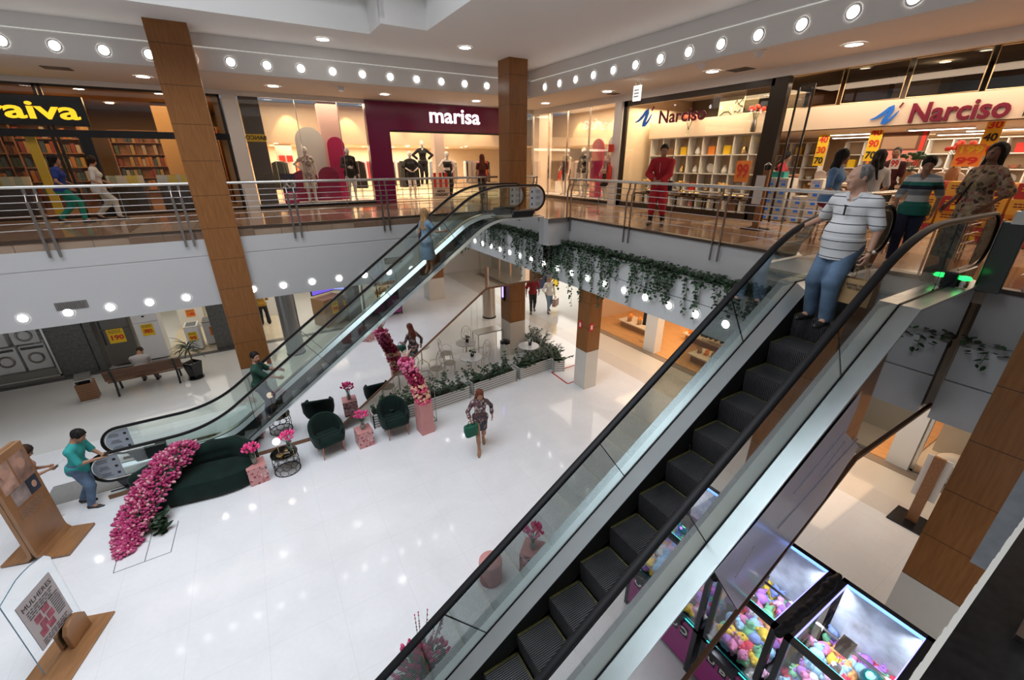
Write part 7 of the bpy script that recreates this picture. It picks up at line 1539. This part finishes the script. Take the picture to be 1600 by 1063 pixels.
for (x, y, l) in ((4.6, .36, 'glossy blue-green ball with lights inside the claw machine, upper one'), (4.25, .26, 'glossy blue-green ball with lights inside the claw machine, lower one')):
    t = thing('light_ball', l, 'ball', (x, y, 1.28)); MB().ell((0, 0, 0), (.10, .10, .10), 18, 12).build('ball', mat('ball_teal', (.01, .12, .14), .15), t, smooth=True); MB().ell((-.03, .02, .07), (.045, .04, .04), 10, 8).build('glow', mat('ball_glow', (.15, 1, .35), emit=3), t, smooth=True); MB().ell((-.07, .0, .03), (.03, .03, .03), 10, 8).build('glow_violet', mat('ball_glow2', (.3, .1, 1), emit=4), t, smooth=True)
cl_ = [('c', (-.62+.155*k, rr.uniform(-.02, .02), rr.uniform(.0, .02)), (-.62+.155*(k+1), rr.uniform(-.02, .02), rr.uniform(.0, .02)), rr.uniform(.035, .05), rr.uniform(.035, .05), .03) for k in range(8)]
cl_ += [('e', (rr.uniform(-.6, .6), rr.uniform(-.04, .04), .03), (.06, .03, .03), .02) for k in range(16)]
tag(sdf_obj('cable_cover', cl_, .014, M_black, None, loc=(4.35, .985, 1.88)), 'crumpled black cloth lying between the two claw machine roofs', 'cloth')
# wooden sign post in the aisle under the gallery
t = thing('sign_stand', 'narrow wooden post sign on a black square base behind the broad brown column', 'sign stand', (9.55, 1.28, 0)); MB().bb(-.28, .28, -.28, .28, 0, .03).build('base', M_blk, t); MB().box((0, 0, .75), (.05, .16, 1.45)).build('post', M_wood, t); MB().box((.04, 0, 1.0), (.012, .34, .9)).build('panel', M_white, t)
# ---------------- lower shops, left side ----------------
YL = 17.5
struct('floor.008', MB().bb(-3.45, .15, YL+.05, 24, .0, .02), M_floor3)
struct('trim_11', MB().bb(XL, 6.5, YL-.25, YL-.02, .0, .012), M_granite)
def pil(x0, x1, y, label, m=M_granite, top=3.02, d=.5):
    t = thing('pillar', label, 'pillar', ((x0+x1)/2, y+d/2, 0)); MB().bb(-(x1-x0)/2, (x1-x0)/2, -d/2, d/2, 0, top).build('shaft', m, t); return t
pil(-6.1, -5.25, YL, 'wide grey granite pillar left of the dark refrigerator'); pil(-5.2, -5.02, YL-.05, 'thin grey granite strip beside the dark refrigerator'); pil(-2.0, -1.16, YL, 'grey granite pillar with a round emblem right of the chest freezer'); pil(2.7, 3.2, YL, 'grey granite pillar behind the far escalator glass'); pil(3.35, 3.8, YL, 'white pillar behind the far escalator glass', M_white)
t = thing('emblem', 'small round steel emblem on the granite pillar', 'emblem', (-1.6, YL-.02, 2.0)); mb = MB(); mb.tube([(.09*math.cos(a), 0, .09*math.sin(a)) for a in [2*PI*k/20 for k in range(20)]], .012, 5, close=True); mb.build('ring', M_steel, t); MB().box((0, 0, 0), (.07, .01, .09)).build('mark', M_steel, t)
def price(par, loc, w_, h_, txt, m=M_yel, mt=M_red):
    MB().box(loc, (w_, .008, h_)).build('price_card', m, par); text(txt, h_*.45, mt, par, (loc[0], loc[1]-.006, loc[2]-h_*.12), bold=.03, width=w_*.75); mb = MB(); scribble(mb, (loc[0], loc[1]-.006, loc[2]+h_*.32), w_*.8, h_*.25, (1, 0, 0), (0, 0, 1), 3); mb.build('price_print', M_ink, par)
t = thing('refrigerator', 'dark steel refrigerator with a yellow price card in the appliance shop', 'refrigerator', (-4.55, YL+.45, .02)); MB().bb(-.38, .38, -.33, .33, .04, 1.82).build('body', mat('fridge_dark', (.12, .115, .105), .35, .4), t, bevel=.01); MB().bb(-.38, .38, -.36, -.335, 1.30, 1.81).build('freezer_door', mat('fridge_dark2', (.14, .135, .12), .35, .4), t); MB().bb(-.38, .38, -.36, -.335, .06, 1.28).build('door', mat('fridge_dark2', (.14, .135, .12)), t); MB().bb(-.33, -.30, -.40, -.36, .8, 1.26).bb(-.33, -.30, -.40, -.36, 1.33, 1.6).build('handle', M_blk, t); price(t, (0, -.37, 1.05), .42, .48, '190')
t = thing('refrigerator', 'white refrigerator with a yellow price card in the appliance shop', 'refrigerator', (-3.72, YL+.4, .02)); MB().bb(-.33, .33, -.3, .3, .04, 1.80).build('body', M_plastic, t, bevel=.01); MB().bb(-.33, .33, -.33, -.305, 1.38, 1.79).build('freezer_door', M_plastic, t); MB().bb(-.33, .33, -.33, -.305, .06, 1.36).build('door', M_plastic, t); MB().bb(-.05, .02, -.34, -.33, 1.55, 1.6).build('badge', M_ink, t); price(t, (0, -.34, 1.1), .32, .40, 'OFERTA')
for k, (x, w_, l) in enumerate(((-2.62, .42, 'white chest freezer with a glass lid and yellow price card, nearer the palm'), (-2.0, .62, 'white chest freezer with an orange price card, next to the granite pillar'))):
    t = thing('chest_freezer', l, 'freezer', (x, YL+.55+.32*k, .02)); MB().bb(-w_/2, w_/2, -.3, .3, .05, .88).build('body', M_plastic, t, bevel=.02); MB().bb(-w_/2, w_/2, -.3, .3, .88, .93).build('lid', M_white if k == 0 else M_steel_d, t, bevel=.01); MB().bb(-w_/2+.06, w_/2-.06, -.24, .24, .93, .935).build('lid_glass', mat('lid_glass', (.2, .22, .24), .1), t); price(t, (0, -.31, .55), .26, .34, '95' if k == 0 else '779', M_yel if k == 0 else M_orange)
for k, (x, y) in enumerate(((-2.9, 21.0), (-1.9, 20.6), (-1.45, 22.2))):
    t = thing('kitchen_range', ('low white appliance with an orange price card, left of the stoves', 'white cooker with a dark hob deep in the appliance shop', 'white cooker beside the granite pillar deep in the appliance shop')[k], 'cooker', (x, y, .02)); MB().bb(-.42, .42, -.3, .3, .02, .86).build('body', M_white, t); MB().bb(-.40, .40, -.28, .28, .86, .88).build('hob', M_blk, t); price(t, (0, -.31, .6), .3, .3, '1180', M_orange)
struct('wall_appliance', MB().bb(XL, 6.5, 23.9, 24, 0, 3.02).bb(XL, -5.3, YL+.8, YL+.9, 0, 3.02).bb(-.95, -.85, YL+.5, 24, 0, 3.02).bb(3.8, 3.9, YL+.5, 24, 0, 3.02), mat('shop_wall_white', (.68, .66, .60), .7))
struct('trim_12', MB().bb(XL, -6.1, YL, YL+.7, 0, .35), mat('window_base', (.22, .22, .2), .4))
window('shop_window', 'appliance shop window with washing machines at the left edge', (-12, YL, 0), (-6.1, YL, 0), .1, 3.0, [3.0], fm=M_steel)
for k, (x, z) in enumerate(((-6.55, .36), (-7.2, .36), (-6.6, 1.22), (-7.3, 1.22))):
    t = thing('washing_machine', ('white washing machine in the left window, lower row beside the granite pillar', 'white washing machine in the left window, lower row at the picture edge', 'small white appliance in the left window, upper row beside the pillar', 'white appliance in the left window, upper row at the picture edge')[k], 'washing machine', (x, YL+.42, z)); MB().bb(-.29, .29, -.25, .25, 0, .80 if z < 1 else .5).build('body', M_plastic, t, bevel=.01)
    mb = MB(); mb.tube([(.16*math.cos(a), -.26, .38 if z < 1 else .26)[:2]+((.38 if z < 1 else .26)+.16*math.sin(a),) for a in [2*PI*k_/20 for k_ in range(20)]], .03, 6, close=True); mb.build('door_ring', M_steel_d, t, smooth=True); MB().bb(-.25, .25, -.26, -.25, .68 if z < 1 else .42, .76 if z < 1 else .47).build('control_panel', M_blk, t)
t = thing('cable_reel_fan', 'white pedestal fan head in the left appliance window', 'fan', (-6.3, YL+.22, 1.3)); mb = MB(); 
for r in (.08, .14, .2): mb.tube([(r*math.cos(a), 0, r*math.sin(a)) for a in [2*PI*k/20 for k in range(20)]], .01, 5, close=True)
mb.build('grille', M_plastic, t); MB().tube([(0, .02, -.9), (0, .02, 0)], .02, 6).build('pole', M_plastic, t)
# cosmetics kiosk
t = thing('cosmetics_counter', 'lit white cosmetics counter behind the customer in mustard', 'counter', (-.15, 20.8, 0)); MB().bb(-.7, 1.0, -.2, .2, 0, 1.0).build('counter_body', M_white, t); MB().bb(-.7, 1.0, .2, .25, 1.0, 2.4).build('lit_back_panel', mat('kiosk_glow', (1, .90, .70), emit=1.4), t)
for k in range(3): MB().bb(-.7, 1.0, .0, .2, 1.1+.35*k, 1.12+.35*k).build('shelf', M_white, t)
rr = random.Random(9)
bp = MB().lathe([(.03, 0), (.03, .12), (.012, .13), (.012, .17)], n=10).build('cosmetic_bottle', M_brass, None, loc=(0, 0, -44)); tag(bp, 'small cosmetic bottle on the lit kiosk shelves', 'bottle', 'cosmetic bottles on the kiosk shelves'); fb = True
for k in range(3):
    for i in range(12):
        q = (-.75+.13*i, 20.88, 1.121+.35*k)
        if fb: bp.location = q; fb = False; c = bp
        else: c = bp.copy(); col.objects.link(c); c.location = q
        c['label'] = 'cosmetic bottle, %s from the left, %s shelf up of the lit counter' % (ORD[i], ORD[k])
# TV boxes display
t = thing('television', 'large television glowing violet on the cardboard display', 'television', (1.95, 18.6, 1.25), .5); MB().bb(-.55, .55, -.03, .03, 0, .70).build('bezel', M_blk, t); MB().bb(-.52, .52, -.035, -.03, .03, .67).build('screen', mat('tv_violet', (.14, .09, .55), emit=1.2), t)
t = thing('television', 'television with a pale blue screen beside the violet one', 'television', (2.6, 18.75, 1.25), -.5); MB().bb(-.42, .42, -.03, .03, 0, .62).build('bezel', M_blk, t); MB().bb(-.39, .39, -.035, -.03, .03, .58).build('screen', mat('tv_blue', (.22, .28, .60), emit=1.2), t)
t = thing('display_plinth', 'brown cardboard display plinth with yellow price cards under the televisions', 'display', (2.05, 18.35, 0), .5); M_card = mat('cardboard', (.33, .19, .09), .7); MB().bb(-.5, .5, -.4, .4, 0, 1.15).build('body', M_card, t); price(t, (.0, -.41, .75), .3, .5, '99'); 
t = thing('display_plinth', 'second cardboard display plinth beside the granite pillar', 'display', (2.72, 18.55, 0), -.4); MB().bb(-.35, .35, -.35, .35, 0, 1.05).build('body', mat('cardboard_dark', (.20, .15, .10), .7), t); price(t, (.0, -.36, .7), .25, .45, '79')
# gift shop shelves
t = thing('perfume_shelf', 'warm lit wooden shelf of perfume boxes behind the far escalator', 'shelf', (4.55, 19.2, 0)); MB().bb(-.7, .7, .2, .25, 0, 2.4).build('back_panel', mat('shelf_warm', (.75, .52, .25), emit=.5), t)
for k in range(4): MB().bb(-.7, .7, -.15, .2, .7+.4*k, .74+.4*k).build('shelf_board', M_oak, t)
bx = MB().box((0, 0, .1), (.10, .08, .2)).build('perfume_box', M_brass, None, loc=(0, 0, -44)); tag(bx, 'perfume box on the warm lit wooden shelf', 'box', 'perfume boxes on the lit shelf'); fb = True
for k in range(4):
    for i in range(9):
        q = (4.0+.135*i, 19.2, .742+.4*k)
        if fb: bx.location = q; fb = False; c = bx
        else: c = bx.copy(); col.objects.link(c); c.location = q
        c['label'] = 'perfume box, %s from the left, %s shelf up of the lit wooden shelf' % (ORD[i], ORD[k]); c.scale = (1, 1, rr.uniform(.7, 1.3))
window('shop_window', 'glass front of the gift shop behind the far escalator', (3.9, YL+.1, 0), (6.4, YL+.1, 0), .02, 3.0, [1.2], fm=M_blk, fw=.04)
# ---------------- lower shops, right side ----------------
XR = 11.3
struct('floor.009', MB().bb(XR, 16, 2.0, 12.8, .0, .02), M_floor4)
struct('trim_13', MB().bb(XR-.28, XR-.02, -3, 12.9, .0, .012), mat('threshold', (.28, .22, .17), .3))
struct('wall_clothes', MB().bb(15.9, 16, 2, 13, 0, 3.02).bb(XR, 16, 12.8, 12.95, 0, 3.02), mat('clothes_shop_wall', (.55, .40, .28), .7))
pil(XR-.05, XR+.30, 9.05, 'white pillar between the clothes shop openings below the vines', M_white, 3.02, .5); pil(XR-.05, XR+.3, 12.5, 'white pillar at the far end of the clothes shop', M_white, 3.02, .45)
pil(XR-.05, XR+.45, 1.9, 'white pillar between the orange shop floor and the blue band', M_white, 3.02, .4)
for k, (x, y, l) in enumerate(((12.1, 5.1, 'low pale display platform with accessories, nearest the escalator'), (12.2, 7.3, 'low pale display platform in the middle of the clothes shop'), (12.6, 11.0, 'low pale display platform behind the black clothes rack'), (13.6, 8.6, 'low pale display platform deep in the clothes shop'))):
    t = thing('display_platform', l, 'display', (x, y, .02)); MB().bb(-.35, .35, -.7, .7, 0, .22).build('base', M_card, t); MB().bb(-.42, .42, -.8, .8, .22, .27).build('top', mat('platform_cream', (.72, .62, .48), .5), t)
    for j in range(6):
        o = MB().lathe([(.10, 0), (.12, .02), (.10, .16), (.05, .2)], n=10, sy=.5).build('handbag', rr.choice([M_wood, M_kraft, M_blackc, M_cream, M_orange]), None, loc=(x+rr.uniform(-.25, .25), y-.6+.24*j, .291), smooth=True); tag(o, '%s handbag on the %s' % (ORD[j], l), 'handbag', 'handbags on the clothes shop platforms')
def lrack(x, y, rz, n, label, cols): rack(x, y, rz, n, label, z=.02, top=1.5, cols=cols, glabel='garment hanging in the lower clothes shop', grp='garments in the lower clothes shop')
lrack(12.0, 9.95, .3, 6, 'rack of black clothes behind the white pillar below the vines', [0]); lrack(13.2, 8.0, 1.57, 12, 'rack of dark clothes on the shop wall below the vines', [7, 3, 0]); lrack(14.3, 6.2, 1.57, 12, 'rack of brown clothes deep in the lower clothes shop', [6, 2, 4])
# blue band shopfront and glass under the gallery at the right
t = thing('shop_band', 'dark blue band above the closed glass shopfront at the right', 'sign band', (XR, .2, 2.2)); MB().bb(-.04, .04, -3, 1.7, 0, .13).build('band', mat('navy_band', (.012, .015, .12), .4), t)
window('shop_window', 'pale closed glass shopfront under the blue band', (XR+.05, 1.88, 0), (XR+.05, -3, 0), .02, 2.2, [1.2, 2.4], fm=M_steel)
struct('wall_closed', MB().bb(XR+1.4, XR+1.5, -4, 1.9, 0, 3.02), mat('beige_blind', (.50, .47, .40), .6))
t = thing('round_stool', 'white rounded stool behind the closed shopfront', 'stool', (XR+.5, 1.35, .0)); MB().lathe([(.2, 0), (.28, .2), (.3, .4), (.2, .48), (0, .5)], n=24).build('body', M_white, t, smooth=True)
# far passage
struct('wall_passage', MB().bb(8.5, 24, 21.0, 21.1, 0, 3.02).bb(6.4, 6.5, YL, 21, 0, 3.02), mat('passage_white', (.80, .78, .75), .5))
t = thing('wall_poster', 'navy blue poster with white lines on the far passage wall', 'poster', (12.6, 18.0, .9)); MB().bb(-.55, .55, -.03, .03, -.9, 2.0).build('panel', mat('navy_poster', (.015, .022, .06), .5), t); mb = MB(); scribble(mb, (0, -.04, 1.0), .8, .8, (1, 0, 0), (0, 0, 1), 4); mb.build('print', M_white, t)
t = thing('wall_poster', 'narrow yellow panel beside the navy poster in the far passage', 'poster', (13.55, 18.0, .9)); MB().bb(-.18, .18, -.03, .03, -.9, 2.0).build('panel', M_yel, t)
t = thing('partition', 'white partition wall beside the couple in the far passage', 'partition', (11.6, 18.1, 0)); MB().bb(-.5, .45, -.05, .05, 0, 3.0).build('panel', M_white, t)
t = thing('lattice_screen', 'dark gridded glass screen behind the bronze round column', 'screen', (9.2, 18.6, 0)); mb = MB()
for i in range(4): mb.bb(-.5+.33*i-.02, -.5+.33*i+.02, -.02, .02, 0, 3.0)
for k in range(5): mb.bb(-.5, .5, -.02, .02, .1+.7*k, .14+.7*k)
mb.build('grid', M_blk, t); MB().bb(-.5, .5, -.004, .004, 0, 3).build('pane', M_shopglass, t)
# drop any prototype that was never placed
for o in list(sc.objects):
    if o.parent is None and o.location.z < -30:
        for c in list(o.children_recursive): bpy.data.objects.remove(c)
        bpy.data.objects.remove(o)
